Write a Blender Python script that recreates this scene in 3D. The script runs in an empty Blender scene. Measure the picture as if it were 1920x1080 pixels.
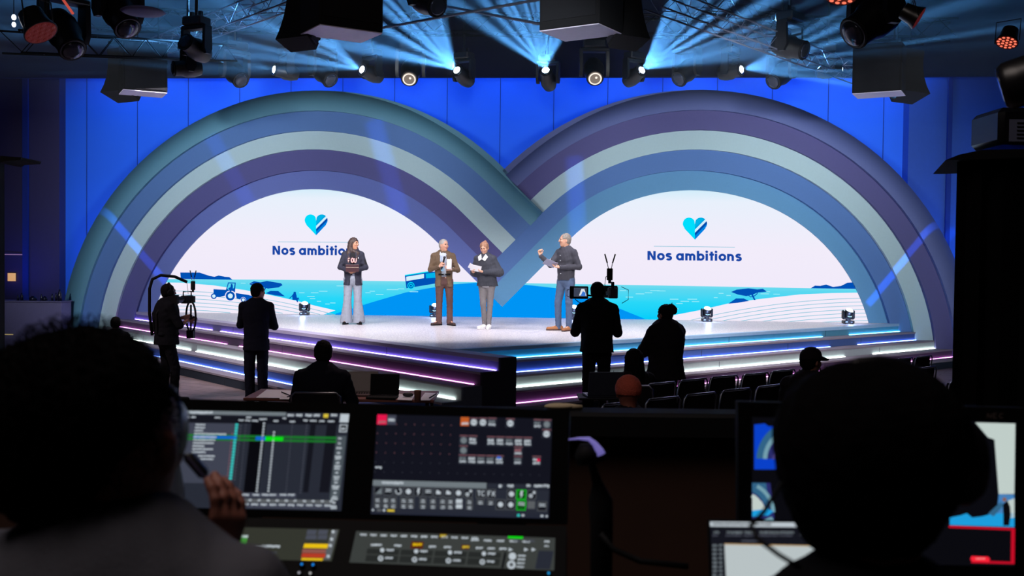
import bpy, math, random
import numpy as np
from mathutils import Vector, Matrix
random.seed(7)
PI = math.pi
SC = bpy.context.scene
COL = SC.collection

# ------------------------------------------------------------------ camera
FPX = 1900.0
CAMH = 2.10
PITCH = math.atan(50/1900.0)
ROLL = 0.0115
_f = Vector((0, math.cos(PITCH), -math.sin(PITCH)))
_u0 = Vector((0, math.sin(PITCH), math.cos(PITCH)))
_r0 = Vector((1, 0, 0))
_r = _r0*math.cos(ROLL) + _u0*math.sin(ROLL)
_u = _u0*math.cos(ROLL) - _r0*math.sin(ROLL)
CAM = Vector((0, 0, CAMH))
cd = bpy.data.cameras.new('camera'); cam = bpy.data.objects.new('camera', cd); COL.objects.link(cam)
cd.sensor_width = 36.0; cd.lens = FPX*36.0/1920.0; cd.clip_start = 0.05; cd.clip_end = 200
R = Matrix((( _r.x, _u.x, -_f.x), (_r.y, _u.y, -_f.y), (_r.z, _u.z, -_f.z)))
cam.matrix_world = Matrix.Translation(CAM) @ R.to_4x4()
cd.dof.use_dof = True; cd.dof.focus_distance = 17.0; cd.dof.aperture_fstop = 5.2
SC.camera = cam

# ------------------------------------------------------------------ world, exposure
W = bpy.data.worlds.new('world'); SC.world = W; W.use_nodes = True
W.node_tree.nodes['Background'].inputs[0].default_value = (0.10, 0.12, 0.22, 1)
W.node_tree.nodes['Background'].inputs[1].default_value = 0.006
SC.view_settings.view_transform = 'Standard'; SC.view_settings.look = 'None'
SC.view_settings.exposure = 0.0; SC.view_settings.gamma = 1.0
SC.view_settings.use_curve_mapping = False
SC.cycles.use_denoising = True
SC.cycles.volume_bounces = 0
SC.cycles.max_bounces = 6
SC.cycles.sample_clamp_indirect = 3.0

def lin(c):
    return tuple((x/255.0/12.92 if x/255.0 <= .04045 else ((x/255.0+.055)/1.055)**2.4) for x in c)

def aim(o, d, up='Y'):
    o.rotation_euler = Vector(d).to_track_quat('-Z', up).to_euler()

def area_light(name, loc, target, sx, sy, power, color, spread=None):
    l = bpy.data.lights.new(name, 'AREA'); l.shape = 'RECTANGLE'; l.size = sx; l.size_y = sy
    l.energy = power; l.color = color
    if spread: l.spread = math.radians(spread)
    o = bpy.data.objects.new(name, l); COL.objects.link(o); o.location = loc
    aim(o, Vector(target)-Vector(loc)); return o

def spot_light(name, loc, target, power, color, deg, blend=.5, radius=.1):
    l = bpy.data.lights.new(name, 'SPOT'); l.energy = power; l.color = color
    l.spot_size = math.radians(deg); l.spot_blend = blend; l.shadow_soft_size = radius
    o = bpy.data.objects.new(name, l); COL.objects.link(o); o.location = loc
    aim(o, Vector(target)-Vector(loc)); return o

# ---- pixel -> place helpers (used to read positions off the photograph; every object keeps its real distance)
def ray(px, py):
    return _f*FPX + _r*(px-960) - _u*(py-540)
def PY(px, py, Y):
    d = ray(px, py); return CAM + d*(Y/d.y)
def PZ(px, py, z):
    d = ray(px, py); return CAM + d*((z-CAMH)/d.z)
SLOPE = -0.07                       # the set stands turned 4 degrees to the hall
def PS(px, py, off=0.0, Y0=22.6):   # onto the set front plane Y = Y0 + SLOPE*X, 'off' metres nearer
    d = ray(px, py); t = (Y0-off)/(d.y-SLOPE*d.x); return CAM + d*t

# ---- stage lamps and wall wash (the hall's own lighting and a few added fill spots)
BLUE = (0.001, 0.22, 1.0)
def wallY(x, o=0): return 24.9 + SLOPE*x - o
for i in range(9):
    x = -9.6 + i*2.3
    area_light('wall_wash_lamp', (x, wallY(x, .95), 6.95), (x, wallY(x), 4.4), 1.9, .2, 22, BLUE)
for i in range(8):
    x = -8.8 + i*2.3
    area_light('wall_wash_lamp', (x, wallY(x, 1.0), .25), (x, wallY(x), 3.6), 1.9, .2, 38, (0.002, .20, 1.0))
for x in (-9.3, 8.6):
    area_light('wall_wash_lamp', (x, wallY(x, .8), 1.6), (x*1.02, wallY(x), 4.6), .8, .3, 26, (0.10, .16, 1.0))
# front light from the hall truss, warm white on deck and performers
for x in (-5.5, -1.9, 1.9, 5.5):
    spot_light('front_key_lamp', (x, 13.2, 5.1), (x*.85, 18.3, 1.1), 1080, (1.0, .94, .91), 56, .6, .2)
for x, y, z, tx, tz, pw, sp in ((-8.6, 6.0, 4.2, -8.0, 3.2, 4300, 34), (-3.0, 13.6, 4.6, -4.6, 4.4, 1650, 62), (0, 6.0, 4.4, .2, 3.8, 1900, 30), (3.0, 13.6, 4.6, 4.4, 4.4, 1650, 62), (8.6, 6.0, 4.2, 7.5, 3.2, 4300, 34)):
    spot_light('front_wash_lamp', (x, y, z), (tx, 22, tz), pw, (.84, .92, 1.0), sp, .9, .3)
# flat blue accent beams: slotted lamps whose sheet of light crosses the arches as a stripe
def sheet_lamp(loc, A, B, half, power, color=(.01, .20, 1.0)):
    l = bpy.data.lights.new('accent_beam_lamp', 'SPOT'); l.energy = power; l.color = color; l.shadow_soft_size = .01; l.spot_blend = .1
    o = bpy.data.objects.new('accent_beam_lamp', l); COL.objects.link(o)
    d = ((A+B)/2-loc).normalized(); x = (B-A); x = (x-d*x.dot(d)).normalized(); z = -d; y = z.cross(x)
    l.spot_size = max(d.angle(A-loc), d.angle(B-loc))*2.05
    o.matrix_world = Matrix.Translation(loc) @ Matrix((x, y, z)).transposed().to_4x4()
    l.use_nodes = True; nt = l.node_tree; em = nt.nodes['Emission']; g = nt.nodes.new('ShaderNodeTexCoord'); s = nt.nodes.new('ShaderNodeSeparateXYZ')
    ab = nt.nodes.new('ShaderNodeMath'); ab.operation = 'ABSOLUTE'; mr = nt.nodes.new('ShaderNodeMapRange')
    mr.inputs['From Min'].default_value = half*.55; mr.inputs['From Max'].default_value = half; mr.inputs['To Min'].default_value = 1; mr.inputs['To Max'].default_value = 0
    nt.links.new(g.outputs['Normal'], s.inputs[0]); nt.links.new(s.outputs[1], ab.inputs[0]); nt.links.new(ab.outputs[0], mr.inputs[0]); nt.links.new(mr.outputs[0], em.inputs['Strength'])
for p, q, L, hf, pw in (((318, 532), (178, 378), (-6.0, 14.5, 4.8), .011, 900), ((1632, 560), (1785, 385), (6.0, 14.5, 4.8), .011, 900),
                        ((700, 225), (752, 400), (-2.0, 15.5, 4.7), .034, 210), ((1078, 290), (1086, 450), (1.6, 15.5, 4.7), .034, 210), ((395, 255), (470, 385), (-4.6, 15.0, 4.8), .026, 170)):
    sheet_lamp(Vector(L), PS(*p, .3), PS(*q, .3), hf, pw*5)
area_light('stage_top_lamp', (-0.5, 17.4, 5.0), (-0.5, 18.6, .85), 12, .5, 170, (.95, .9, 1.0), 110)
# dim house light over the control platform
area_light('house_dim_lamp', (-2, 1.5, 7.0), (0.5, 3.2, 0), 4, 3, 120.0, (1.0, .86, .80))
spot_light('floor_fill_lamp', (-7.5, 11, 6.5), (-5.4, 13.4, 0), 950, (1.0, .80, .84), 52, .8, .2)  # added spot that brightens the floor at left
spot_light('crew_table_fill', (-1.2, 11.6, 4.2), (-1.7, 10.2, .7), 150, (1.0, .72, .66), 34, .6, .1)  # added unseen spot that brightens the crew table
for x in (1.5, 4.5, 7.5):
    spot_light('seat_rim_fill', (x, 17.5, 5.0), (x*.55+1, 10.6, .6), 240, (.80, .72, 1.0), 40, .7, .2)  # added spots that put light rims on chairs and crew
for x in (11.0, 13.5):
    area_light('wall_wash_lamp', (x, wallY(x, 1.6), 1.2), (x, wallY(x, .4), 4.2), 2.0, .2, 85, BLUE)
for x in (-12.2,):
    area_light('wall_wash_lamp', (x, wallY(x, 1.4), 1.3), (x+.4, wallY(x, .4), 4.0), 1.0, .2, 12, (.05, .08, 1.0))
area_light('house_blue_lamp', (-9, 18, 6.0), (-11, 24, 5.0), 3, 2, 20, (.25, .25, 1.0))

# ------------------------------------------------------------------ materials
MATS = {}
def mat(name, rgb, rough=.6, metal=0., emit=None, strength=1., var=.08, scale=12., bump=0., spec=.5, trans=0.):
    if name in MATS: return MATS[name]
    m = bpy.data.materials.new(name); m.use_nodes = True; MATS[name] = m
    nt = m.node_tree; b = nt.nodes['Principled BSDF']
    c = lin(rgb)
    b.inputs['Roughness'].default_value = rough; b.inputs['Metallic'].default_value = metal
    b.inputs['Specular IOR Level'].default_value = spec
    b.inputs['Base Color'].default_value = (*c, 1)
    if trans: b.inputs['Transmission Weight'].default_value = trans
    if emit is not None:
        m.cycles.emission_sampling = 'NONE'
        b.inputs['Emission Color'].default_value = (*lin(emit), 1)
        b.inputs['Emission Strength'].default_value = strength
    if var or bump:
        tc = nt.nodes.new('ShaderNodeTexCoord'); n = nt.nodes.new('ShaderNodeTexNoise')
        n.inputs['Scale'].default_value = scale; n.inputs['Detail'].default_value = 3
        nt.links.new(tc.outputs['Object'], n.inputs['Vector'])
        if var:
            r = nt.nodes.new('ShaderNodeMapRange')
            r.inputs['To Min'].default_value = 1-var; r.inputs['To Max'].default_value = 1+var
            nt.links.new(n.outputs['Fac'], r.inputs['Value'])
            v = nt.nodes.new('ShaderNodeVectorMath'); v.operation = 'SCALE'; v.inputs[0].default_value = c
            nt.links.new(r.outputs[0], v.inputs['Scale'])
            nt.links.new(v.outputs[0], b.inputs['Base Color'])
        if bump:
            bp = nt.nodes.new('ShaderNodeBump'); bp.inputs['Strength'].default_value = bump
            bp.inputs['Distance'].default_value = .01
            nt.links.new(n.outputs['Fac'], bp.inputs['Height']); nt.links.new(bp.outputs[0], b.inputs['Normal'])
    return m
def glow(name, rgb, strength=1.):
    if name in MATS: return MATS[name]
    m = bpy.data.materials.new(name); m.use_nodes = True; MATS[name] = m
    nt = m.node_tree; nt.nodes.remove(nt.nodes['Principled BSDF'])
    m.cycles.emission_sampling = 'NONE'
    e = nt.nodes.new('ShaderNodeEmission'); e.inputs[0].default_value = (*lin(rgb), 1); e.inputs[1].default_value = strength
    nt.links.new(e.outputs[0], nt.nodes['Material Output'].inputs[0])
    return m

# ------------------------------------------------------------------ mesh building
def ring(c, ax, r, n, sx=1., sy=1., ref=None):
    ax = Vector(ax).normalized()
    ref = Vector(ref) if ref is not None else (Vector((0, 0, 1)) if abs(ax.z) < .9 else Vector((0, 1, 0)))
    a = ax.cross(ref).normalized(); b = ax.cross(a).normalized(); c = Vector(c)
    return [c + a*(math.cos(2*PI*i/n)*r*sx) + b*(math.sin(2*PI*i/n)*r*sy) for i in range(n)]
class MB:
    def __init__(s): s.v = []; s.f = []; s.m = []; s.mats = []
    def mi(s, m):
        if m not in s.mats: s.mats.append(m)
        return s.mats.index(m)
    def add(s, vs, fs, m, M=None):
        k = len(s.v); i = s.mi(m)
        s.v += [tuple(M @ Vector(v)) if M is not None else tuple(v) for v in vs]
        s.f += [tuple(k+j for j in f) for f in fs]; s.m += [i]*len(fs); return s
    def poly(s, pts, m, M=None): return s.add(pts, [tuple(range(len(pts)))], m, M)
    def box(s, c, d, m, M=None, bev=0.):
        x, y, z = c; a, b, h = d[0]/2, d[1]/2, d[2]/2
        if not bev:
            v = [(x+i*a, y+j*b, z+k*h) for i in (-1, 1) for j in (-1, 1) for k in (-1, 1)]
            return s.add(v, [(0,1,3,2),(4,6,7,5),(0,4,5,1),(2,3,7,6),(0,2,6,4),(1,5,7,3)], m, M)
        e = min(bev, a*.9, b*.9, h*.9); v = []; idx = {}
        for i in (-1, 1):
            for j in (-1, 1):
                for k in (-1, 1):
                    for t in range(3):
                        o = [a-e, b-e, h-e]; o[t] = [a, b, h][t]
                        idx[(i, j, k, t)] = len(v); v.append((x+i*o[0], y+j*o[1], z+k*o[2]))
        g = lambda i, j, k, t: idx[(i, j, k, t)]; f = []
        for q in (-1, 1):
            f.append([g(q,-1,-1,0), g(q,1,-1,0), g(q,1,1,0), g(q,-1,1,0)])
            f.append([g(-1,q,-1,1), g(1,q,-1,1), g(1,q,1,1), g(-1,q,1,1)])
            f.append([g(-1,-1,q,2), g(1,-1,q,2), g(1,1,q,2), g(-1,1,q,2)])
            for p in (-1, 1):
                f.append([g(q,p,-1,0), g(q,p,1,0), g(q,p,1,1), g(q,p,-1,1)])
                f.append([g(q,-1,p,0), g(q,1,p,0), g(q,1,p,2), g(q,-1,p,2)])
                f.append([g(-1,q,p,1), g(1,q,p,1), g(1,q,p,2), g(-1,q,p,2)])
                for w in (-1, 1): f.append([g(q,p,w,0), g(q,p,w,1), g(q,p,w,2)])
        return s.add(v, f, m, M)
    def loft(s, rings, m, M=None, cap=True):
        n = len(rings[0]); v = [p for r in rings for p in r]; f = []
        for k in range(len(rings)-1):
            for i in range(n):
                j = (i+1) % n; f.append((k*n+i, k*n+j, (k+1)*n+j, (k+1)*n+i))
        if cap: f.append(tuple(range(n-1, -1, -1))); f.append(tuple((len(rings)-1)*n+i for i in range(n)))
        return s.add(v, f, m, M)
    def tube(s, pts, r, m, n=8, M=None, cap=True):
        pts = [Vector(p) for p in pts]; rs = r if isinstance(r, (list, tuple)) else [r]*len(pts); R_ = []
        ref = None
        for i, p in enumerate(pts):
            t = (pts[min(i+1, len(pts)-1)] - pts[max(i-1, 0)]).normalized()
            if ref is None or abs(t.dot(ref)) > .97:
                ref = Vector((0, 0, 1)) if abs(t.z) < .9 else Vector((0, 1, 0))
            R_.append(ring(p, t, rs[i], n, ref=ref)); ref = t.cross(ref).cross(t).normalized() if False else ref
        return s.loft(R_, m, M, cap)
    def cyl(s, a, b, r, m, n=16, r2=None, M=None):
        a = Vector(a); b = Vector(b); ax = b-a
        return s.loft([ring(a, ax, r, n), ring(b, ax, r if r2 is None else r2, n)], m, M)
    def lathe(s, prof, m, n=20, M=None):
        return s.loft([[Vector((r*math.cos(2*PI*i/n), r*math.sin(2*PI*i/n), z)) for i in range(n)] for r, z in prof], m, M)
    def prism(s, pts, vec, m, M=None):
        n = len(pts); vec = Vector(vec); P_ = [Vector(p) for p in pts]
        f = [tuple(range(n)), tuple(range(2*n-1, n-1, -1))] + [(i, (i+1) % n, n+(i+1) % n, n+i) for i in range(n)]
        return s.add(P_ + [p+vec for p in P_], f, m, M)
    def torus(s, c, ax, R_, r, m, n=24, k=8, M=None, sx=1., sy=1.):
        ax = Vector(ax).normalized(); C = ring(c, ax, R_, n, sx, sy); v = []; f = []
        for i, p in enumerate(C):
            o = (p-Vector(c)).normalized()
            for j in range(k):
                a = 2*PI*j/k; v.append(p + o*(math.cos(a)*r) + ax*(math.sin(a)*r))
        for i in range(n):
            for j in range(k):
                f.append((i*k+j, i*k+(j+1) % k, ((i+1) % n)*k+(j+1) % k, ((i+1) % n)*k+j))
        return s.add(v, f, m, M)
    def ball(s, c, r, m, n=16, k=10, M=None):
        r = (r, r, r) if not isinstance(r, (tuple, list)) else r
        R_ = [[Vector((c[0]+r[0]*math.sin(PI*(j+.02)/(k+.04))*math.cos(2*PI*i/n), c[1]+r[1]*math.sin(PI*(j+.02)/(k+.04))*math.sin(2*PI*i/n),
               c[2]-r[2]*math.cos(PI*(j+.02)/(k+.04)))) for i in range(n)] for j in range(k+1)]
        return s.loft(R_, m, M)
    def build(s, name, parent=None, smooth=False, local=True, mod=None):
        """local: vertices are in the parent's frame; otherwise world coordinates"""
        me = bpy.data.meshes.new(name); vs = s.v
        off = None
        if parent is not None and not local:
            iv = (Matrix.Translation(parent.location) @ parent.rotation_euler.to_matrix().to_4x4()).inverted()
            vs = [tuple(iv @ Vector(v)) for v in vs]
        if parent is None:
            a = np.array(vs); off = Vector(((a[:,0].min()+a[:,0].max())/2, (a[:,1].min()+a[:,1].max())/2, a[:,2].min()))
            vs = [(v[0]-off.x, v[1]-off.y, v[2]-off.z) for v in vs]
        me.from_pydata(vs, [], s.f)
        for m in s.mats: me.materials.append(m)
        me.polygons.foreach_set('material_index', s.m)
        if smooth: me.polygons.foreach_set('use_smooth', [True]*len(s.f))
        me.update()
        if smooth == 'angle':
            try: me.set_sharp_from_angle(angle=math.radians(38))
            except Exception: pass
        o = bpy.data.objects.new(name, me); COL.objects.link(o)
        if parent is not None: o.parent = parent
        else: o.location = off
        return o

def tag(o, label=None, cat=None, group=None, kind=None):
    if label: o['label'] = label
    if cat: o['category'] = cat
    if group: o['group'] = group
    if kind: o['kind'] = kind
    return o
def thing(name, label, cat, loc=(0, 0, 0), rz=0., group=None, rot=None):
    o = bpy.data.objects.new(name, None); COL.objects.link(o); o.empty_display_size = .1
    o.location = loc; o.rotation_euler = rot if rot else (0, 0, rz)
    return tag(o, label, cat, group)
def struct(o): o['kind'] = 'structure'; return o
def clone(root, loc=None, rz=None, label=None, group=None):
    r = root.copy(); COL.objects.link(r)
    if loc is not None: r.location = loc
    if rz is not None: r.rotation_euler = (0, 0, rz)
    if label: r['label'] = label
    if group: r['group'] = group
    for ch in list(root.children):
        c = ch.copy(); COL.objects.link(c); c.parent = r
        for g in list(ch.children):
            d = g.copy(); COL.objects.link(d); d.parent = c
    return r

# ------------------------------------------------------------------ palette
black = mat('black_matte', (14, 14, 17), .75, spec=.2)
blackg = mat('black_gloss', (14, 15, 20), .3)
dgrey = mat('dark_grey', (40, 41, 48), .6)
chrome = mat('chrome', (200, 200, 205), .22, 1.)
white_plastic = mat('white_plastic', (210, 210, 215), .4)
alu = mat('truss_aluminium', (120, 122, 130), .45, .8)

# ================================================================== THE HALL
m_floor = bpy.data.materials.new('hall_floor_laminate'); m_floor.use_nodes = True
nt = m_floor.node_tree; b = nt.nodes['Principled BSDF']; tc = nt.nodes.new('ShaderNodeTexCoord')
mp = nt.nodes.new('ShaderNodeMapping'); mp.inputs['Rotation'].default_value = (0, 0, math.radians(32))
br = nt.nodes.new('ShaderNodeTexBrick'); br.inputs['Scale'].default_value = .8; br.inputs['Mortar Size'].default_value = .006
br.inputs['Color1'].default_value = (*lin((150, 128, 132)), 1); br.inputs['Color2'].default_value = (*lin((135, 112, 118)), 1)
br.inputs['Mortar'].default_value = (*lin((70, 55, 60)), 1)
nz = nt.nodes.new('ShaderNodeTexNoise'); nz.inputs['Scale'].default_value = 6
mx = nt.nodes.new('ShaderNodeMix'); mx.data_type = 'RGBA'; mx.blend_type = 'MULTIPLY'; mx.inputs[0].default_value = .6
nt.links.new(tc.outputs['Object'], mp.inputs[0]); nt.links.new(mp.outputs[0], br.inputs['Vector'])
nt.links.new(mp.outputs[0], nz.inputs['Vector'])
nt.links.new(br.outputs['Color'], mx.inputs[6]); nt.links.new(nz.outputs['Fac'], mx.inputs[7])
nt.links.new(mx.outputs[2], b.inputs['Base Color']); b.inputs['Roughness'].default_value = .55

struct(MB().box((0, 11, -.05), (32, 34, .1), m_floor).build('floor'))
m_ceil = mat('ceiling_black', (6, 8, 14), .9, spec=.1)
struct(MB().box((0, 11, 8.75), (32, 34, .1), m_ceil).build('ceiling'))
m_wall = mat('wall_panel_bluewash', (34, 112, 225), .75, var=.04, scale=1.5)  # blue of the wash light put into the panels' base colour
m_seam = mat('wall_panel_seam', (22, 44, 110), .9)
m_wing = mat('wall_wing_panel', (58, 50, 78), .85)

# back wall of tall panels with dark seams
def wpt(x, z, o=0): return Vector((x, wallY(x, o), z))
XL = PS(123, 400, 0, 24.9).x; XR = PS(1692, 300, 0, 24.9).x
wb = MB(); seams = [353, 449, 545, 642, 739, 837.5, 937, 1037, 1138, 1240.6, 1343, 1446, 1551, 1655]
wb.prism([wpt(XL, 0), wpt(XR, 0), wpt(XR, 8.7), wpt(XL, 8.7)], (0, .2, 0), m_wall)
sx_ = [PS(s, 300, 0, 24.9).x for s in seams]; d_ = sx_[1]-sx_[0]
for x in [sx_[0]-2*d_, sx_[0]-d_] + sx_:
    wb.box((x, wallY(x, .004), 4.35), (.013, .012, 8.7), m_seam)
struct(wb.build('wall_back'))
# wing panels standing a little nearer, their dimmer light put into darker colours
wl = MB(); o_ = .35
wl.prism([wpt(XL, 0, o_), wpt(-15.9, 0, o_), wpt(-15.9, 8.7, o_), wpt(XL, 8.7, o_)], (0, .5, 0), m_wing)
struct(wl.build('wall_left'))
wr = MB()
wr.prism([wpt(XR, 0, o_), wpt(15.9, 0, o_), wpt(15.9, 8.7, o_), wpt(XR, 8.7, o_)], (0, .5, 0), mat('wall_wing_right', (50, 84, 150), .85))  # blue wash put into the right wing's colour
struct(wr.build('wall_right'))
x = PS(48, 300, .4, 24.9).x; struct(MB().box((x, wallY(x, .40), 4.3), (.14, .06, 8.6), m_seam).build('trim_1'))
x = PS(1779, 300, .4, 24.9).x; struct(MB().box((x, wallY(x, .40), 4.3), (.10, .06, 8.6), m_seam).build('trim_2'))
# deep blue-black band above the wall panels, behind the lamps
zt = PY(960, 144.5, wallY(0, 1.3)).z
sf = MB(); m_band = mat('band_blue_black', (5, 12, 52), .8, spec=.1)
sf.prism([wpt(-15.9, zt, 1.3), wpt(15.9, zt, 1.3), wpt(15.9, 8.7, 1.3), wpt(-15.9, 8.7, 1.3)], (0, .12, 0), m_band)
struct(sf.build('trim_3'))
struct(MB().box((-15.95, 11, 4.35), (.1, 34, 8.7), m_ceil).build('wall_side_left'))
struct(MB().box((15.95, 11, 4.35), (.1, 34, 8.7), m_ceil).build('wall_side_right'))
struct(MB().box((0, -5.9, 4.35), (32, .1, 8.7), m_ceil).build('wall_rear'))
# ceiling beams
for i, (x0, y0, x1, y1, z) in enumerate(((-9, 12, 9, 12, 8.2), (-9, 16, 9, 16, 8.2), (-9, 20.5, 9, 20.5, 8.2))):
    struct(MB().box(((x0+x1)/2, y0, z+.2), (x1-x0+12, .35, .5), m_ceil).build('trim_%d' % (i+4)))

# ================================================================== STAGE
S_ = .85; RH = .17; TD = .30
Ld = Vector((.644, -.765, 0)); Rd = Vector((.766, .642, 0)); nL = Vector((-.765, -.644, 0)); nR = Vector((.642, -.766, 0))
apex = PZ(935, 671, S_); apexR = PZ(872, 655, S_)
def facade(p, d, off):      # where a line p + t d meets the set front plane
    t = ((22.6-off)+SLOPE*p.x-p.y)/(d.y-SLOPE*d.x); return p + d*t
m_deck = bpy.data.materials.new('deck_speckled'); m_deck.use_nodes = True
nt = m_deck.node_tree; b = nt.nodes['Principled BSDF']; tc = nt.nodes.new('ShaderNodeTexCoord')
n1 = nt.nodes.new('ShaderNodeTexNoise'); n1.inputs['Scale'].default_value = 45; n1.inputs['Detail'].default_value = 2
cr = nt.nodes.new('ShaderNodeValToRGB'); cr.color_ramp.elements[0].position = .35; cr.color_ramp.elements[0].color = (*lin((178, 172, 184)), 1)
cr.color_ramp.elements[1].position = .68; cr.color_ramp.elements[1].color = (*lin((250, 244, 244)), 1)
nt.links.new(tc.outputs['Object'], n1.inputs[0]); nt.links.new(n1.outputs['Fac'], cr.inputs[0]); nt.links.new(cr.outputs[0], b.inputs['Base Color'])
n2 = nt.nodes.new('ShaderNodeMapRange'); n2.inputs['To Min'].default_value = .22; n2.inputs['To Max'].default_value = .5
nt.links.new(n1.outputs['Fac'], n2.inputs[0]); nt.links.new(n2.outputs[0], b.inputs['Roughness'])
m_edge = mat('step_edge_grey', (142, 132, 146), .6)
m_ris = mat('riser_lavender', (96, 90, 140), .65)
m_risw = mat('riser_white', (156, 164, 172), .65)
m_risd = mat('riser_plum', (72, 58, 84), .65)
m_risb = mat('riser_blue', (60, 84, 140), .65)
m_rist = mat('riser_teal', (70, 128, 158), .65)
m_base = mat('riser_base', (30, 40, 56), .7)
m_end = mat('step_end_black', (26, 28, 44), .7)

stage = thing('stage_platform', 'raised white speckled stage with light-edged steps descending on both front sides', 'stage', (0, 17.5, 0))
pl = facade(apex, -Ld, 0); pr = facade(apexR, Rd, 0)
# deck polygon
ip = apexR + nR*0
dk = MB()
a1 = apex + Vector((0, 0, 0))
finw = .27
cross_ = apex + (-nL)*finw
# deck outline: back left, along left edge to the apex, fin end, back along fin to right edge, right edge to back right
def zz(p, z): return Vector((p.x, p.y, z))
# intersection of fin's inner edge with the right edge line
def isect(p, d, q, e):
    det = d.x*(-e.y)+e.x*d.y; r = q-p; t = (r.x*(-e.y)+e.x*r.y)/det; return p+d*t
finner = isect(cross_, -Ld, apexR, Rd)
out = [pl, apex, cross_, finner, pr]
dk.prism([zz(p, S_) for p in out], (0, 0, -.05), m_deck)
dk.build('deck', stage, local=False)
tr = MB()
tr.prism([zz(p, S_+.004) for p in (pl+nL*.004, apex+nL*.004, cross_, pl-nL*.27+Ld*.3)], (0, 0, -.056), mat('deck_trim_lavender', (176, 166, 196), .5))
tr.build('edge_trim', stage, local=False)
tr = MB()
tr.prism([zz(p, S_+.004) for p in (finner+nR*.004, pr+nR*.004, pr-nR*.12, finner-nR*.12-Rd*.25)], (0, 0, -.056), mat('deck_trim_blue', (150, 186, 222), .5))
tr.build('edge_trim', stage, local=False)
# under-body so the platform is solid
ub = MB(); ub.prism([zz(p, S_-.05) for p in [pl-nL*.07, apex - Ld*.06-nL*.07, cross_ - Ld*.06+nL*.02, finner-nR*.07, pr-nR*.07]], (0, 0, -(S_-.05)), m_end); ub.build('substructure', stage, local=False)

def strip_mat(n, c, s): return glow(n, c, s)
def quadstrip(p0, p1, w0, w1, z, m):
    return [zz(p0, z), zz(p1, z)]
def flight(name, label, p_near, p_far, n, cols, faremit, endcut):
    """steps descending from the deck edge; n = outward direction. p_near is the end by the apex"""
    th = stage
    d = (p_far-p_near).normalized()
    for k in range(5):
        z1 = S_-RH*k; z0 = z1-RH
        pn = p_near + n*(TD*k) ; pf = facade(p_near + n*(TD*k), d, 0.05*k)
        if endcut: pn = pn + d*endcut[k]
        mr, ms = cols[k]
        rb = MB(); L = (pf-pn)
        # riser face set back under a nosing
        q = [zz(pn, z0), zz(pf, z0), zz(pf, z1-.03 if k else z1-.05), zz(pn, z1-.03 if k else z1-.05)]
        rb.prism([v - n*.05 for v in q], n*.04, mr)
        nseg = max(3, int(L.length/2.44))
        for i in range(1, nseg):
            c = pn + L*(i/nseg) - n*.009
            rb.prism([zz(c-d*.004, z0), zz(c+d*.004, z0), zz(c+d*.004, z1-.05), zz(c-d*.004, z1-.05)], n*.002, m_end)
        rb.build('riser', th, local=False)
        if k:
            t = MB(); q = [pn - n*(TD+.0), pf - n*(TD+.0), pf, pn]
            t.prism([zz(v, z1-.03) for v in q], (0, 0, .03), m_edge); t.build('tread', th, local=False)
            u = MB(); q = [pn - n*(TD-.0), pf - n*(TD-.0), pf-n*.06, pn-n*.06]
            u.prism([zz(v, 0.0) for v in q], (0, 0, z1-.03), m_end); u.build('substructure', th, local=False)
        if ms:
            # glowing tape lying at the foot of the riser
            for (s0, s1) in faremit[k]:
                a = pn + L*s0; c = pn + L*s1
                e = MB(); q = [zz(a, z0+.002), zz(c, z0+.002), zz(c, z0+.008), zz(a, z0+.008)]
                e.prism([v - n*.009 for v in q], n*.022, ms); e.build('light_strip', th, local=False)
    return th
g_vio = glow('strip_violet', (172, 145, 255), 15.0); g_pink = glow('strip_pink', (230, 135, 220), 9.5)
g_whi = glow('strip_white', (238, 255, 240), 16.0); g_blu = glow('strip_blue', (125, 160, 255), 15.0); g_cya = glow('strip_cyan', (95, 205, 250), 16.0)
endL = [0, 0, 0, 0, 0]
flight('stage_steps', 'long flight of light-edged steps down the left side of the stage, violet strip on top', apex, pl, nL,
       [(m_ris, g_vio), (m_risd, g_pink), (m_risw, g_whi), (m_risb, g_blu), (m_base, None)],
       [[(.004, .64), (.67, 1)], [(0.01, .52), (.56, .995)], [(0.01, .60), (.62, .995)], [(.12, 1)], []], endL)
nearR = finner + nR*0
flight('stage_steps', 'long flight of light-edged steps down the right side of the stage, cyan strip on top', isect(cross_, -Ld, apexR, Rd), pr, nR,
       [(m_rist, g_cya), (m_risb, g_blu), (m_risw, g_whi), (m_risd, g_pink), (m_base, None)],
       [[(0, .74), (.82, 1)], [(0, .71), (.79, 1)], [(0, .70), (.78, 1)], [(0, .705), (.73, 1)], []], None)
# end block: the dark wall that closes the left flight at the apex, stepping down with it
eb = MB()
th_ = .03
for k in range(5):
    z1 = S_-RH*k
    a = apex + nL*(TD*k) ; a0 = apex + nL*(TD*(k-1)) if k else cross_
    q = [zz(a0, 0), zz(a, 0), zz(a, z1+.001), zz(a0, z1+.001)]
    eb.prism(q, Ld*.04, m_end if k < 2 else mat('step_end_grey', (70, 78, 96), .7))
sb = stage
o = eb.build('end_panel', stage, local=False)
q = [cross_, finner, finner - nR*.02 + Ld*.0, cross_ ]
fb = MB(); fb.prism([zz(cross_, 0), zz(cross_, S_-.05), zz(finner, S_-.05), zz(finner, 0)], nL*.04, m_end); fb.build('end_panel', stage, local=False)

# metal hoops standing on the treads
def hoop(p, n, d, label):
    M = MB(); M.torus((0, 0, .085), d, .075, .007, chrome, sx=1., sy=.75)
    o = M.build('cable_hoop', None, True); o.location = p; o.rotation_euler = (0, 0, .35)
    return tag(o, label, 'hoop')
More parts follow.
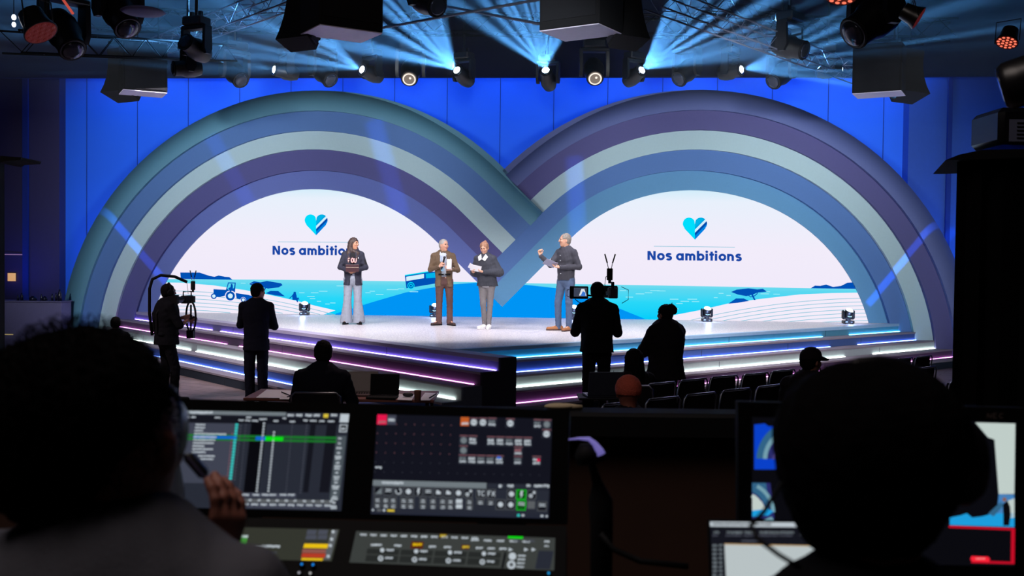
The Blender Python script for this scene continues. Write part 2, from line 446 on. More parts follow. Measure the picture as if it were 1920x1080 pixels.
# (px,py) of their feet, level
for px, py, lv, dd, lab in ((732, 689, 2, Ld, 'small metal hoop on the pink-lit left step, nearer the middle'), (898, 713, 2, Ld, 'small metal hoop on the left steps right beside the dark apex block'),
                        (1535, 648, 2, Rd, 'small metal hoop on the blue-lit right step, left of its unlit gap'), (1687, 637, 2, Rd, 'small metal hoop on the blue-lit right step near the arch'),
                        (229, 611, 2, Ld, 'small metal hoop at the far left end of the pink-lit step'), (969, 693, 2, Rd, 'small metal hoop peeking from behind the dark apex block')):
    p = PZ(px, py, S_-RH*lv+.002); hoop(p, None, dd, lab)

# ================================================================== ARCHES
cols = {}
def bandmat(n, rgb): return mat('arch_'+n, rgb, .7, var=.05, scale=30)
bA = [bandmat('indigo_blue', (90, 103, 167)), bandmat('dark_indigo', (74, 72, 127)), bandmat('pale_ice', (171, 195, 199)),
      bandmat('steel_blue', (75, 112, 166)), bandmat('teal_grey', (88, 138, 158))]
bB = [bandmat('azure_teal', (85, 140, 180)), bandmat('cornflower', (74, 112, 169)), bandmat('pale_ice', (171, 195, 199)),
      bandmat('dark_plum', (77, 74, 127)), bandmat('slate_indigo', (90, 101, 153))]
KL = [(600, 677, 325, 313), (600, 673, 356, 346.5), (601, 669, 392, 379), (602, 666, 424, 411), (602, 662, 457, 446.5), (602, 658, 490, 483)]
dL = [366, 417, 468, 517.5, 571.5, 627]
KR = [(1310, 690, 331, 341.5), (1310, 690, 368, 379.7), (1310, 690, 409, 413), (1310, 690, 447, 445.5), (1310, 690, 485, 481.6), (1310, 690, 522, 520)]
sR = [1517, 1463, 1416, 1370, 1318, 1264]
N1, N2 = 44, 14
def sm(t): t = max(0, min(1, t)); return t*t*(3-2*t)
def left_pt(k, u, endf):
    """k boundary (may be fractional), u in 0..1 arc, 1..2 straight run"""
    i = min(int(k), 4); fr = k-i
    c = [KL[i][j]*(1-fr)+KL[i+1][j]*fr for j in range(4)]
    y0 = 661; a0 = math.asin(max(-1, min(1, (c[1]-y0)/c[2])))
    if u <= 1:
        an = a0 + (math.radians(135)-a0)*u
        Rr = c[2] + (c[3]-c[2])*sm((math.degrees(an)-70)/65)
        return (c[0]-Rr*math.cos(an), c[1]-Rr*math.sin(an)), an
    an = math.radians(135); p0 = (c[0]+c[3]*math.sqrt(.5), c[1]-c[3]*math.sqrt(.5))
    dd = p0[0]-p0[1]; xe = (endf+dd)/2; pe = (xe, xe-dd); t = u-1
    return (p0[0]+(pe[0]-p0[0])*t, p0[1]+(pe[1]-p0[1])*t), an
def right_pt(k, u, endf):
    i = min(int(k), 4); fr = k-i
    c = [KR[i][j]*(1-fr)+KR[i+1][j]*fr for j in range(4)]
    y0 = 679; a0 = math.asin(max(-1, min(1, (c[1]-y0)/c[2])))
    lim = 135.
    an = a0 + (math.radians(lim)-a0)*min(u, 1)
    def arc(an):
        Rr = c[2] + (c[3]-c[2])*sm((math.degrees(an)-70)/65)
        return (c[0]+Rr*math.cos(an), c[1]-Rr*math.sin(an))
    if u <= 1: return arc(an), an
    p0 = arc(math.radians(135)); ss = p0[0]+p0[1]; xe = (endf+ss)/2; pe = (xe, ss-xe); t = u-1
    return (p0[0]+(pe[0]-p0[0])*t, p0[1]+(pe[1]-p0[1])*t), math.radians(135)
def offs(k, an, last):
    flank = 1-sm((math.degrees(an)-75)/55)
    o = .06 + .015*k + .10*k*flank
    return o
def band(fn, k, endv, m, name, parent, top=False):
    nk = 10 if top else 1
    mb = MB(); us = [i/N1 for i in range(N1+1)] + [1+i/N2 for i in range(1, N2+1)]
    if endv is None: us = us[:N1+1]
    grid = []
    for u in us:
        row = []
        for j in range(nk+1):
            f = j/nk; kk = k+f
            (px, py), an = fn(kk, u, endv)
            base = offs(k, an, False)
            if top:   # outermost band rolls back at its outer rim
                base -= .62*(1-math.sqrt(max(0, 1-(f*.985)**2.6)))
            row.append(PS(px, py, base))
        grid.append(row)
    n = len(us); w = nk+1; v = [p for r in grid for p in r]; f = []
    for i in range(n-1):
        for j in range(nk):
            f.append((i*w+j, (i+1)*w+j, (i+1)*w+j+1, i*w+j+1))
    mb.add(v, f, m)
    # rear skin and rims make it a solid shell
    back = [Vector((p.x, 22.62+SLOPE*p.x, p.z)) if not top else Vector((p.x, 22.66+SLOPE*p.x, p.z)) for p in v]
    nv = len(v); f2 = []
    for i in range(n-1):
        for j in range(nk): f2.append((nv+i*w+j, nv+i*w+j+1, nv+(i+1)*w+j+1, nv+(i+1)*w+j))
        f2.append((i*w, nv+i*w, nv+(i+1)*w, (i+1)*w)); a = i*w+nk; c = (i+1)*w+nk; f2.append((a, c, nv+c, nv+a))
    for j in range(nk):
        f2.append((j, j+1, nv+j+1, nv+j)); a = (n-1)*w+j; f2.append((a, nv+a, nv+a+1, a+1))
    mb.add(v+back, f2, m)
    o = mb.build(name, parent, 'angle', local=False)
    return o
archL = thing('arch_portal', 'left arch of the set, five concentric bands with a teal outer rim', 'stage set arch', (-4.3, 22.5, 0))
archR = thing('arch_portal', 'right arch of the set, five concentric bands with a slate indigo outer rim', 'stage set arch', (4.2, 22.0, 0))
endA = [1463, 1416, 1416, 1416, 1417.5]
for k in range(5):
    band(left_pt, k, endA[k], bA[k], 'arch_band', archL, k == 4)
endB = [366, 417, 627, 627, 627]
for k in range(5):
    band(right_pt, k, endB[k] if k < 5 else None, bB[k], 'arch_band', archR, k == 4)

# ================================================================== LED SCREEN
led = MB()
def lp(px, py, lay=0): return PS(px, py, .004*lay)
def lpoly(pts, m, lay): led.poly([lp(x, y, lay) for x, y in pts], m)
g_sky = glow('led_sky', (243, 236, 251), 1.0); g_sea = None
def gradmat(name, stops, z0, z1):
    m = bpy.data.materials.new(name); m.use_nodes = True; m.cycles.emission_sampling = 'NONE'; nt = m.node_tree; nt.nodes.remove(nt.nodes['Principled BSDF'])
    e = nt.nodes.new('ShaderNodeEmission'); g = nt.nodes.new('ShaderNodeNewGeometry'); s = nt.nodes.new('ShaderNodeSeparateXYZ')
    r = nt.nodes.new('ShaderNodeMapRange'); r.inputs['From Min'].default_value = z0; r.inputs['From Max'].default_value = z1
    c = nt.nodes.new('ShaderNodeValToRGB')
    while len(c.color_ramp.elements) < len(stops): c.color_ramp.elements.new(.5)
    for el, (p, col) in zip(c.color_ramp.elements, stops): el.position = p; el.color = (*lin(col), 1)
    nt.links.new(g.outputs['Position'], s.inputs[0]); nt.links.new(s.outputs[2], r.inputs[0]); nt.links.new(r.outputs[0], c.inputs[0])
    nt.links.new(c.outputs[0], e.inputs[0]); nt.links.new(e.outputs[0], nt.nodes['Material Output'].inputs[0]); return m
m_skyg = gradmat('led_sky_picture', [(0, (240, 232, 250)), (.55, (242, 236, 250)), (.9, (232, 240, 252)), (1, (205, 236, 250))], .85, 3.75)
m_seag = gradmat('led_sea_picture', [(0, (0, 205, 250)), (.45, (40, 215, 248)), (.8, (90, 215, 240)), (1, (130, 225, 240))], .85, 1.68)
g_white = glow('led_white', (244, 236, 250), 1.0)
g_hill = glow('led_hill_blue', (0, 148, 244), 1.0)
g_navy = glow('led_navy', (0, 84, 190), .9)
g_text = glow('led_text', (24, 70, 165), 1.0)
g_cy = glow('led_cyan', (0, 222, 252), 1.0); g_c2 = glow('led_azure', (0, 180, 232), 1.0); g_c3 = glow('led_pale', (212, 240, 252), 1.0)
g_c4 = glow('led_deep', (0, 72, 172), 1.0); g_c5 = glow('led_mid', (0, 130, 226), 1.0)
g_line = glow('led_field_line', (130, 196, 218), 1.0); g_wave = glow('led_wave', (170, 240, 250), 1.0)
# outline following the middle of the innermost bands
outl = [left_pt(.6, i/30, 0)[0] for i in range(31)]
outl += [( (1489+391)/2, (1489-391)/2 )]
outl += [right_pt(.6, 1-i/30, 0)[0] for i in range(31)]
pts = [lp(x, y) for x, y in outl]
bz = .80
ring0 = [p for p in pts if p.z > bz]
face = [Vector((ring0[0].x, ring0[0].y, bz))] + ring0 + [Vector((ring0[-1].x, ring0[-1].y, bz))]
led.prism(face, (0, .01, 0), m_skyg)
led.v = led.v  # slab
# sea (two bays) and fields
def ybase(px): return 660 if px < 960 else 680
def yl(px):   # foot of the screen in the photo
    return 577 + .0170*px
lpoly([(268, 523), (520, 524.5), (900, 529), (900, 602), (268, 602)], m_seag, 1)
lpoly([(960, 530.5), (1280, 536), (1640, 542.5), (1640, 612), (960, 602)], m_seag, 1)
# distant headlands
lpoly([(338, 511), (374, 511), (392, 517), (402, 519), (410, 516.5), (422, 519), (430, 519.5), (436, 524.5), (339, 523)], g_navy, 2)
lpoly([(1520, 540.5), (1528, 535.5), (1538, 536), (1549, 533.5), (1562, 538), (1577, 536), (1589, 530), (1606, 529), (1620, 533), (1626, 542)], g_navy, 2)
# white fields
fl = [(262, 532), (300, 529.5), (340, 530), (400, 535), (460, 544), (520, 556), (560, 565), (590, 573), (629, 582), (606, 590), (600, 604), (262, 604)]
lpoly(fl, g_white, 2)
fr = [(1255, 592.5), (1310, 582), (1370, 568), (1430, 560), (1500, 552), (1560, 549.5), (1620, 548.5), (1645, 549), (1645, 616), (1250, 606)]
lpoly(fr, g_white, 2)
def line(pts, w, m, lay):
    a = []; b_ = []
    for i, (x, y) in enumerate(pts):
        x0, y0 = pts[max(0, i-1)]; x1, y1 = pts[min(len(pts)-1, i+1)]; l = math.hypot(x1-x0, y1-y0); nx, ny = -(y1-y0)/l*w/2, (x1-x0)/l*w/2
        a.append((x+nx, y+ny)); b_.append((x-nx, y-ny))
    lpoly(a+b_[::-1], m, lay)
for i in range(10):   # ploughed lines left
    o = 8.2*i
    pts_ = []
    for x in range(292, 640, 14):
        t = (x-320)/290.; y = 545.5 + o*.86 + (max(0, t)**1.9)*40 - o*max(0, t)*.05
        if y < yl(x)+3: pts_.append((x, y))
    if len(pts_) > 2: line(pts_, 1.1, g_line, 3)
for i in range(9):
    o = 7.0*i; pts_ = []
    for x in range(1640, 1270, -12):
        t = (1640-x)/330.; y = 559 + o + (t**2.0)*38 - 3*t*i*.0
        if y < yl(x)+3 : pts_.append((x, y))
    if len(pts_) > 2: line(pts_, 1.1, g_line, 3)
# centre hill
hl = [(620, 604), (630, 588), (700, 566), (760, 548.5), (800, 541), (850, 533), (900, 529.5), (950, 531), (1000, 535.5), (1040, 540), (1090, 552), (1150, 574), (1214, 600), (1220, 612)]
lpoly(hl, g_hill, 3)
# wavelets
for x, y, w in ((736, 543, 22), (776, 547, 16), (712, 552, 14), (752, 541.5, 12), (606, 546, 16), (590, 549, 14), (640, 536, 18), (698, 546, 10), (583, 556, 14),
                (566, 549, 10), (586, 560, 10), (598, 565, 8), (614, 570, 8), (624, 568, 10), (470, 532, 8), (456, 531, 9), (690, 549, 10), (672, 570, 6),
                (1228, 545, 18), (1216, 549, 14), (1240, 545.5, 16), (1264, 561, 16), (1298, 561, 18), (1284, 565, 16), (1304, 565.5, 14), (1274, 569, 12), (1268, 579, 8),
                (1258, 582, 6), (1342, 558, 7), (1352, 550, 9), (1366, 554, 8), (1440, 547, 8), (1434, 551, 16), (1456, 551.5, 12), (1180, 557, 14), (1200, 551, 16), (1168, 545, 12)):
    lpoly([(x-w/2, y-.6), (x+w/2, y-.5), (x+w/2, y+.6), (x-w/2, y+.5)], g_wave, 4)
# tractor, driver, trailer
def disc(cx, cy, r, m, lay, n=24): lpoly([(cx+r*math.cos(2*PI*i/n), cy+r*math.sin(2*PI*i/n)) for i in range(n)], m, lay)
T = lambda x, y: (380+x/7.385, 480+y/7.385)
lpoly([T(150,460), T(322,468), T(352,365), T(458,368), T(448,500), T(300,552), T(230,570), T(158,560), T(152,520)], g_navy, 4)
lpoly([T(338,452), T(362,378), T(444,380), T(434,440), T(400,470), T(360,470)], m_seag, 5)
lpoly([T(345,452), T(385,430), T(392,385), T(410,385), T(418,410), T(418,470), T(380,500), T(360,450)], g_navy, 6)
disc(*T(383, 553), 10.2, g_white, 5); disc(*T(383, 553), 8.6, g_navy, 6); disc(*T(383, 553), 4.6, g_c3, 7)
disc(*T(155, 556), 5.4, g_navy, 6); disc(*T(155, 556), 3.2, g_c3, 7)
lpoly([T(458,512), T(640,540), T(700,560), T(690,625), T(600,620), T(470,588)], g_navy, 4)
disc(*T(562, 607), 5.2, g_white, 5); disc(*T(562, 607), 4.6, g_navy, 6); disc(*T(562, 607), 2.8, g_c3, 7)
# umbrella pine left, rock, sitting figure
lpoly([T(640,385), T(710,348), T(800,365), T(890,345), T(1085,378), T(1108,403), T(1050,435), T(905,452), T(800,420), T(700,420)], g_navy, 4)
lpoly([T(862,430), T(880,440), T(850,500), T(838,500)], g_navy, 4)
lpoly([T(872,516), T(940,482), T(1045,485), T(1140,560), T(1000,545)], g_navy, 4)
lpoly([T(1195,588), T(1245,538), T(1258,515), T(1258,500), T(1275,494), T(1292,500), T(1292,520), T(1300,545), T(1305,580), T(1325,573), T(1340,606), T(1318,600), T(1320,640), T(1308,640), T(1292,608), T(1245,608), T(1240,560), T(1205,592)], g_navy, 5)
# pine and rock right
U = lambda x, y: (1200+x/4.364, 500+y/4.364)
lpoly([U(745,207), U(790,188), U(888,177), U(960,186), U(1005,181), U(1040,205), U(960,212), U(925,228), U(870,241), U(800,228)], g_navy, 4)
lpoly([U(908,225), U(922,222), U(946,273), U(932,273)], g_navy, 4)
line([U(885,232), U(905,248), U(930,244), U(955,225), U(962,212)], 1.6, g_navy, 4)
lpoly([U(722,303), U(785,260), U(848,260), U(893,280), U(800,296)], g_navy, 4)
# van on the hill
lpoly([(759, 517), (805, 509.5), (822, 509), (830, 512), (836, 521), (838, 528), (796, 535), (762, 540.5)], g_navy, 4)
lpoly([(761.5, 519), (795, 513.5), (795, 521.5), (762, 527)], g_c3, 5)
lpoly([(798, 513), (818, 511), (826, 520), (799, 522)], g_c2, 5)
lpoly([(759, 515.5), (806, 508), (806, 510), (759, 517.5)], g_cy, 5)
disc(770.5, 535.5, 6.6, g_cy, 5); disc(770.5, 535.5, 5.2, g_navy, 6); disc(770.5, 535.5, 3.4, g_cy, 7); disc(770.5, 535.5, 2.0, g_navy, 8)
disc(824, 527.5, 6.0, g_cy, 5); disc(824, 527.5, 4.6, g_navy, 6)
# hearts
def heart(cx, cy, s):
    def hp(h, k): return (cx+h*s, cy+k*s)
    # lobes: circles radius .25 at (-.25,-.2),(.25,-.2); tip at (0,.46)
    r = .255; yl_ = -.20
    Lh = [hp(0, .46), hp(-.432, .0)] + [hp(-.245 + r*math.cos(a), yl_+r*math.sin(a)) for a in [math.radians(138+i*16) for i in range(13)]] + [hp(0, -.18)]
    lpoly(Lh[::-1], g_cy, 4)
    Rh_ = [(0, .46), (.432, .0)] + [(.245 - r*math.cos(a), yl_+r*math.sin(a)) for a in [math.radians(138+i*16) for i in range(13)]] + [(0, -.18)]
    # stripes at 45 deg: value x+y... clip the half heart
    def clip(poly, a, b_, c, keep):
        outp = []
        for i in range(len(poly)):
            p, q = poly[i], poly[(i+1) % len(poly)]
            dp, dq = (a*p[0]+b_*p[1]-c)*keep, (a*q[0]+b_*q[1]-c)*keep
            if dp >= 0: outp.append(p)
            if dp*dq < 0:
                t = dp/(dp-dq); outp.append((p[0]+(q[0]-p[0])*t, p[1]+(q[1]-p[1])*t))
        return outp
    edges = [-1, -.02, .09, .19, .32, 1]; ms = [g_c2, glow('led_azure_b', (0, 165, 226), 1.), g_c3, g_c4, g_c5]
    edges = [-1, -.04, .045, .175, .30, 2]
    for i in range(5):
        pl_ = clip(clip(Rh_, 1, 1, edges[i], 1), 1, 1, edges[i+1], -1)
        if len(pl_) > 2: lpoly([hp(*p) for p in pl_], ms[i], 4)
heart(592.8, 421.5, 43); heart(1303, 428.5, 45.5)
lpoly([(521, 453.0), (662, 453.8), (662, 454.8), (521, 454.0)], g_line, 3)
lpoly([(1226, 461.3), (1378, 463.0), (1378, 464.0), (1226, 462.3)], g_line, 3)
# lettering drawn stroke by stroke: geometric rounded-bowl capitals and lower case
def glyph_word(word, w=.175):
    polys = []; x = 0.; xh = .56; cap = .72; r = xh/2
    def stroke(pts):
        a = []; c = []
        for i, (u, v) in enumerate(pts):
            u0, v0 = pts[max(0, i-1)]; u1, v1 = pts[min(len(pts)-1, i+1)]; l = math.hypot(u1-u0, v1-v0) or 1
            nx, ny = -(v1-v0)/l*w/2, (u1-u0)/l*w/2; a.append((u+nx, v+ny)); c.append((u-nx, v-ny))
        for i in range(len(pts)-1): polys.append([a[i], a[i+1], c[i+1], c[i]])
    def arc(cx, cy, rx, ry, a0, a1, n=18):
        return [(cx+rx*math.cos(math.radians(a0+(a1-a0)*i/n)), cy+ry*math.sin(math.radians(a0+(a1-a0)*i/n))) for i in range(n+1)]
    h = w/2; rr = r-h; gap = .10
    for ch in word:
        if ch == ' ': x += .24; continue
        if ch == 'N':
            stroke([(x+h, 0), (x+h, cap)]); stroke([(x+.60-h, 0), (x+.60-h, cap)]); polys.append([(x+.02, cap), (x+.20, cap), (x+.58, 0), (x+.40, 0)]); x += .60+gap
        elif ch == 'o': stroke(arc(x+r, r, rr+.005, rr+.01, 0, 360, 30)); x += 2*r+.06
        elif ch == 'a': stroke(arc(x+r, r, rr, rr+.01, 0, 360, 30)); stroke([(x+2*r+.01-h, 0), (x+2*r+.01-h, xh)]); x += 2*r+.01+gap
        elif ch == 'b': stroke(arc(x+r+.01, r, rr, rr+.01, 0, 360, 30)); stroke([(x+h, 0), (x+h, cap+.06)]); x += 2*r+.01+.07
        elif ch == 'i': stroke([(x+h, 0), (x+h, xh)]); polys.append([(x+h+u*1.15, cap-.01+v*1.15) for u, v in arc(0, 0, h, h, 0, 340, 12)]); x += w+gap
        elif ch == 't': stroke([(x+.08+h, 0), (x+.08+h, xh+.16)]); stroke([(x, xh-.075), (x+.34, xh-.075)]); x += .34+.06
        elif ch in 'nm':
            n = 1 if ch == 'n' else 2; aw = .50 if ch == 'n' else .46
            stroke([(x+h, 0), (x+h, xh)])
            for q in range(n):
                x0 = x+q*(aw-w); rx = (aw-w)/2
                stroke(arc(x0+h+rx, xh-rx-h+.0, rx, rx, 180, 0)+[(x0+h+2*rx, 0)])
            x += (aw if n == 1 else 2*aw-w)+gap
        elif ch == 's':
            rx = .15; ry = .115; c = x+.24
            stroke(arc(c, xh-h-ry+.03, rx, ry, 25, 200, 10)+arc(c, h+ry-.03, rx, ry, 70, -155, 14)); x += .47+.05
    return polys, x-gap
def put_word(word, x0, y0, x1, y1, dx, m, lay):
    polys, wd = glyph_word(word); c = .72
    for p in polys:
        lpoly([(x0+(x1-x0)*u/wd, y1-(y1-y0)*v/c+dx*u/wd) for u, v in p], m, lay)
        lay += .02
put_word('Nos ambitions', 511, 461, 673, 477.5, 1.5, g_text, 4)
put_word('Nos ambitions', 1214, 470.5, 1389.5, 487.5, 2.0, g_text, 4)
led_o = led.build('led_screen')
tag(led_o, 'wide LED screen behind the arches showing hearts, a tractor and a blue hill', 'screen')

# ================================================================== RIG OVER THE STAGE
# pipe and lattice the lamps hang from
def truss(name, label, p0, p1, w=.29, r=.022, seg=.5, m=None, group=None):
    p0 = Vector(p0); p1 = Vector(p1); m = m or mat('truss_grey', (96, 98, 116), .6, .1, spec=.3)
    t = thing(name, label, 'truss', (p0+p1)/2, group=group)
    d = (p1-p0); L = d.length; d.normalize(); s = d.cross(Vector((0, 0, 1))).normalized(); u = s.cross(d).normalized()
    c = [s*(w/2)+u*(w/2), s*(-w/2)+u*(w/2), s*(-w/2)-u*(w/2), s*(w/2)-u*(w/2)]
    ch = MB()
    for q in c: ch.cyl(p0+q, p1+q, r, m, 8)
    ch.build('chord', t, True, local=False)
    br_ = MB(); n = int(L/seg/1.5)
    for i in range(n):
        a = p0+d*(i*L/n); b2 = p0+d*((i+1)*L/n)
        for j in range(4):
            q0, q1 = c[j], c[(j+1) % 4]
            br_.cyl(a+q0, (a+b2)/2+q1, r*.45, m, 5); br_.cyl((a+b2)/2+q1, b2+q0, r*.45, m, 5)
    br_.build('bracing', t, True, local=False)
    return t
m_trd = mat('truss_dark', (6, 7, 11), .8, spec=.1)
truss('lighting_truss', 'silver lattice truss rising to the top edge left of centre', PY(285, 92, 20.5), PY(560, -14, 14.5), r=.013)
truss('lighting_truss', 'silver lattice truss crossing the upper right with bright highlights', PY(1225, -4, 14.5), PY(1640, 152, 20.6), r=.013)
truss('lighting_truss', 'dim lattice truss high above the right side, behind the silver one', PY(1330, 2, 17.5), PY(1560, 70, 21.0), r=.018, m=m_trd)
truss('lighting_truss', 'dim lattice truss high over the far left', PY(20, 78, 13.5), PY(430, 100, 19.0), r=.014, m=m_trd)
truss('lighting_truss', 'long dark truss over the back of the stage carrying the row of moving lamps', Vector((-8.5, 19.75, 6.68)), Vector((8.5, 19.75, 6.68)), w=.36, r=.025, m=m_trd)
for a, b2, lab in (((590, 75), (1060, -10), 'thin dark cross pipe rising to the right above the centre of the stage'), ((800, 5), (1120, 65), 'thin dark cross pipe falling to the right above the centre of the stage')):
    o = MB().cyl(PY(*a, 18.0), PY(*b2, 15.5), .022, mat('pipe_grey', (92, 100, 122), .5), 8).build('ceiling_pipe', None, True)
    tag(o, lab, 'pipe')

m_lens = mat('lens_dark', (60, 66, 80), .12, .6)
g_lens_on = glow('lamp_lens_lit', (225, 240, 255), 26.)
g_lens_warm = glow('painted_lens_reflection', (190, 172, 158), .45)  # reflection in an unlit lens, put in as a faint glow
m_yoke = mat('lamp_housing', (8, 9, 16), .5)
m_head = mat('lamp_head', (7, 8, 14), .45)
# ---- moving heads. local frame: hangs down from origin (clamp), head pivots
def moving_head(label, p, aimdir, mode, s=1., group=None, top=None, floor_=False, hang=8.72):
    """p = pivot position (centre of head). aimdir = unit vector of the lens."""
    sgn = -1 if floor_ else 1
    t = thing('moving_head_lamp', label, 'stage light', p, group=group)
    a = Vector(aimdir).normalized(); ax = Vector((a.x, a.y, 0))
    side = ax.cross(Vector((0, 0, 1))).normalized() if ax.length > .05 else Vector((1, 0, 0))
    fw = Vector((0, 0, 1)).cross(side).normalized()
    B = MB()   # base box above (or below on the floor)
    M = Matrix((( side.x, fw.x, 0, 0), (side.y, fw.y, 0, 0), (0, 0, 1, 0), (0, 0, 0, 1)))
    B.box((0, 0, sgn*.40*s), (.34*s, .26*s, .13*s), m_yoke, M, bev=.02*s)
    if not floor_:
        B.box((-.08*s, 0, .50*s), (.05*s, .05*s, .09*s), m_yoke, M); B.box((.08*s, 0, .50*s), (.05*s, .05*s, .09*s), m_yoke, M)
        B.cyl((0, 0, .45*s), (0, 0, max(.5*s, hang-p[2])), .022, m_yoke, 8)
    else:
        for i in (-1, 1): B.box((.13*s*i, 0, -.475*s), (.05*s, .22*s, .03*s), black, M)
        B.box((-.07*s, -.135*s, -.40*s), (.07*s, .012*s, .05*s), mat('display', (150, 170, 200), .3), M)
    B.build('base', t, 'angle')
    Y = MB()
    for i in (-1, 1):
        Y.prism([(i*.175*s, -.07*s, sgn*.33*s), (i*.175*s, .07*s, sgn*.33*s), (i*.175*s, .085*s, 0), (i*.175*s, .04*s, -sgn*.08*s), (i*.175*s, -.04*s, -sgn*.08*s), (i*.175*s, -.085*s, 0)], (i*.05*s, 0, 0), m_yoke, M)
    Y.box((0, 0, sgn*.31*s), (.45*s, .16*s, .06*s), m_yoke, M, bev=.015*s)
    Y.build('yoke', t, 'angle')
    H = MB()
    L0, L1 = -.20*s, .24*s
    prof = [(-.24, .06), (-.22, .12), (-.10, .155), (.04, .155), (.10, .13), (.22, .125), (.25, .118)]
    H.loft([ring(a*(z*s), a, r*s, 20) for z, r in prof], m_head)
    H.torus(a*(.235*s), a, .122*s, .010*s, black, 20, 6)
    H.build('head', t, 'angle')
    Ln = MB()
    ml = {'on': g_lens_on, 'warm': g_lens_warm, 'off': m_lens}[mode]
    rr = .105 if mode != 'on' else .070
    Ln.loft([ring(a*(.251*s), a, rr*s, 20), ring(a*(.262*s), a, rr*.85*s, 20), ring(a*(.268*s), a, rr*.4*s, 20)], ml)
    if mode == 'on': Ln.loft([ring(a*(.250*s), a, .112*s, 20), ring(a*(.2505*s), a, .112*s, 20)], m_lens)
    if mode == 'warm':
        Ln.torus(a*(.268*s), a, .088*s, .010*s, glow('painted_lens_glint', (255, 244, 232), 1.1), 24, 6); Ln.ball(tuple(a*(.272*s)+Vector((.02, 0, .03))), .022*s, glow('painted_lens_glint', (255, 244, 232), 1.1), 10, 6)  # glint ring and dot painted on by glow, lens is off
    Ln.build('lens', t, True)
    return t

# row of lit beam lamps: (px, py, target px, target py, spread deg, power)
BEAMC = (.13, .46, 1.0)
def gobo(l, seedv, nfing):
    """slotted gobo: the lamp throws a thin fan of separate fingers"""
    l.use_nodes = True; nt = l.node_tree; em = nt.nodes['Emission']; N = nt.nodes.new; K = nt.links.new
    g = N('ShaderNodeTexCoord'); s = N('ShaderNodeSeparateXYZ'); K(g.outputs['Normal'], s.inputs[0])
    dv = N('ShaderNodeMath'); dv.operation = 'DIVIDE'; K(s.outputs[0], dv.inputs[0]); K(s.outputs[2], dv.inputs[1])
    mu = N('ShaderNodeMath'); mu.operation = 'MULTIPLY_ADD'; K(dv.outputs[0], mu.inputs[0]); mu.inputs[1].default_value = nfing; mu.inputs[2].default_value = seedv
    v = N('ShaderNodeTexNoise'); v.noise_dimensions = '1D'; v.inputs['Scale'].default_value = 1.; v.inputs['Detail'].default_value = 2.; K(mu.outputs[0], v.inputs['W'])
    r = N('ShaderNodeValToRGB'); r.color_ramp.elements[0].position = .46; r.color_ramp.elements[1].position = .58
    r.color_ramp.elements[0].color = (.008, .008, .008, 1); r.color_ramp.elements[1].color = (1, 1, 1, 1); K(v.outputs['Fac'], r.inputs[0])
    ab = N('ShaderNodeMath'); ab.operation = 'ABSOLUTE'; K(s.outputs[1], ab.inputs[0])
    mr = N('ShaderNodeMapRange'); K(ab.outputs[0], mr.inputs[0]); mr.inputs['From Min'].default_value = .02; mr.inputs['From Max'].default_value = .10
    mr.inputs['To Min'].default_value = 1; mr.inputs['To Max'].default_value = 0
    m2 = N('ShaderNodeMath'); m2.operation = 'MULTIPLY'; K(r.outputs[0], m2.inputs[0]); K(mr.outputs[0], m2.inputs[1]); K(m2.outputs[0], em.inputs['Strength'])
beams = [(513, 130, 330, 92, 34, 8000, 1.0, 'far left lit moving lamp, beam skimming left'),
         (678, 130, 430, 22, 46, 36000, 2.2, 'second lit moving lamp from the left, wide fan of beams to upper left'),
         (856, 131, 690, -25, 60, 72000, 2.2, 'lit moving lamp left of centre, bright fan of beams to upper left'),
         (1023, 131, 975, -60, 75, 60000, 2.0, 'central lit moving lamp, fan of beams rising straight up'),
         (1204, 131, 1400, -25, 58, 72000, 2.2, 'lit moving lamp right of centre, bright fan of beams to upper right'),
         (1391, 130, 1700, 66, 40, 46000, 2.2, 'lit moving lamp above the right arch, fan of beams to the right'),
         (1579, 130, 1800, 112, 16, 1000, .3, 'rightmost lit moving lamp, seen side-on with a thin pale beam')]
YL = 19.6
for i, (px, py, tx, ty, sp, pw, ddy, lab) in enumerate(beams):
    lensp = PY(px, py, YL); tgt = PY(tx, ty, YL-ddy)
    a = (tgt-lensp).normalized()
    # head body looks mostly where the beam goes; pivot behind the lens
    moving_head(lab, lensp - a*.26, a, 'on', 1.0, None)
    l = bpy.data.lights.new('beam_lamp', 'SPOT'); l.energy = pw; l.color = BEAMC; l.spot_size = math.radians(sp); l.spot_blend = .25; l.shadow_soft_size = .04
    o = bpy.data.objects.new('beam_lamp', l); COL.objects.link(o); zl = -a; vd = (lensp-CAM).normalized(); xl = a.cross(vd).normalized(); yl2 = zl.cross(xl).normalized()
    o.matrix_world = Matrix.Translation(lensp + a*.05) @ Matrix((xl, yl2, zl)).transposed().to_4x4()
    gobo(l, i*3.1+1, 15.)
# dark wash heads between them
offs_ = [(440, 143, (.55, -.6, -.55), 'off', 'dark moving lamp at the far left of the lamp row, tipped down to the right'),
         (605, 141, (.6, -.55, -.6), 'off', 'dark moving lamp over the left arch top, tipped down to the right'),
         (770, 140, (0, -.75, -.55), 'warm', 'moving lamp facing the hall above the left arch shoulder, pale reflection painted on its lens'),
         (1114, 139, (0, -.75, -.55), 'warm', 'moving lamp facing the hall right of centre, pale reflection painted on its lens'),
         (1288, 140, (-.6, -.55, -.6), 'off', 'dark moving lamp over the right arch top, tipped down to the left'),
         (1465, 146, (-.6, -.5, -.5), 'off', 'dark moving lamp right of the right arch top, tipped down to the left')]
for px, py, a, mo, lab in offs_:
    a = Vector(a).normalized(); moving_head(lab, PY(px, py-6, YL+.15) , a, mo, 1.28)
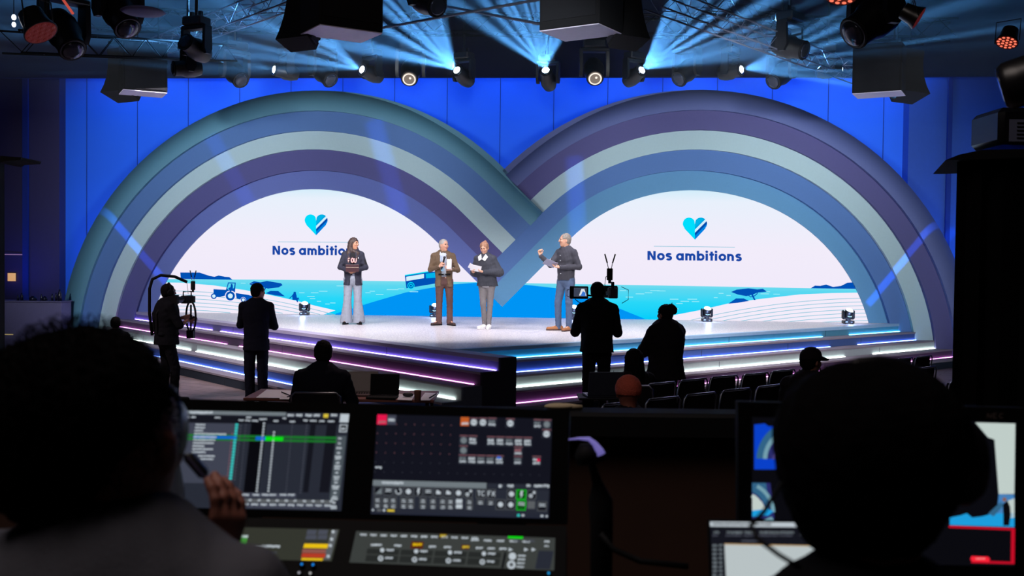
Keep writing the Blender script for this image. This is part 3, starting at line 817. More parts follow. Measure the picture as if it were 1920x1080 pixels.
# fixture bodies higher in the dark
for px, py, Y, a, s, lab in ((368, 92, 15.0, (-.3, -.7, .2), 1.0, 'dark lamp silhouette hanging left, above the far left wash lamp'),
                          (352, 128, 15.6, (-.6, -.4, -.1), .9, 'dark lamp silhouette just above the left end of the blue-black band'),
                          (1480, 88, 17.2, (.5, -.5, -.25), 1.25, 'dark lamp silhouette right of centre in the path of a beam'),
                          (120, 62, 12.5, (.5, -.4, -.7), 1.3, 'large dark lamp silhouette at upper left, angled down to the right'),
                          (222, 22, 12.5, (.5, -.4, -.7), 1.3, 'large dark lamp silhouette near the top edge left of the oval disc'),
                          (1640, 34, 10.5, (-.75, -.3, -.55), 1.35, 'long dark profile lamp at upper right, pointing down to the left'),
                          (800, 2, 13.0, (.4, -.5, -.3), 1.1, 'dark lamp silhouette at the top edge above centre left')):
    moving_head(lab, PY(px, py, Y), a, 'off', s, hang=8.72)

# par cans with red glow
m_par = mat('par_can_black', (18, 16, 20), .35)
g_red = glow('par_red_led', (255, 120, 92), 1.15); g_redd = mat('par_face_dark_red', (92, 30, 26), .4, emit=(180, 60, 48), strength=.12)
def par(label, p, a, r, lit, parts=7):
    a = Vector(a).normalized(); t = thing('par_lamp', label, 'stage light', p)
    B = MB(); B.loft([ring(a*z, a, q*r, 22) for z, q in ((-1.5*r, .35), (-1.4*r, .7), (-.5*r, .8), (0, 1.0), (.06*r, 1.0))], m_par); B.build('can', t, 'angle')
    F = MB(); F.loft([ring(a*(.061*r), a, r*.93, 22), ring(a*(.07*r), a, r*.93, 22)], g_redd)
    F.build('face', t)
    G = MB(); s = a.cross(Vector((0, 0, 1))).normalized(); u = s.cross(a)
    for k, n in ((0, 1), (.38, 6), (.74, 12)):
        for j in range(n):
            an = 2*PI*j/n; c = a*(.075*r) + s*(math.cos(an)*k*r) + u*(math.sin(an)*k*r)
            G.loft([ring(c, a, r*.14, 8), ring(c+a*(.02*r), a, r*.10, 8)], g_red if lit else g_redd)
    G.build('led_array', t)
    Y = MB(); Y.tube([s*(1.12*r), s*(1.12*r)-a*(.6*r)+Vector((0, 0, 1.5*r)), -s*(1.12*r)-a*(.6*r)+Vector((0, 0, 1.5*r)), -s*(1.12*r)], .05*r, m_par, 6); Y.build('yoke', t)
    return t
par('black par lamp with a glowing red face at the far upper right', PY(1888, 79, 9), (-.35, -.30, -.85), .095, True)
par('black par lamp with dull red face turned right, upper right', PY(1722, 34, 9), (.75, -.3, -.5), .105, False)
par('black par lamp with glowing red rim on the upper left clutter', PY(76, 60, 9), (.55, -.2, -.85), .15, False)
par('red-faced par lamp cut off by the top edge at upper right', PY(1577, -10, 9), (-.2, -.3, -.9), .15, True)
# bright work bulbs in the upper left clutter
g_bulb = glow('bulb_white', (235, 240, 255), 3.)
for px, py, lab, r in ((86, 64, 'bright white bulb low on the upper left lamp cluster, largest of four', .05), (26, 38, 'small bright bulb on the left lamp cluster, upper of the left pair', .02), (26, 51, 'small bright bulb on the left lamp cluster, lower of the left pair', .018), (74, 39, 'small bright bulb above the largest one in the left cluster', .022)):
    M = MB(); M.ball((0, 0, 0), (r, r, r*1.3), g_bulb, 10, 8); M.cyl((0, 0, r), (0, 0, 8.71-PY(px, py, 9.1).z), .004, black, 5); o = M.build('lamp_bulb', None, True); o.location = PY(px, py, 9.1)
    tag(o, lab, 'bulb')
# red rod
o = MB().tube([PY(116, -4, 9), PY(137, 26, 9)], .012, glow('rod_red', (205, 84, 70), .8), 6).build('signal_rod', None); tag(o, 'thin glowing red rod at the top edge upper left', 'light rod')
o = MB().lathe([(.001, -.03), (.20, -.02), (.235, 0), (.20, .02), (.001, .03)], mat('disc_pale', (96, 92, 136), .7), 28).build('ceiling_disc', None, True)
o.location = PY(268, 27, 11); tag(o, 'pale lilac oval ceiling disc near the top left', 'ceiling fitting')

# ---- line arrays and sub cabinets
m_spk = mat('speaker_cloth', (16, 15, 19), .9); m_spkb = mat('underside_bounce_light', (225, 214, 235), .7)  # underside colour carries the light bounced up from the deck
def line_array(label, p, yaw, n, s, dirv, tilt0=0., dt=5.):
    """curved column of wedge cabinets, p = bottom of column"""
    t = thing('line_array_speaker', label, 'loudspeaker', p, yaw)
    z = 0.; a = tilt0; y = 0.; segs = []
    for i in range(n):
        h = .22*s; segs.append((y, z, a)); y += math.sin(math.radians(a))*h; z += math.cos(math.radians(a))*h; a -= dt
    for i, (y0, z0, a0) in enumerate(segs):
        c = MB(); ca, sa = math.cos(math.radians(a0)), math.sin(math.radians(a0)); h = .205*s
        M = Matrix(((1, 0, 0, 0), (0, ca, sa, y0), (0, -sa, ca, z0), (0, 0, 0, 1)))
        w = .40*s; d = .42*s
        c.loft([[Vector((-w, -d/2, .02*h)), Vector((w, -d/2, .02*h)), Vector((w*.8, d/2, .12*h)), Vector((-w*.8, d/2, .12*h))],
                [Vector((-w, -d/2, h)), Vector((w, -d/2, h)), Vector((w*.8, d/2, h*.9)), Vector((-w*.8, d/2, h*.9))]], m_spk, M)
        for k in (-1, 1): c.box((k*w*.98, 0, h*.5), (.02, d*.5, h*.5), dgrey, M)
        c.build('cabinet', t)
    f = MB()
    tp = segs[-1]; f.box((0, tp[0], tp[1]+.30*s), (.7*s, .5*s, .06*s), black)
    for k in (-1, 1): f.cyl((k*.25*s, tp[0], tp[1]+.3*s), (k*.25*s, tp[0], max(.5, 8.6-p[2])), .012, black, 6)
    f.build('flying_frame', t)
    return t
def sub_stack(label, p, yaw, w, d, h, cap=True):
    t = thing('subwoofer_cabinet', label, 'loudspeaker', p, yaw)
    b2 = MB(); b2.box((0, 0, h/2+.01), (w, d, h), m_spk, bev=.015); 
    for i in range(1, int(h/.5)+1): b2.box((0, 0, i*.5), (w*1.004, d*1.004, .012), black)
    b2.build('cabinet', t)
    u = MB(); u.box((0, 0, .004), (w*.985, d*.985, .012), m_spkb); u.build('underside', t)
    g = MB(); g.box((0, -d/2-.006, h/2), (w*.9, .012, h*.9), mat('grille', (22, 22, 27), .9, bump=.4, scale=90)); g.build('grille', t)
    for k in (-1, 1):
        c = MB(); c.cyl((k*w*.35, 0, h), (k*w*.35, 0, max(h+.2, 8.6-p[2])), .012, black, 6); c.build('chain', t)
    return t
# inner pair near the top edge
sub_stack('large dark flown speaker box left of centre with light painted on its square underside', PY(640, 64, 12.2), math.radians(32), .80, .64, 2.2)
sub_stack('large dark flown speaker box right of centre with light painted on its square underside', PY(1090, 62, 12.2), math.radians(-32), .80, .64, 2.2)
line_array('curved black line array left of centre beside the flown box', PY(557, 84, 12.4), math.radians(-28), 8, .62, 1, 30, 5)
line_array('curved black line array right of centre beside the flown box', PY(1178, 82, 12.4), math.radians(28), 8, .62, 1, 30, 5)
sub_stack('dark flown speaker box at left in front of the blue wall', PY(268, 176, 17.5), math.radians(28), .72, .58, .82)
sub_stack('dark flown speaker box at right in front of the blue wall', PY(1648, 178, 17.5), math.radians(-28), .80, .58, .82)
line_array('black line array at left, half hidden behind the flown box', PY(226, 182, 17.8), math.radians(-30), 5, .85, 1, 28, 9)
line_array('black line array at right, half hidden behind the flown box', PY(1706, 184, 17.8), math.radians(30), 5, .85, 1, 28, 9)

# big black lamp barrel at right edge (near)
t = thing('follow_spot', 'large black lamp barrel cut by the right edge, high up', 'stage light', PY(1925, 150, 3.4))
a = Vector((-.75, .35, -.25)).normalized()
B = MB(); B.loft([ring(a*z, a, r, 28) for z, r in ((-.5, .05), (-.48, .075), (-.1, .078), (.02, .082), (.06, .08), (.075, .07), (.08, .0655))], m_par)
B.build('barrel', t, 'angle')
B = MB(); B.loft([ring(a*.081, a, .064, 28), ring(a*.083, a, .03, 28)], m_lens); B.build('lens', t, True)
B = MB(); B.tube([(0, 0, 8.7-t.location.z), (0, 0, .3), (.1, .0, .12), (.1, 0, 0)], .014, m_par, 8); B.build('yoke', t)

# floor lamps along the foot of the screen
g_dome = glow('floor_lamp_dome', (205, 225, 255), 7.); g_smile = glow('floor_lamp_smile', (170, 220, 255), 1.6)
for px, py, Y, sc, lab in ((571, 588, 22.5, .92, 'moving floor lamp with bright dome left on stage, beside the suited man'), (815, 590, 22.3, .92, 'moving floor lamp with bright dome half hidden behind the man in the brown blazer'),
                    (1076, 598, 22.0, .95, 'moving floor lamp glimpsed between the legs of the man in jeans'), (1325, 600, 21.8, .98, 'moving floor lamp with bright dome standing right of the woman with the bun'),
                    (1590, 607, 21.6, 1.0, 'moving floor lamp with bright dome at the far right end of the deck')):
    p = PY(px, py, Y); p.z = S_
    t = thing('floor_lamp', lab, 'stage light', p)
    s = sc*.88
    B = MB(); B.box((0, 0, .045*s), (.25*s, .22*s, .075*s), m_head, bev=.012*s); B.box((-.07*s, -.113*s, .05*s), (.05*s, .006*s, .03*s), mat('display', (150, 170, 200), .3))
    B.box((.05*s, -.113*s, .045*s), (.04*s, .006*s, .012*s), mat('display', (150, 170, 200), .3))
    B.cyl((0, 0, .08*s), (0, 0, .11*s), .06*s, dgrey, 14)
    for i in (-1, 1):
        for j in (-1, 1): B.cyl((i*.09*s, j*.08*s, 0), (i*.09*s, j*.08*s, .012*s), .015*s, black, 8)
    B.build('base', t, 'angle')
    Y_ = MB(); Y_.box((0, 0, .13*s), (.27*s, .12*s, .05*s), m_yoke, bev=.02*s)
    for i in (-1, 1): Y_.box((i*.125*s, 0, .225*s), (.045*s, .13*s, .21*s), m_yoke, bev=.02*s)
    Y_.build('yoke', t, 'angle')
    a = Vector((.12 if px < 1400 else .25, -.35, .9)).normalized(); c = Vector((0, 0, .245*s))
    H = MB(); H.loft([ring(c+a*(z*s), a, r*s, 20) for z, r in ((-.11, .05), (-.09, .085), (0, .10), (.07, .098), (.085, .09))], m_head); H.build('head', t, 'angle')
    D = MB(); D.loft([ring(c+a*((.085+.05*math.sin(q))*s), a, (.088*math.cos(q)+.001)*s, 18) for q in [i*PI/2/6 for i in range(7)]], g_dome); D.build('dome', t, True)
    Sm = MB(); pts = [Vector((math.sin(q)*.055*s, -.112*s+.0*s, (.205 - math.cos(q)*.03)*s)) for q in [(-1.15+i*.23) for i in range(11)]]
    Sm.tube(pts, [.004*s+.007*s*math.sin(PI*i/10) for i in range(11)], g_smile, 6); Sm.build('smile_strip', t)
    l = bpy.data.lights.new('floor_lamp_glow', 'POINT'); l.energy = 5; l.color = (.35, .5, 1.); l.shadow_soft_size = .05
    o = bpy.data.objects.new('floor_lamp_glow', l); COL.objects.link(o); o.location = p + Vector((0, -.22, .16))

# haze that hangs under the ceiling
hz = bpy.data.materials.new('stage_haze'); hz.use_nodes = True; nt = hz.node_tree; nt.nodes.remove(nt.nodes['Principled BSDF'])
vs_ = nt.nodes.new('ShaderNodeVolumeScatter'); vs_.inputs['Color'].default_value = (.8, .9, 1, 1); vs_.inputs['Density'].default_value = .019; vs_.inputs['Anisotropy'].default_value = .25
nt.links.new(vs_.outputs[0], nt.nodes['Material Output'].inputs['Volume'])
hb = MB().box((0, 13.5, 6.95), (28, 17.5, 3.4), hz).build('haze')
tag(hb, 'thin stage haze hanging under the ceiling that makes the lamp beams visible', 'haze', kind='stuff')

# ================================================================== BODIES: smooth distance fields -> one continuous surface
class Field:
    """Union of round cones / ellipsoids sampled on a grid; meshed with surface nets."""
    def __init__(s, voxel): s.h = voxel; s.p = []
    def cone(s, a, b, ra, rb, k=.02, m=0, sq=None, op='U'):
        s.p.append(('c', np.array(a, float), np.array(b, float), ra, rb, k, m, sq, op)); return s
    def ell(s, c, r, axes=None, k=.02, m=0, op='U'):
        s.p.append(('e', np.array(c, float), np.array(r, float), None if axes is None else np.array(axes, float), 0, k, m, None, op)); return s
    def plane(s, pt, n):   # cut away everything on the side n points to
        s.p.append(('p', np.array(pt, float), np.array(n, float), 0, 0, 0, 0, None, 'P')); return s
    def bounds(s):
        lo = np.full(3, 1e9); hi = -lo
        for q in s.p:
            if q[8] != 'U': continue
            if q[0] == 'c':
                f = 1. if q[7] is None else max(1., q[7][1])
                for c, r in ((q[1], q[3]), (q[2], q[4])): lo = np.minimum(lo, c-r*f); hi = np.maximum(hi, c+r*f)
            else: r = q[2].max(); lo = np.minimum(lo, q[1]-r); hi = np.maximum(hi, q[1]+r)
        return lo, hi
    def mesh(s, noise=0., nscale=20., seed=0):
        h = s.h; lo, hi = s.bounds(); lo = lo-3*h-noise; hi = hi+3*h+noise
        n = np.ceil((hi-lo)/h).astype(int)+1
        F = np.full(n, .25, np.float32); Mt = np.zeros(n, np.int8)
        ax = [lo[i]+h*np.arange(n[i]) for i in range(3)]
        for q in s.p:
            kind, A, B_, ra, rb, k, m, sq, op = q
            if op == 'P':
                G = ((ax[0][:, None, None]-A[0])*B_[0]+(ax[1][None, :, None]-A[1])*B_[1]+(ax[2][None, None, :]-A[2])*B_[2])/np.linalg.norm(B_)
                F = np.maximum(F, G.astype(np.float32)); continue
            if kind == 'c':
                f = 1. if sq is None else max(1., sq[1]); pad = k*1.5+2*h+.04
                l = np.minimum(A-ra*f, B_-rb*f)-pad; u = np.maximum(A+ra*f, B_+rb*f)+pad
            else: R_ = B_.max(); l = A-R_-.06-k; u = A+R_+.06+k
            i0 = np.clip(np.floor((l-lo)/h).astype(int), 0, n-1); i1 = np.clip(np.ceil((u-lo)/h).astype(int)+1, 1, n)
            X, Y, Z = np.meshgrid(ax[0][i0[0]:i1[0]], ax[1][i0[1]:i1[1]], ax[2][i0[2]:i1[2]], indexing='ij')
            if kind == 'c':
                P_ = np.stack([X-A[0], Y-A[1], Z-A[2]], -1); D = B_-A; scale = 1.
                if sq is not None:
                    w, fct = np.array(sq[0], float), sq[1]; w = w/np.linalg.norm(w)
                    P_ = P_ + (1/fct-1)*np.sum(P_*w, -1, keepdims=True)*w; D = D+(1/fct-1)*np.dot(D, w)*w; scale = min(1., fct)
                dd = np.dot(D, D)+1e-12; t = np.clip(np.sum(P_*D, -1)/dd, 0, 1)
                d = (np.linalg.norm(P_-t[..., None]*D, axis=-1)-(ra+(rb-ra)*t))*scale
            else:
                P_ = np.stack([X-A[0], Y-A[1], Z-A[2]], -1)
                if ra is not None: P_ = P_ @ ra.T
                k0 = np.linalg.norm(P_/B_, axis=-1)+1e-9; k1 = np.linalg.norm(P_/(B_**2), axis=-1)+1e-9; d = k0*(k0-1)/k1
            sl = tuple(slice(i0[i], i1[i]) for i in range(3)); G = F[sl]
            if op == 'U':
                hh = np.clip(.5+.5*(G-d)/max(k, 1e-6), 0, 1); R2 = G*(1-hh)+d*hh-k*hh*(1-hh)
                mm = Mt[sl]; mm[d < G] = m; Mt[sl] = mm; F[sl] = R2
            elif op == 'S':
                F[sl] = np.maximum(G, -d)
            elif op == 'M':    # only repaints
                mm = Mt[sl]; mm[d < 0] = m; Mt[sl] = mm
        if noise:
            rs = np.random.RandomState(seed)
            X, Y, Z = np.meshgrid(*ax, indexing='ij'); N = 0
            for o in range(4):
                w = rs.normal(size=3); w = w/np.linalg.norm(w)*nscale*(1+.6*o); v = rs.normal(size=3); v = v/np.linalg.norm(v)*nscale*(1+.5*o)
                N = N + np.sin(X*w[0]+Y*w[1]+Z*w[2]+rs.rand()*6)*np.sin(X*v[0]+Y*v[1]+Z*v[2]+rs.rand()*6)
            F = F + (noise*.5*N).astype(np.float32)
        # surface nets
        ins = F < 0
        cnt = np.zeros(np.array(n)-1, np.int8); acc = np.zeros(tuple(np.array(n)-1)+(3,), np.float32); ne = np.zeros(np.array(n)-1, np.float32)
        def cs(o): return tuple(slice(o[i], n[i]-1+o[i]) for i in range(3))
        cor = [(i, j, k) for i in (0, 1) for j in (0, 1) for k in (0, 1)]
        for o in cor: cnt += ins[cs(o)]
        act = (cnt > 0) & (cnt < 8)
        idx = np.argwhere(act)
        if len(idx) == 0: return [], [], []
        vid = -np.ones(act.shape, np.int64); vid[act] = np.arange(len(idx))
        vals = np.stack([F[idx[:, 0]+o[0], idx[:, 1]+o[1], idx[:, 2]+o[2]] for o in cor], 1)
        pos = np.zeros((len(idx), 3)); w = np.zeros(len(idx))
        for a in range(8):
            for b2 in range(a+1, 8):
                df = [cor[b2][i]-cor[a][i] for i in range(3)]
                if sum(abs(x) for x in df) != 1: continue
                va, vb = vals[:, a], vals[:, b2]; c = (va < 0) != (vb < 0); t = np.where(c, va/(va-vb+1e-12), 0)
                for i in range(3): pos[:, i] += np.where(c, cor[a][i]+t*df[i], 0)
                w += c
        pos = (pos/w[:, None]+idx)*h+lo
        faces = []
        for d in range(3):
            e = [0, 0, 0]; e[d] = 1
            s0 = tuple(slice(1 if i != d else 0, n[i]-1) for i in range(3))
            s1 = tuple(slice(1 if i != d else 1, n[i]-1 if i != d else n[i]) for i in range(3))
            A_ = ins[s0]; Bx = ins[s1]; ch = np.argwhere(A_ != Bx)
            if len(ch) == 0: continue
            fl = A_[tuple(ch.T)]
            base = ch.copy()
            for i in range(3):
                if i != d: base[:, i] += 1
            u_, v_ = [(1, 2), (2, 0), (0, 1)][d]
            def g(du, dv):
                q = base.copy(); q[:, u_] += du; q[:, v_] += dv; return vid[q[:, 0], q[:, 1], q[:, 2]]
            Q = np.stack([g(-1, -1), g(0, -1), g(0, 0), g(-1, 0)], 1)
            Q[~fl] = Q[~fl][:, ::-1]; faces.append(Q)
        Q = np.concatenate(faces); Q = Q[(Q >= 0).all(1)]
        vm = Mt[np.clip(idx[:, 0], 0, n[0]-1), idx[:, 1], idx[:, 2]]
        return pos, Q, vm[Q[:, 0]]
    def build(s, name, mats, parent=None, origin=None, noise=0., nscale=20., seed=0, painters=None):
        pos, Q, fm = s.mesh(noise, nscale, seed)
        fm = np.array(fm)
        if painters:
            cen = pos[Q].mean(1)
            for c, r, m in painters:
                c = np.array(c, float); r = np.array(r if isinstance(r, (list, tuple)) else (r, r, r), float)
                fm[(((cen-c)/r)**2).sum(1) < 1] = m
        org = np.array(origin if origin is not None else (parent.location if parent else (0, 0, 0)))
        me = bpy.data.meshes.new(name); vv = (pos-org).astype(np.float32)
        me.vertices.add(len(vv)); me.vertices.foreach_set('co', vv.ravel())
        me.loops.add(len(Q)*4); me.loops.foreach_set('vertex_index', Q.ravel().astype(np.int32))
        me.polygons.add(len(Q)); me.polygons.foreach_set('loop_start', (np.arange(len(Q))*4).astype(np.int32))
        try: me.polygons.foreach_set('loop_total', np.full(len(Q), 4, np.int32))
        except Exception: pass
        for m in mats: me.materials.append(m)
        me.polygons.foreach_set('material_index', fm.astype(np.int32)); me.polygons.foreach_set('use_smooth', np.ones(len(Q), bool))
        me.update(calc_edges=True); me.validate()
        o = bpy.data.objects.new(name, me); COL.objects.link(o)
        if parent is not None: o.parent = parent
        else: o.location = org
        return o

V = lambda *a: np.array(a, float)
def nrm(v): v = np.array(v, float); return v/np.linalg.norm(v)

def add_hand(F, wrist, d, palm, curl=.5, side=1, s=1., m=0, spread=.35):
    """wrist point, direction of the hand, palm normal (towards what is held); side = +1/-1 chooses the thumb side"""
    d = nrm(d); palm = nrm(palm-np.dot(palm, d)*d); lat = np.cross(d, palm)*side
    w = np.array(wrist, float)
    F.cone(w, w+d*.03*s, .024*s, .028*s, .012, m, (palm, .75))
    for i, o in enumerate((-.026, -.009, .009, .026)):
        F.cone(w+d*.03*s+lat*o*.6*s, w+d*.085*s+lat*o*s, .016*s, .0125*s, .012, m, (palm, .8))
    L = (.066, .078, .074, .058); rr = (.0088, .0092, .0088, .0078)
    for i, o in enumerate((.030, .010, -.010, -.029)):
        p = w+d*.088*s+lat*o*s; ang = curl*(.75+.08*i); q = p
        for j, (fr, bend) in enumerate(((.42, .9), (.33, 2.0), (.25, 2.9))):
            a = ang*bend; v = d*math.cos(a)+palm*math.sin(a)+lat*o*spread*3
            n_ = q+nrm(v)*L[i]*fr*s; F.cone(q, n_, rr[i]*s, rr[i]*.92*s, .004, m); q = n_
    p = w+d*.03*s+lat*.028*s
    t1 = p+nrm(d*.75+lat*.75+palm*.3)*.038*s; t2 = t1+nrm(d*.9+lat*.25+palm*(.2+.5*curl))*.032*s
    F.cone(p, t1, .0145*s, .011*s, .008, m); F.cone(t1, t2, .011*s, .009*s, .005, m)

def add_head(F, c, f, up, s=1., m=0, nose=1., jaw=1.):
    """c = centre of the skull, f = facing, s=1 gives a 23 cm head"""
    f = nrm(f); up = nrm(up-np.dot(up, f)*f); r = np.cross(f, up); c = np.array(c, float)
    A = np.stack([r, f, up])
    F.ell(c+up*.018*s-f*.010*s, (.076*s, .094*s, .094*s), A, .03, m)
    F.ell(c-up*.045*s+f*.022*s, (.058*s*jaw, .066*s, .072*s), A, .03, m)
    F.ell(c-up*.098*s+f*.058*s, (.026*s*jaw, .022*s, .020*s), A, .022, m)      # chin
    F.cone(c+up*.012*s+f*.088*s, c-up*.026*s+f*.100*s*nose, .008*s, .011*s, .008, m)    # nose
    F.cone(c+up*.026*s+f*.084*s-r*.03*s, c+up*.026*s+f*.084*s+r*.03*s, .010*s, .010*s, .012, m)  # brow
    F.cone(c-up*.058*s+f*.084*s-r*.016*s, c-up*.058*s+f*.084*s+r*.016*s, .008*s, .008*s, .006, m)  # lips
    for q in (-1, 1):
        F.ell(c-up*.022*s+f*.068*s+r*q*.036*s, (.020*s, .02*s, .02*s), A, .015, m)   # cheeks
        e = c-f*.006*s-up*.012*s+r*q*.078*s
        F.ell(e, (.009*s, .019*s, .031*s), A, .006, m)
        F.ell(c+up*.010*s+f*.094*s+r*q*.030*s, (.012*s, .010*s, .009*s), A, op='S')
    return A

def face_paint(c, f, up, s, mi_eye, mi_lip, mi_brow, teeth=None):
    f = nrm(f); up = nrm(up-np.dot(up, f)*f); r = np.cross(f, up); c = np.array(c, float); P_ = []
    for q in (-1, 1):
        P_.append((c+up*.010*s+f*.082*s+r*q*.030*s, (.013*s, .013*s, .008*s), mi_eye))
        for j in range(4): P_.append((c+up*(.030+.002*math.sin(j))*s+f*.090*s+r*q*(.016+.009*j)*s, .0075*s, mi_brow))
    for j in range(-3, 4): P_.append((c-up*(.058-.0012*j*j)*s+f*.090*s+r*j*.0075*s, .0085*s, mi_lip))
    if teeth is not None:
        for j in range(-2, 3): P_.append((c-up*.0565*s+f*.093*s+r*j*.006*s, .0045*s, teeth))
    return P_

skin = mat('skin_warm', (214, 160, 134), .55, var=.06, scale=30)
skin2 = mat('skin_tan', (196, 140, 112), .55, var=.06, scale=30)
skin_d = mat('skin_shadowed', (150, 100, 84), .55, var=.06)  # crew skin with shade put into a darker colour
lip = mat('lip_rose', (176, 86, 84), .5); eye_m = mat('eye_dark', (40, 28, 26), .4); brow = mat('brow_brown', (70, 52, 44), .8)
browg = mat('brow_grey', (120, 112, 108), .8); teeth_m = mat('teeth', (232, 226, 220), .4)

def figure(label, base, H=1.72, yaw=0., head_yaw=None, head_pitch=0., legs=None, arms=None, skin_mat=None, spec=None, vox=.0075,
           lean=(0, 0), hips_w=1., body_w=1., sit=None, name='person'):
    """yaw 0 faces the hall (-y). Positions in the torso frame: l = towards screen right when yaw is 0, f = forward, z = up from the floor.
       Everything is laid out for a 1.75 m body and scaled by H."""
    k = H/1.75; base = np.array(base, float); sk = skin_mat or skin
    lat = V(math.cos(yaw), math.sin(yaw), 0); fw = V(math.sin(yaw), -math.cos(yaw), 0); up = V(0, 0, 1)
    def T(l, f, z): return base + (lat*l + fw*f)*k + up*z*k
    hy = yaw if head_yaw is None else head_yaw
    hf = V(math.sin(hy)*math.cos(head_pitch), -math.cos(hy)*math.cos(head_pitch), math.sin(head_pitch))
    lx, lf = lean; dz = 0 if not sit else sit
    J = dict(pel=T(0, 0, .93+dz), waist=T(lx*.4, lf*.4, 1.08+dz), chest=T(lx*.8, lf*.8, 1.30+dz), neck=T(lx, lf, 1.46+dz), head=T(lx, lf+.02, 1.625+dz))
    J['head'] = J['neck'] + up*.155*k + (hf*V(1, 1, 0))*.030*k + (fw*lf*.3)*k
    for q, n in ((1, 'A'), (-1, 'B')):
        J['hip'+n] = T(q*.088*hips_w, 0, .90+dz); J['kne'+n] = T(q*.10, .02, .50+dz*.4); J['ank'+n] = T(q*.10, 0, .085); J['toe'+n] = T(q*.13, .17, .03)
        J['sho'+n] = T(lx*.85+q*.172*body_w, lf*.85, 1.392+dz); J['elb'+n] = T(lx*.7+q*.25, lf*.6-.02, 1.13+dz); J['wri'+n] = T(lx*.5+q*.25, .06, .90+dz); J['hd'+n] = (T(q*.24, .10, .80+dz)-T(q*.25, .06, .90+dz))
        J['pa'+n] = -lat*q
    for dct in (legs or {}), (arms or {}):
        for kk, v in dct.items():
            if kk[:2] in ('hd', 'pa'): J[kk] = lat*v[0]+fw*v[1]+up*v[2]
            else: J[kk] = T(*v)
    P = thing_body = None
    F = Field(vox)
    add_head(F, J['head'], hf, up, k*spec.get('head', 1.), 0, spec.get('nose', 1.), spec.get('jaw', 1.))
    nr = spec.get('neck', .052)*k
    F.cone(J['neck']-up*.02*k, J['head']-up*.05*k-hf*.02*k, nr*1.15, nr, .03, 0)
    F.cone(J['chest'], J['neck']-up*.06*k, .11*k, .08*k, .05, 0, (fw, .72))
    F.cone(J['pel'], J['chest'], .12*k, .125*k, .05, 0, (fw, .68))
    curl = spec.get('curl', {'A': .5, 'B': .5})
    for n, q in (('A', 1), ('B', -1)):
        F.cone(J['sho'+n]-up*.01, J['elb'+n], .046*k, .037*k, .03, 0); F.cone(J['elb'+n], J['wri'+n], .037*k, .025*k, .015, 0)
        F.cone(J['chest']+up*.08*k, J['sho'+n], .06*k, .048*k, .03, 0)
        add_hand(F, J['wri'+n], J['hd'+n], J['pa'+n], curl[n], spec.get('thumb', {}).get(n, q), k*1.0, 0)
        F.cone(J['pel'], J['hip'+n], .10*k, .085*k, .04, 0)
        F.cone(J['hip'+n], J['kne'+n], .078*k, .050*k, .03, 0); F.cone(J['kne'+n], J['ank'+n], .050*k, .034*k, .02, 0)
        F.cone(J['ank'+n]-up*.02*k, J['ank'+n]-up*.03*k+(J['toe'+n]-J['ank'+n])*V(.62, .62, 0), .032*k, .022*k, .02, 0)
    F.plane(base+up*.004, (0, 0, -1))
    mats = [sk, eye_m, spec.get('lip', lip), spec.get('brow', brow), teeth_m]
    body = F.build(name, mats, None, base, painters=face_paint(J['head'], hf, up, k*spec.get('head', 1.), 1, 2, 3, 4 if spec.get('smile') else None))
    tag(body, label, 'person')
    J['lat'], J['fw'], J['up'], J['k'], J['hf'], J['base'], J['T'] = lat, fw, up, k, hf, base, T
    return body, J

def trousers(b, J, m, wide=1., flare=1., hem=.06, top=.98, vox=.009, noise=.0, kn=1., belt=None, dz=0):
    k = J['k']; up = J['up']; fw = J['fw']; F = Field(vox)
    F.cone(J['pel']-up*.02*k, J['pel']+up*.10*k, .148*k*wide**.3, .138*k*wide**.2, .03, 0, (fw, .70))
    for n in 'AB':
        F.cone(J['pel']-up*.03*k, J['hip'+n]-up*.05*k, .105*k, .090*k*wide**.2, .03, 0)
        F.cone(J['hip'+n], J['kne'+n], .090*k*wide**.2, .059*k*wide*kn, .02, 0)
        an = J['ank'+n]+up*(hem-.06)*k; F.cone(J['kne'+n], an, .059*k*wide*kn, .049*k*wide*flare, .015, 0)
        F.cone(an, an-up*.04, .049*k*wide*flare, .049*k*wide*flare, .005, 0)
    F.plane(J['base']+up*(hem*k*.35+.01), (0, 0, -1))
    F.plane(J['T'](0, 0, top+dz), (0, 0, 1))
    o = F.build('trousers', [m], b, noise=noise, nscale=38, seed=3)
    return o
def shoes(b, J, m, sole=None, big=1., name='shoe'):
    k = J['k']; up = J['up']
    for n in 'AB':
        F = Field(.0065); a = J['ank'+n]; t = J['toe'+n]; d = nrm((t-a)*V(1, 1, 0)); z0 = J['base'][2]
        heel = V(a[0], a[1], z0)-d*.045*k*big; toe = V(a[0], a[1], z0)+d*.175*k*big
        F.cone(heel+up*.045, heel+d*.10*k+up*.042, .038*k*big, .040*k*big, .02, 0); F.cone(heel+d*.08*k+up*.04, toe+up*.032, .040*k*big, .034*k*big, .02, 0, (up, .85))
        F.cone(heel+up*.05+d*.02, a+up*.01, .040*k*big, .042*k*big, .02, 0)
        F.plane(V(0, 0, z0+.012), (0, 0, -1)); F.build(name, [m], b)
        F = Field(.0065); F.cone(heel+up*.010, heel+d*.10*k+up*.010, .041*k*big, .043*k*big, .01, 0); F.cone(heel+d*.08*k+up*.01, toe+up*.01, .043*k*big, .037*k*big, .01, 0)
        F.plane(V(0, 0, z0+.001), (0, 0, -1)); F.plane(V(0, 0, z0+.022), (0, 0, 1)); F.build('sole', [sole or black], b)
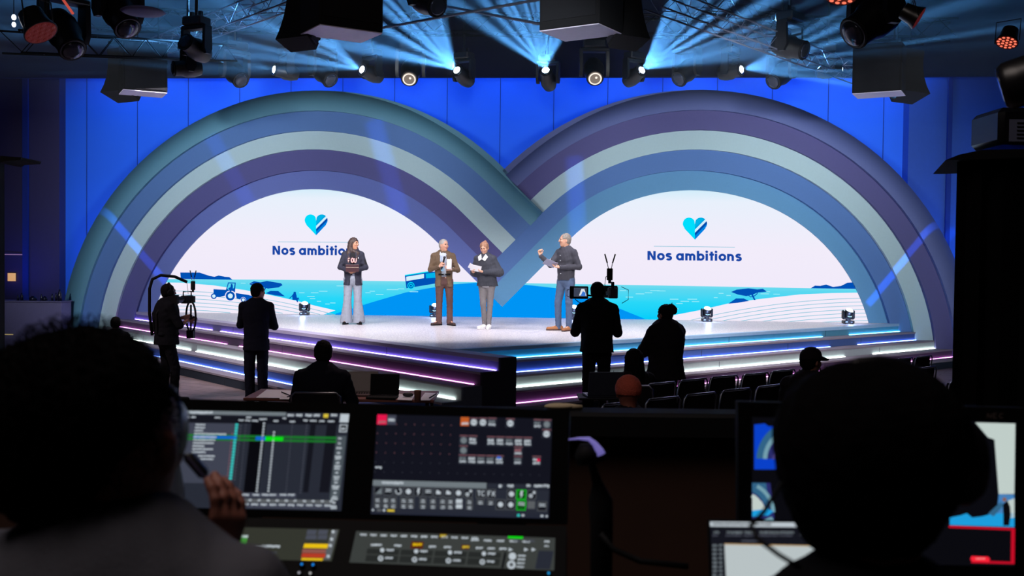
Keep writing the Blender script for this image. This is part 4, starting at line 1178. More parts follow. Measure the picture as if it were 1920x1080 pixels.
def top_garment(b, J, m, name='jacket', w=1., hem=.80, th=1., sleeve=.96, vox=.009, flare=1., noise=.003, open_=0., shoulder=1., collar=.02, sl_r=1., neckr=.075, dz=0, extra=None, nscale=30):
    k = J['k']; up = J['up']; fw = J['fw']; lat = J['lat']; F = Field(vox)
    F.cone(J['chest']-up*.02*k, J['chest']+up*.06*k, .175*k*w, .165*k*w, .04, 0, (fw, .66*th))
    F.cone(J['waist'], J['chest'], .152*k*w, .172*k*w, .05, 0, (fw, .70*th))
    hp = J['T'](0, 0, hem+dz); F.cone(J['waist'], hp, .152*k*w, .168*k*w*flare, .05, 0, (fw, .72*th))
    F.cone(J['chest']+up*.05*k, J['neck']-up*.02*k, .12*k, neckr*k, .05, 0, (fw, .8))
    for n in 'AB':
        s_, e, wr = J['sho'+n], J['elb'+n], J['wri'+n]; we = e+(wr-e)*sleeve
        F.cone(J['chest']+up*.09*k, s_, .080*k, .062*k*shoulder*sl_r, .04, 0)
        F.cone(s_, e, .062*k*shoulder*sl_r, .050*k*sl_r, .025, 0)
        if sleeve > 0: F.cone(e, we, .050*k*sl_r, .039*k*sl_r, .02, 0)
    if extra: extra(F)
    F.plane(hp, (0, 0, -1))
    # neck opening
    F.ell(J['neck']+up*.045*k+fw*.01*k, (.062*k, .062*k, .05*k), op='S')
    if open_:
        w_ = open_*k
        for i in range(21):
            t = i/20; z = hem+.0 + (1.43-hem)*t
            c = J['T'](0, .15*th, z+dz) + (J['neck']-J['T'](0, 0, 1.46+dz))*t
            F.ell(c, (w_*(1.15 if t > .75 else (.9 if t > .3 else 1.5-1.8*t)), .105*k, .05*k), np.stack([lat, fw, up]), op='S')
    o = F.build(name, [m], b, noise=noise, nscale=nscale, seed=5)
    return o
def hair(b, J, m, style='short', vox=.007, s=1., noise=.004, extra=None, name='hair'):
    k = J['k']*s; up = J['up']; hf = J['hf']; u = nrm(up-np.dot(up, hf)*hf); r = np.cross(hf, u); c = J['head']; F = Field(vox); A = np.stack([r, hf, u])
    if style != 'none':
        F.ell(c+u*.030*k-hf*.020*k, (.087*k, .098*k, .094*k), A, .02, 0)
        F.ell(c-u*.02*k-hf*.045*k, (.078*k, .062*k, .075*k), A, .02, 0)
    if extra: extra(F, c, hf, u, r, k)
    # face opening
    F.ell(c-u*.035*k+hf*.085*k, (.068*k, .075*k, .088*k), A, op='S')
    for q in (-1, 1):
        if style == 'short': F.ell(c-u*.025*k+hf*.02*k+r*q*.085*k, (.03*k, .035*k, .045*k), A, op='S')
    return F.build(name, [m], b, noise=noise, nscale=75, seed=11)

# ================================================================== PEOPLE
def hgt(base, px, py): return PY(px, py, base.y).z - base.z
navy = mat('cloth_navy', (44, 44, 60), .85, var=.12, scale=40, bump=.2); blackc = mat('cloth_black', (24, 23, 28), .9, var=.1, scale=40)
tee = mat('cloth_tee_black', (26, 25, 30), .9); jeans = mat('denim_grey_blue', (150, 156, 172), .85, var=.14, scale=26, bump=.3)
tweed = mat('tweed_brown', (104, 84, 66), .9, var=.22, scale=90, bump=.3); shirt_l = mat('shirt_pale_blue', (196, 204, 220), .8, var=.05)
brownp = mat('trousers_brown', (88, 60, 58), .85, var=.12, scale=30); greyp = mat('trousers_grey', (112, 108, 112), .85, var=.12, scale=30)
charc = mat('knit_charcoal', (52, 54, 64), .95, var=.14, scale=60, bump=.5); whitec = mat('cotton_white', (232, 230, 236), .8)
shirt_d = mat('shirt_dark_slate', (58, 58, 68), .85, var=.12, scale=40); jeansb = mat('denim_blue', (74, 92, 124), .85, var=.2, scale=22, bump=.3)
tan_s = mat('shoe_tan_suede', (158, 104, 66), .8); brown_s = mat('shoe_dark_brown', (62, 42, 40), .5)
hair_b = mat('hair_dark_brown', (66, 48, 44), .55, var=.3, scale=60, bump=.8); hair_g = mat('hair_silver', (176, 172, 168), .6, var=.25, scale=90, bump=.8)
hair_s = mat('hair_salt_pepper', (138, 130, 122), .6, var=.35, scale=120, bump=.8); hair_l = mat('hair_light_brown', (150, 108, 84), .55, var=.3, scale=80, bump=.8)
hair_k = mat('hair_black', (14, 11, 11), .8, var=.3, scale=60, bump=.5, spec=.1)
paper = mat('paper_white', (236, 234, 242), .7, var=.02)

# ---- woman with dark blazer, wide jeans
b0 = PZ(661, 608, S_); H = hgt(b0, 661, 444)*1.0
body, J = figure('smiling woman with long dark hair, open dark blazer and wide pale jeans, left on stage', b0, H, .12, .95, -.05,
    legs=dict(ankA=(.125, 0, .085), ankB=(-.125, 0, .085), kneA=(.10, .03, .5), kneB=(-.10, .03, .5), toeA=(.17, .17, .03), toeB=(-.17, .17, .03)),
    arms=dict(elbA=(.255, .02, 1.14), elbB=(-.255, .02, 1.14), wriA=(.095, .235, 1.085), wriB=(-.095, .235, 1.075), hdA=(-1, .25, .05), hdB=(1, .25, -.05), paA=(0, -1, .5), paB=(0, -1, .5)),
    skin_mat=skin2, spec=dict(head=.98, smile=True, neck=.046, jaw=.93, curl=dict(A=.3, B=.3)), body_w=.92)
trousers(body, J, jeans, 1.28, 1.95, .055, 1.02, noise=.004)
shoes(body, J, black, black, .9)
top_garment(body, J, tee, 'tee_shirt', .90, .96, .95, 0, noise=.001, neckr=.07)
def bz(F):
    pass
top_garment(body, J, navy, 'blazer', 1.03, .79, 1.14, .97, flare=1.10, open_=.052, noise=.003)
def longhair(F, c, hf, u, r, k):
    for q, l in ((1, .30), (-1, .36)):
        F.cone(c+u*.02*k+r*q*.06*k-hf*.03*k, c-u*.16*k+r*q*.085*k-hf*.02*k, .045*k, .042*k, .03, 0)
        F.cone(c-u*.12*k+r*q*.075*k-hf*.02*k, J['T'](q*.085, .07, 1.42), .042*k, .040*k, .03, 0); F.cone(J['T'](q*.085, .07, 1.42), J['T'](q*.075, .135, 1.30), .040*k, .02*k, .03, 0)
    F.cone(c-hf*.07*k, c-u*.22*k-hf*.085*k, .075*k, .085*k, .03, 0)
hair(body, J, hair_b, 'long', extra=longhair, noise=.005)
# printed letters on the tee
def chest_mark(b, J, word, m1, z, w, h, f, name='shirt_print', th=.006, l0=0.):
    F = MB(); T = J['T']; n = len(word)
    strokes = {'F': [[(0, 0), (0, 1)], [(0, 1), (.7, 1)], [(0, .55), (.6, .55)]], 'O': [[(.5+.5*math.cos(a), .5+.5*math.sin(a)) for a in [i*PI/8 for i in range(17)]]],
               'U': [[(0, 1), (0, .35), (.15, .08), (.5, 0), (.85, .08), (1, .35), (1, 1)]]}
    for i, ch in enumerate(word):
        x0 = l0-w/2+i*w/n
        for st in strokes[ch]:
            F.tube([T(x0+p[0]*w/n*.72, f-((x0+p[0]*w/n*.72)**2)*1.6, z+p[1]*h) for p in st], th, m1, 6)
    F.build(name, b, True, local=False)
chest_mark(body, J, 'FOU', glow('print_pink', (226, 130, 150), .0) if False else mat('print_pink', (240, 150, 165), .7), 1.235, .17, .085, .150, th=.012)
chest_mark(body, J, 'FOU', mat('print_cream', (245, 226, 205), .7), 1.238, .17, .080, .158, th=.006)
def held_slab(name, label, cat, c, ax1, ax2, w, h, t, m, bev=.0, m2=None):
    ax1 = Vector(ax1).normalized(); ax2 = Vector(ax2); ax2 = (ax2-ax1*ax2.dot(ax1)).normalized(); n = ax1.cross(ax2)
    M = Matrix((ax1, ax2, n)).transposed().to_4x4(); M.translation = Vector(c)
    B = MB(); B.box((0, 0, 0), (w, h, t), m, M, bev=bev)
    if m2: B.box((0, 0, t*.52), (w*.9, h*.9, t*.1), m2, M)
    return tag(B.build(name, None), label, cat)
T = J['T']
held_slab('tablet', 'dark tablet held flat by the woman in the dark blazer', 'tablet', T(0, .30, 1.125), J['lat'], T(0, .35, 1.20)-T(0, .29, 1.08), .25, .155, .012, mat('tablet_maroon', (70, 34, 42), .4), .004)
held_slab('cue_card', 'cream card lying on top of the dark tablet', 'card', T(0, .315, 1.155), J['lat'], T(0, .33, 1.20)-T(0, .32, 1.08), .24, .03, .004, mat('paper_cream', (236, 214, 190), .7))
held_slab('lapel_badge', 'tiny pale badge on the right lapel of the dark blazer', 'badge', T(.11, .135, 1.33), J['lat'], (0, 0, 1), .016, .016, .006, paper)

# ---- man in tweed blazer with microphone
b0 = PZ(832, 610, S_); H = hgt(b0, 825, 447)
body, J = figure('grey-haired man in a brown blazer holding a microphone and papers', b0, H, .10, .75, 0,
    legs=dict(ankA=(.12, 0, .085), ankB=(-.10, 0, .085), toeA=(.20, .15, .03), toeB=(-.24, .12, .03), kneA=(.115, .02, .5), kneB=(-.095, .02, .5)),
    arms=dict(elbA=(.27, .0, 1.12), elbB=(-.28, .0, 1.12), wriA=(.13, .22, 1.13), wriB=(-.10, .22, 1.19), hdA=(-.65, .45, .35), hdB=(.55, .35, .75), paA=(-.2, -1, .3), paB=(.6, -.6, -.3)),
    spec=dict(head=1.02, brow=browg, curl=dict(A=.8, B=1.3), jaw=1.06, neck=.058, thumb=dict(A=1, B=-1)), body_w=1.04, lean=(-.03, 0))
trousers(body, J, brownp, 1.10, 1.15, .06, 1.03, noise=.004)
shoes(body, J, brown_s, black, 1.)
top_garment(body, J, shirt_l, 'shirt', .92, .98, .97, .99, noise=.001, neckr=.085, sl_r=.72)
top_garment(body, J, tweed, 'blazer', 1.04, .78, 1.10, .92, flare=1.06, open_=.066, noise=.004, shoulder=1.08)
hair(body, J, hair_g, 'short', noise=.003)
T = J['T']
B = MB(); B.tube([T(-.12, .165, 1.03), T(0, .16, 1.028), T(.12, .165, 1.03)], .017, black, 8); B.box(tuple(T(0, .182, 1.028)), (.035, .008, .03), chrome); B.build('belt', body, local=False)
for q in (-1, 1):   # shirt collar wings
    B = MB(); B.prism([T(q*.012-.03, .118, 1.41), T(q*.055-.03, .075, 1.485), T(q*.075-.03, .100, 1.43), T(q*.04-.03, .140, 1.38)], tuple(J['fw']*.006), shirt_l); B.build('collar', body, local=False)
w = V(*T(-.10, .22, 1.19)); hd = nrm(J['hdB'])
mc = w+hd*.085+nrm(J['paB'])*.025; mu = nrm(V(.25, -.25, 1.0)*1.)
B = MB(); t = thing('microphone', 'black handheld microphone held up by the man in the brown blazer', 'microphone', Vector(mc))
B.tube([-Vector(mu)*.12, Vector(mu)*.10], [.011, .016], black, 12); B.build('body', t, True)
B = MB(); B.ball(tuple(Vector(mu)*.12), .026, dgrey, 14, 10); B.build('mesh_head', t, True)
held_slab('paper_sheet', 'folded white papers held by the man in the brown blazer', 'paper', T(.085, .30, 1.235), J['lat']*.8-J['fw']*.3, (.15, 0, 1), .10, .19, .004, paper)
B = MB(); B.prism([T(.035, .31, 1.17), T(.135, .29, 1.17), T(.115, .30, 1.36)], tuple(J['fw']*.004), paper); tag(B.build('paper_sheet', None), 'pointed corner of white paper raised above the hand of the blazer man', 'paper')
held_slab('name_badge', 'pale blue badge hanging on the pale shirt of the blazer man', 'badge', T(-.045, .185, 1.135), J['lat'], (0, 0, 1), .055, .075, .004, mat('badge_blue', (150, 205, 235), .5))
B = MB()
B.tube([T(-.075, .11, 1.40), T(-.06, .165, 1.28), T(-.047, .183, 1.175)], .004, mat('lanyard', (120, 170, 215), .7), 6); B.tube([T(.02, .11, 1.40), T(-.02, .165, 1.28), T(-.043, .183, 1.175)], .004, mat('lanyard', (120, 170, 215), .7), 6)
tag(B.build('lanyard', None), 'thin pale blue lanyard round the neck of the blazer man', 'lanyard')

# ---- woman in charcoal sweater reading
b0 = PZ(912, 617, S_); H = hgt(b0, 908, 452)
body, J = figure('blonde woman in a loose charcoal sweater reading from her cards', b0, H, -.35, -.30, -.42,
    legs=dict(ankA=(.055, 0, .085), ankB=(-.05, -.02, .085), toeA=(.09, .15, .03), toeB=(-.10, .14, .03), kneA=(.07, .0, .5), kneB=(-.05, .06, .5)),
    arms=dict(elbA=(.285, .0, 1.13), elbB=(-.26, .06, 1.12), wriA=(.03, .27, 1.14), wriB=(-.20, .26, 1.13), hdA=(-.85, .4, .2), hdB=(.15, .7, .45), paA=(0, -.5, 1), paB=(.8, -.2, .5)),
    spec=dict(head=.98, neck=.045, curl=dict(A=.7, B=.9), jaw=.94, smile=True), body_w=.95, lean=(-.03, .05))
trousers(body, J, greyp, 1.0, .93, .11, 1.0, noise=.003)
shoes(body, J, whitec, whitec, 1.05, 'sneaker')
def poncho(F):
    k = J['k']; T = J['T']
    for n in 'AB': F.cone(J['chest']-J['up']*.02, J['elb'+n]-J['lat']*(.04 if n == 'A' else -.04), .11*k, .085*k, .06, 0)
    F.cone(T(.02, -.04, 1.0), T(.13, -.10, .80), .16*k, .08*k, .05, 0); F.cone(T(.0, .0, 1.0), T(-.16, -.03, .84), .15*k, .06*k, .05, 0)
top_garment(body, J, whitec, 'shirt', .93, .83, .98, .3, noise=.002, neckr=.07)
F_ = top_garment(body, J, charc, 'sweater', 1.06, .86, 1.12, .94, flare=1.12, noise=.004, sl_r=1.22, extra=poncho)
T = J['T']
for q in (-1, 1):
    B = MB(); B.prism([T(q*.004-.03, .20, 1.39), T(q*.05-.03, .13, 1.49), T(q*.105-.03, .145, 1.435), T(q*.065-.03, .205, 1.355)], tuple(J['fw']*.008), whitec); B.build('collar', body, local=False)
B = MB(); B.torus(tuple(J['neck']+J['up']*.005+J['fw']*.01), (J['fw'][0]*.35, J['fw'][1]*.35, 1), .060, .016, whitec, 24, 8); B.build('collar_band', body, True, local=False)
def bun(F, c, hf, u, r, k):
    F.ell(c+u*.085*k-hf*.095*k, (.036*k, .036*k, .034*k), None, .010, 0)
hair(body, J, hair_l, 'bun', extra=bun)
held_slab('cue_card', 'white cue cards held by the woman in the charcoal sweater', 'card', T(-.10, .35, 1.21), (.95, 0, -.18), (.1, -.5, 1), .20, .12, .004, paper)
held_slab('cue_card', 'second white card fanned to the left in her hand, sweater woman', 'card', T(-.17, .36, 1.235), (.9, 0, -.5), (.3, -.5, 1), .14, .10, .003, paper)

# ---- man in dark shirt and jeans
b0 = PZ(1060, 620, S_); H = hgt(b0, 1060, 436)
body, J = figure('grey curly-haired man in dark shirt and blue jeans gesturing with one hand', b0, H, -.75, -1.35, .02,
    legs=dict(ankA=(.10, .02, .085), ankB=(-.13, .04, .085), toeA=(.13, .2, .03), toeB=(-.22, .17, .03), kneA=(.10, .03, .5), kneB=(-.12, .07, .5)),
    arms=dict(elbA=(.27, -.03, 1.14), elbB=(-.20, .20, 1.17), wriA=(.05, .21, 1.13), wriB=(-.285, .37, 1.33), hdA=(-.9, .45, .1), hdB=(-.2, .15, 1), paA=(-.1, .2, 1), paB=(.8, .2, .2)),
    spec=dict(head=1.02, nose=1.08, brow=browg, curl=dict(A=.35, B=1.1), neck=.056, thumb=dict(A=1, B=1)), body_w=1.0)
trousers(body, J, jeansb, 1.07, 1.0, .05, 1.0, noise=.004)
shoes(body, J, tan_s, brown_s, 1.08)
top_garment(body, J, shirt_d, 'shirt', 1.02, .90, 1.05, .98, flare=1.02, noise=.004, shoulder=1.03)
hair(body, J, hair_s, 'short', noise=.007)
T = J['T']
for z in (1.34, 1.25, 1.16, 1.02): B = MB(); B.ball(tuple(V(*T(-.01, .156-(1.35-z)*.06, z))), .009, whitec, 8, 6); B.build('button', body, True, local=False)
for q in (-1, 1):
    B = MB(); B.prism([T(q*.014, .100, 1.38), T(q*.055, .05, 1.47), T(q*.085, .075, 1.42), T(q*.045, .115, 1.355)], tuple(J['fw']*.006), shirt_d); B.build('collar', body, local=False)
held_slab('tablet', 'pale grey tablet held at belly height by the man in jeans', 'tablet', T(-.10, .32, 1.20), (-.78, -.35, .30), (.5, -.6, .5), .24, .16, .010, mat('tablet_grey', (150, 150, 175), .4), .003)

# ================================================================== THE CREW ON THE FLOOR (dark figures)
crew = mat('crew_black', (16, 16, 21), .95, var=.15, scale=30, spec=.15); crew2 = mat('crew_navy', (18, 20, 32), .95, var=.15, scale=30, spec=.15)
crew3 = mat('crew_charcoal', (28, 24, 28), .95, var=.2, scale=24, spec=.15)
coat_m = mat('coat_dark_fleece', (30, 26, 32), 1., var=.3, scale=60, bump=.6, spec=.1)
# suited man, back to us
b0 = PZ(480, 754, 0); H = hgt(b0, 478, 529)
body, J = figure('man in a dark suit seen from behind with folded arms, facing the stage', b0, H, PI+.05, PI-.75, 0,
    legs=dict(ankA=(-.0+.085, 0, .085), ankB=(-.10, 0, .085), kneA=(.095, .0, .5), kneB=(-.09, 0, .5)),
    arms=dict(elbA=(.245, .06, 1.12), elbB=(-.255, .05, 1.10), wriA=(-.08, .24, 1.17), wriB=(.10, .26, 1.14), hdA=(-1, .0, .1), hdB=(1, 0, .1), paA=(0, -1, 0), paB=(0, -1, 0)),
    skin_mat=skin_d, spec=dict(neck=.058), body_w=1.06, vox=.009)
trousers(body, J, crew2, 1.3, 1.1, .06, 1.0, noise=.004, vox=.011)
shoes(body, J, black, black, 1.05)
top_garment(body, J, crew2, 'suit_jacket', 1.08, .76, 1.12, .9, flare=1.06, noise=.003, vox=.011, shoulder=1.1)
hair(body, J, hair_k, 'full', noise=.003, s=1.02)
B = MB(); T = J['T']; B.tube([J['neck']+J['lat']*.05-J['fw']*.02+J['up']*.0, J['neck']-J['fw']*.06+J['up']*.01, J['neck']-J['lat']*.05-J['fw']*.02], .018, whitec if False else crew, 8); B.build('collar', body, local=False)

# camera rigs -------------------------------------------------------
def cine_camera(label, p, yaw, s=1., monitor=None, antennas=True):
    t = thing('video_camera', label, 'video camera', p, yaw)
    B = MB(); B.box((0, 0, 0), (.12*s, .22*s, .14*s), black, bev=.01); B.box((0, .13*s, .0), (.10*s, .06*s, .12*s), dgrey, bev=.006); B.build('body', t, 'angle')
    B = MB(); B.loft([ring((0, -y*s, 0), (0, -1, 0), r*s, 18) for y, r in ((.10, .045), (.16, .05), (.165, .06), (.26, .06), (.27, .068), (.30, .068))], blackg); B.build('lens', t, 'angle')
    B = MB(); B.prism([(-.09*s, -.30*s, -.06*s), (.09*s, -.30*s, -.06*s), (.11*s, -.37*s, -.08*s), (-.11*s, -.37*s, -.08*s)], (0, 0, .15*s), black); B.build('matte_box', t)
    B = MB(); B.tube([(0, .10*s, .07*s), (0, .10*s, .14*s), (0, -.10*s, .14*s), (0, -.10*s, .07*s)], .012*s, black, 8); B.build('top_handle', t)
    if antennas:
        tx = MB(); tx.box((.05*s, .09*s, .25*s), (.075*s, .05*s, .16*s), black, bev=.006); tx.tube([(.05*s, .09*s, .13*s), (.05*s, .09*s, .18*s)], .02*s, black, 8); tx.build('transmitter', t, 'angle')
        for q in (-1, 1):
            an = MB(); an.cyl((.05*s+q*.02*s, .09*s, .33*s), (.05*s+q*.035*s, .09*s, .40*s), .005*s, chrome, 6); an.cyl((.05*s+q*.035*s, .09*s, .40*s), (.05*s+q*.07*s, .09*s, .52*s), .009*s, black, 8); an.build('antenna', t, True)
    return t
# cameraman centre right
b0 = PZ(1117, 787, 0); H = hgt(b0, 1115, 527)
body, J = figure('cameraman in black short sleeves seen from behind, camera on his shoulder', b0, H, PI, PI, .05,
    legs=dict(ankA=(.10, 0, .085), ankB=(-.10, 0, .085)),
    arms=dict(elbA=(.27, .06, 1.10), elbB=(-.265, .06, 1.10), wriA=(.19, .28, 1.30), wriB=(-.17, .28, 1.34), hdA=(-.3, .3, 1), hdB=(.3, .3, 1), paA=(-1, 0, 0), paB=(1, 0, 0)),
    skin_mat=skin_d, spec=dict(neck=.06), body_w=1.1, vox=.009)
trousers(body, J, crew, 1.3, 1.1, .05, 1.0, noise=.005, vox=.011)
shoes(body, J, black, black, 1.05)
top_garment(body, J, crew, 'tee_shirt', 1.22, .86, 1.25, 0., flare=1.04, noise=.004, vox=.011, sl_r=1.25)
hair(body, J, hair_k, 'short', noise=.003, s=1.04)
def cap_(b, J, m, bill=1, name='cap'):
    k = J['k']; hf = J['hf']; u = J['up']; c = J['head']; F = Field(.007); r = nrm(np.cross(hf, u))
    A = np.stack([r, hf, u]); F.ell(c+u*.045*k-hf*.012*k, (.091*k, .106*k, .088*k), A, .02, 0)
    F.plane(c+u*.03*k, (0, 0, -1)) if not bill else None
    if bill: F.ell(c-u*.03*k, (.2*k, .2*k, .055*k), A, op='S'); F.cone(c+u*.035*k+hf*.07*k, c+u*.025*k+hf*.15*k, .06*k, .05*k, .02, 0, ((0, 0, 1), .35)); F.ell(c-u*.045*k+hf*.14*k, (.1*k, .1*k, .062*k), A, op='S')
    return F.build(name, [m], b)
T = J['T']
cp = T(-.24, .12, 1.60)
cine_camera('black shoulder camera with twin aerials beside the head of the central cameraman', Vector(T(-.20, .10, 1.60)), PI, 1.0)
mt = thing('camera_monitor', 'small camera monitor showing a bright picture, left of the cameraman head', 'monitor', Vector(T(.225, .12, 1.60)))
B = MB(); B.box((0, 0, 0), (.25, .04, .17), black, bev=.01); B.box((.06, .03, -.02), (.05, .05, .05), black); B.build('case', mt, 'angle')
B = MB(); q_ = .075; B.poly([(-.07, -.0215, -.055), (.105, -.0215, -.055), (.105, -.0215, .065), (-.07, -.0215, .065)], glow('monitor_picture_grey', (60, 66, 84), 1.))
B.poly([(-.0, -.0225, -.04), (.10, -.0225, -.04), (.07, -.0225, .05), (.03, -.0225, .05)], glow('monitor_picture_white', (220, 226, 235), 1.))
B.poly([(.02, -.0235, -.045), (.085, -.0235, -.045), (.085, -.0235, .0), (.05, -.0235, .02)], glow('monitor_picture_blue', (60, 120, 210), 1.)); B.build('screen', mt)
B = MB(); B.tube([(-.13, .0, .04), (-.16, .0, .03), (-.16, 0, -.05), (-.13, 0, -.06)], .006, black, 6); B.tube([(-.05, 0, -.09), (.0, .02, -.13), (.06, .05, -.15)], .006, black, 6); B.build('bracket', mt)
B = MB(); B.tube([Vector(T(.22, .12, 1.58)), Vector(T(0, .22, 1.55)), Vector(T(-.2, .12, 1.56))], .012, black, 8)
B.tube([Vector(T(-.31, .1, 1.68)), Vector(T(-.40, .1, 1.64)), Vector(T(-.40, .1, 1.52)), Vector(T(-.32, .1, 1.47))], .005, black, 6)
B.tube([Vector(T(-.16, .08, 1.84)), Vector(T(-.11, .1, 1.80)), Vector(T(-.10, .1, 1.70)), Vector(T(-.13, .1, 1.62))], .005, black, 6)
tag(B.build('camera_rail', None, True), 'black rail and looping cables joining monitor and camera of the central cameraman', 'camera rig')

# rig operator left
b0 = PZ(312, 752, 0); H = hgt(b0, 302, 530)
body, J = figure('camera operator at left in black with headphones and a support rig', b0, H, 2.15, 2.15, 0,
    legs=dict(ankA=(.10, -.02, .085), ankB=(-.12, .08, .085), kneA=(.10, .02, .5), kneB=(-.10, .1, .5)),
    arms=dict(elbA=(.24, .08, 1.16), elbB=(-.26, .12, 1.13), wriA=(.14, .27, 1.22), wriB=(-.14, .28, 1.20), hdA=(0, 1, .15), hdB=(0, 1, .15), paA=(-1, 0, 0), paB=(1, 0, 0)),
    skin_mat=skin_d, spec=dict(neck=.056), body_w=1.05, vox=.009)
trousers(body, J, crew, 1.18, 1.1, .05, 1.0, noise=.005, vox=.011)
shoes(body, J, black, black, 1.05)
top_garment(body, J, crew, 'tee_shirt', 1.15, .84, 1.25, 0., flare=1.05, noise=.004, vox=.011, sl_r=1.2)
hair(body, J, hair_k, 'short', noise=.003)
def headset(label, J, m=black, s=1., lit=None, micb=False):
    k = J['k']*s; c = Vector(J['head']); u = Vector(J['up']); r = Vector(nrm(np.cross(J['hf'], J['up']))); hf = Vector(J['hf'])
    t = thing('headphones', label, 'headphones', c)
    B = MB(); B.tube([r*math.cos(a)*.102*k + u*(math.sin(a)*.125*k) for a in [i*PI/14 for i in range(15)]], .011*k, m, 8); B.build('headband', t, True)
    for q in (-1, 1):
        B = MB(); p = r*q*.098*k - u*.01*k; B.loft([ring(p+r*q*z*k, r*q, R_*k, 18) for z, R_ in ((-.02, .036), (-.01, .046), (.015, .046), (.028, .038), (.03, .015))], m); B.build('ear_cup', t, 'angle')
    return t
headset('black headphones on the rig operator at left', J, black, 1.05)
T = J['T']
t = thing('camera_support_rig', 'curved black support pole arching over the left camera operator', 'camera rig', Vector(b0)+Vector((0, 0, 1.0)))
B = MB(); pts = [T(.02, -.20, .98), T(.02, -.24, 1.3), T(.02, -.24, 1.66), T(.02, -.20, 1.80), T(.02, -.08, 1.86), T(.02, .12, 1.84), T(.02, .30, 1.76)]
B.tube([Vector(p) for p in pts], .022, black, 10); B.build('pole', t, True, local=False)
B = MB(); B.box((0, 0, 0), (.34, .30, .10), crew, Matrix.Translation(Vector(T(0, 0, 1.0))) @ Matrix.Rotation(2.15, 4, 'Z'), bev=.04); B.build('belt', t, local=False)
B = MB()
for q in (-1, 1): B.tube([Vector(T(q*.09, -.16, 1.02)), Vector(T(q*.10, -.17, 1.3)), Vector(T(q*.10, -.08, 1.47)), Vector(T(q*.11, .10, 1.42)), Vector(T(q*.10, .16, 1.2))], .018, black, 6)
B.build('harness', t, local=False)
B = MB(); B.tube([Vector(T(.02, .30, 1.76)), Vector(T(.02, .32, 1.58))], .003, black, 5); B.build('cord', t, local=False)
cine_camera('black gimbal camera with twin aerials carried by the left operator', Vector(T(.0, .30, 1.50)), 2.15+PI+.55, .82)
t = thing('camera_gimbal', 'black ring gimbal under the camera of the left operator', 'camera rig', Vector(T(.02, .36, 1.2)))
B = MB(); B.torus(Vector(T(.02, .36, 1.24)), (J['fw'][0], J['fw'][1], 0), .25, .015, black, 28, 8, sx=1.0, sy=.9); B.build('ring', t, True, local=False)
B = MB(); 
for q in (-1, 1): B.tube([Vector(T(q*.22, .34, 1.25)), Vector(T(q*.16, .30, 1.22))], .016, black, 8)
B.tube([Vector(T(.02, .36, 1.42)), Vector(T(.02, .36, 1.28)), Vector(T(.02, .36, 1.0))], .014, black, 8); B.box(tuple(T(.02, .36, .98)), (.10, .10, .12), black); B.build('handle', t, local=False)

# woman with bun and thick coat
b0 = PZ(1246, 826, 0); H = 1.62
body, J = figure('woman with a bun and thick dark coat seen from behind', b0, H, PI+.45, PI+.75, 0,
    arms=dict(elbA=(.25, .14, 1.14), elbB=(-.24, .10, 1.12), wriA=(.12, .34, 1.17), wriB=(-.1, .34, 1.15), hdA=(-.5, .8, .1), hdB=(.5, .8, .1)),
    skin_mat=skin_d, spec=dict(neck=.046), vox=.009)
trousers(body, J, crew, 1.05, .9, .08, .95, noise=.004, vox=.011)
shoes(body, J, black, black, .95)
def coll(F):
    F.cone(J['neck']-J['up']*.03-J['lat']*.03, J['neck']-J['up']*.03+J['lat']*.03, .085, .085, .03, 0)
top_garment(body, J, coat_m, 'coat', 1.30, .80, 1.5, .95, flare=1.14, noise=.006, vox=.011, sl_r=1.55, shoulder=1.0, extra=coll)
def bun2(F, c, hf, u, r, k):
    F.ell(c+u*.055*k-hf*.115*k, (.06*k, .06*k, .06*k), None, .012, 0); F.ell(c+u*.10*k-hf*.10*k, (.04*k, .05*k, .03*k), None, .01, 0)
    F.cone(c+u*.10*k-hf*.09*k, c+u*.145*k-hf*.11*k, .012*k, .005*k, .01, 0)
hair(body, J, hair_k, 'full', extra=bun2, noise=.006, s=1.05)

def seated(label, px, ytop, d, H, jm, hm, yaw=PI, hy=None, hp=0., arms=None, style='full', extra=None, skinm=None, jname='jacket', w=1.05, s=1., lean=(0, .02), ff=None, zoff=0., sl=.95):
    """person on a chair, back to us; the seat is at 0.45 m"""
    hd = PY(px, ytop, d); b0 = Vector((hd.x, d, zoff)); k = H/1.75
    A = dict(elbA=(.25, .10, .74), elbB=(-.25, .10, .74), wriA=(.13, .34, .72), wriB=(-.13, .34, .72), hdA=(-.2, 1, 0), hdB=(.2, 1, 0), paA=(0, 0, -1), paB=(0, 0, -1))
    A.update(arms or {})
    L = {}
    for n, q in (('A', 1), ('B', -1)):
        L['hip'+n] = (q*.09, .0, .50); L['kne'+n] = (q*.13, .42, .50); L['ank'+n] = (q*.13, .44, .085); L['toe'+n] = (q*.15, .62, .03)
    body, J = figure(label, b0, H, yaw, hy, hp, legs=L, arms=A, skin_mat=skinm or skin_d, spec=dict(neck=.052), body_w=w, sit=-.42, vox=.0095, lean=lean)
    F = Field(.011); 
    F.cone(J['pel']-J['up']*.02, J['pel']+J['up']*.08, .15*k, .14*k, .03, 0, (J['fw'], .8))
    for n in 'AB':
        F.cone(J['hip'+n], J['kne'+n], .09*k, .068*k, .02, 0); F.cone(J['kne'+n], J['ank'+n], .066*k, .055*k, .015, 0)
    F.build('trousers', [crew], body, noise=.003, nscale=30)
    shoes(body, J, black, black)
    top_garment(body, J, jm, jname, w*1.02, .90, 1.18, sl, flare=1.02, noise=.004, vox=.010, dz=-.42, sl_r=1.12)
    if hm: hair(body, J, hm, style, noise=.004, extra=extra, s=s)
    return body, J
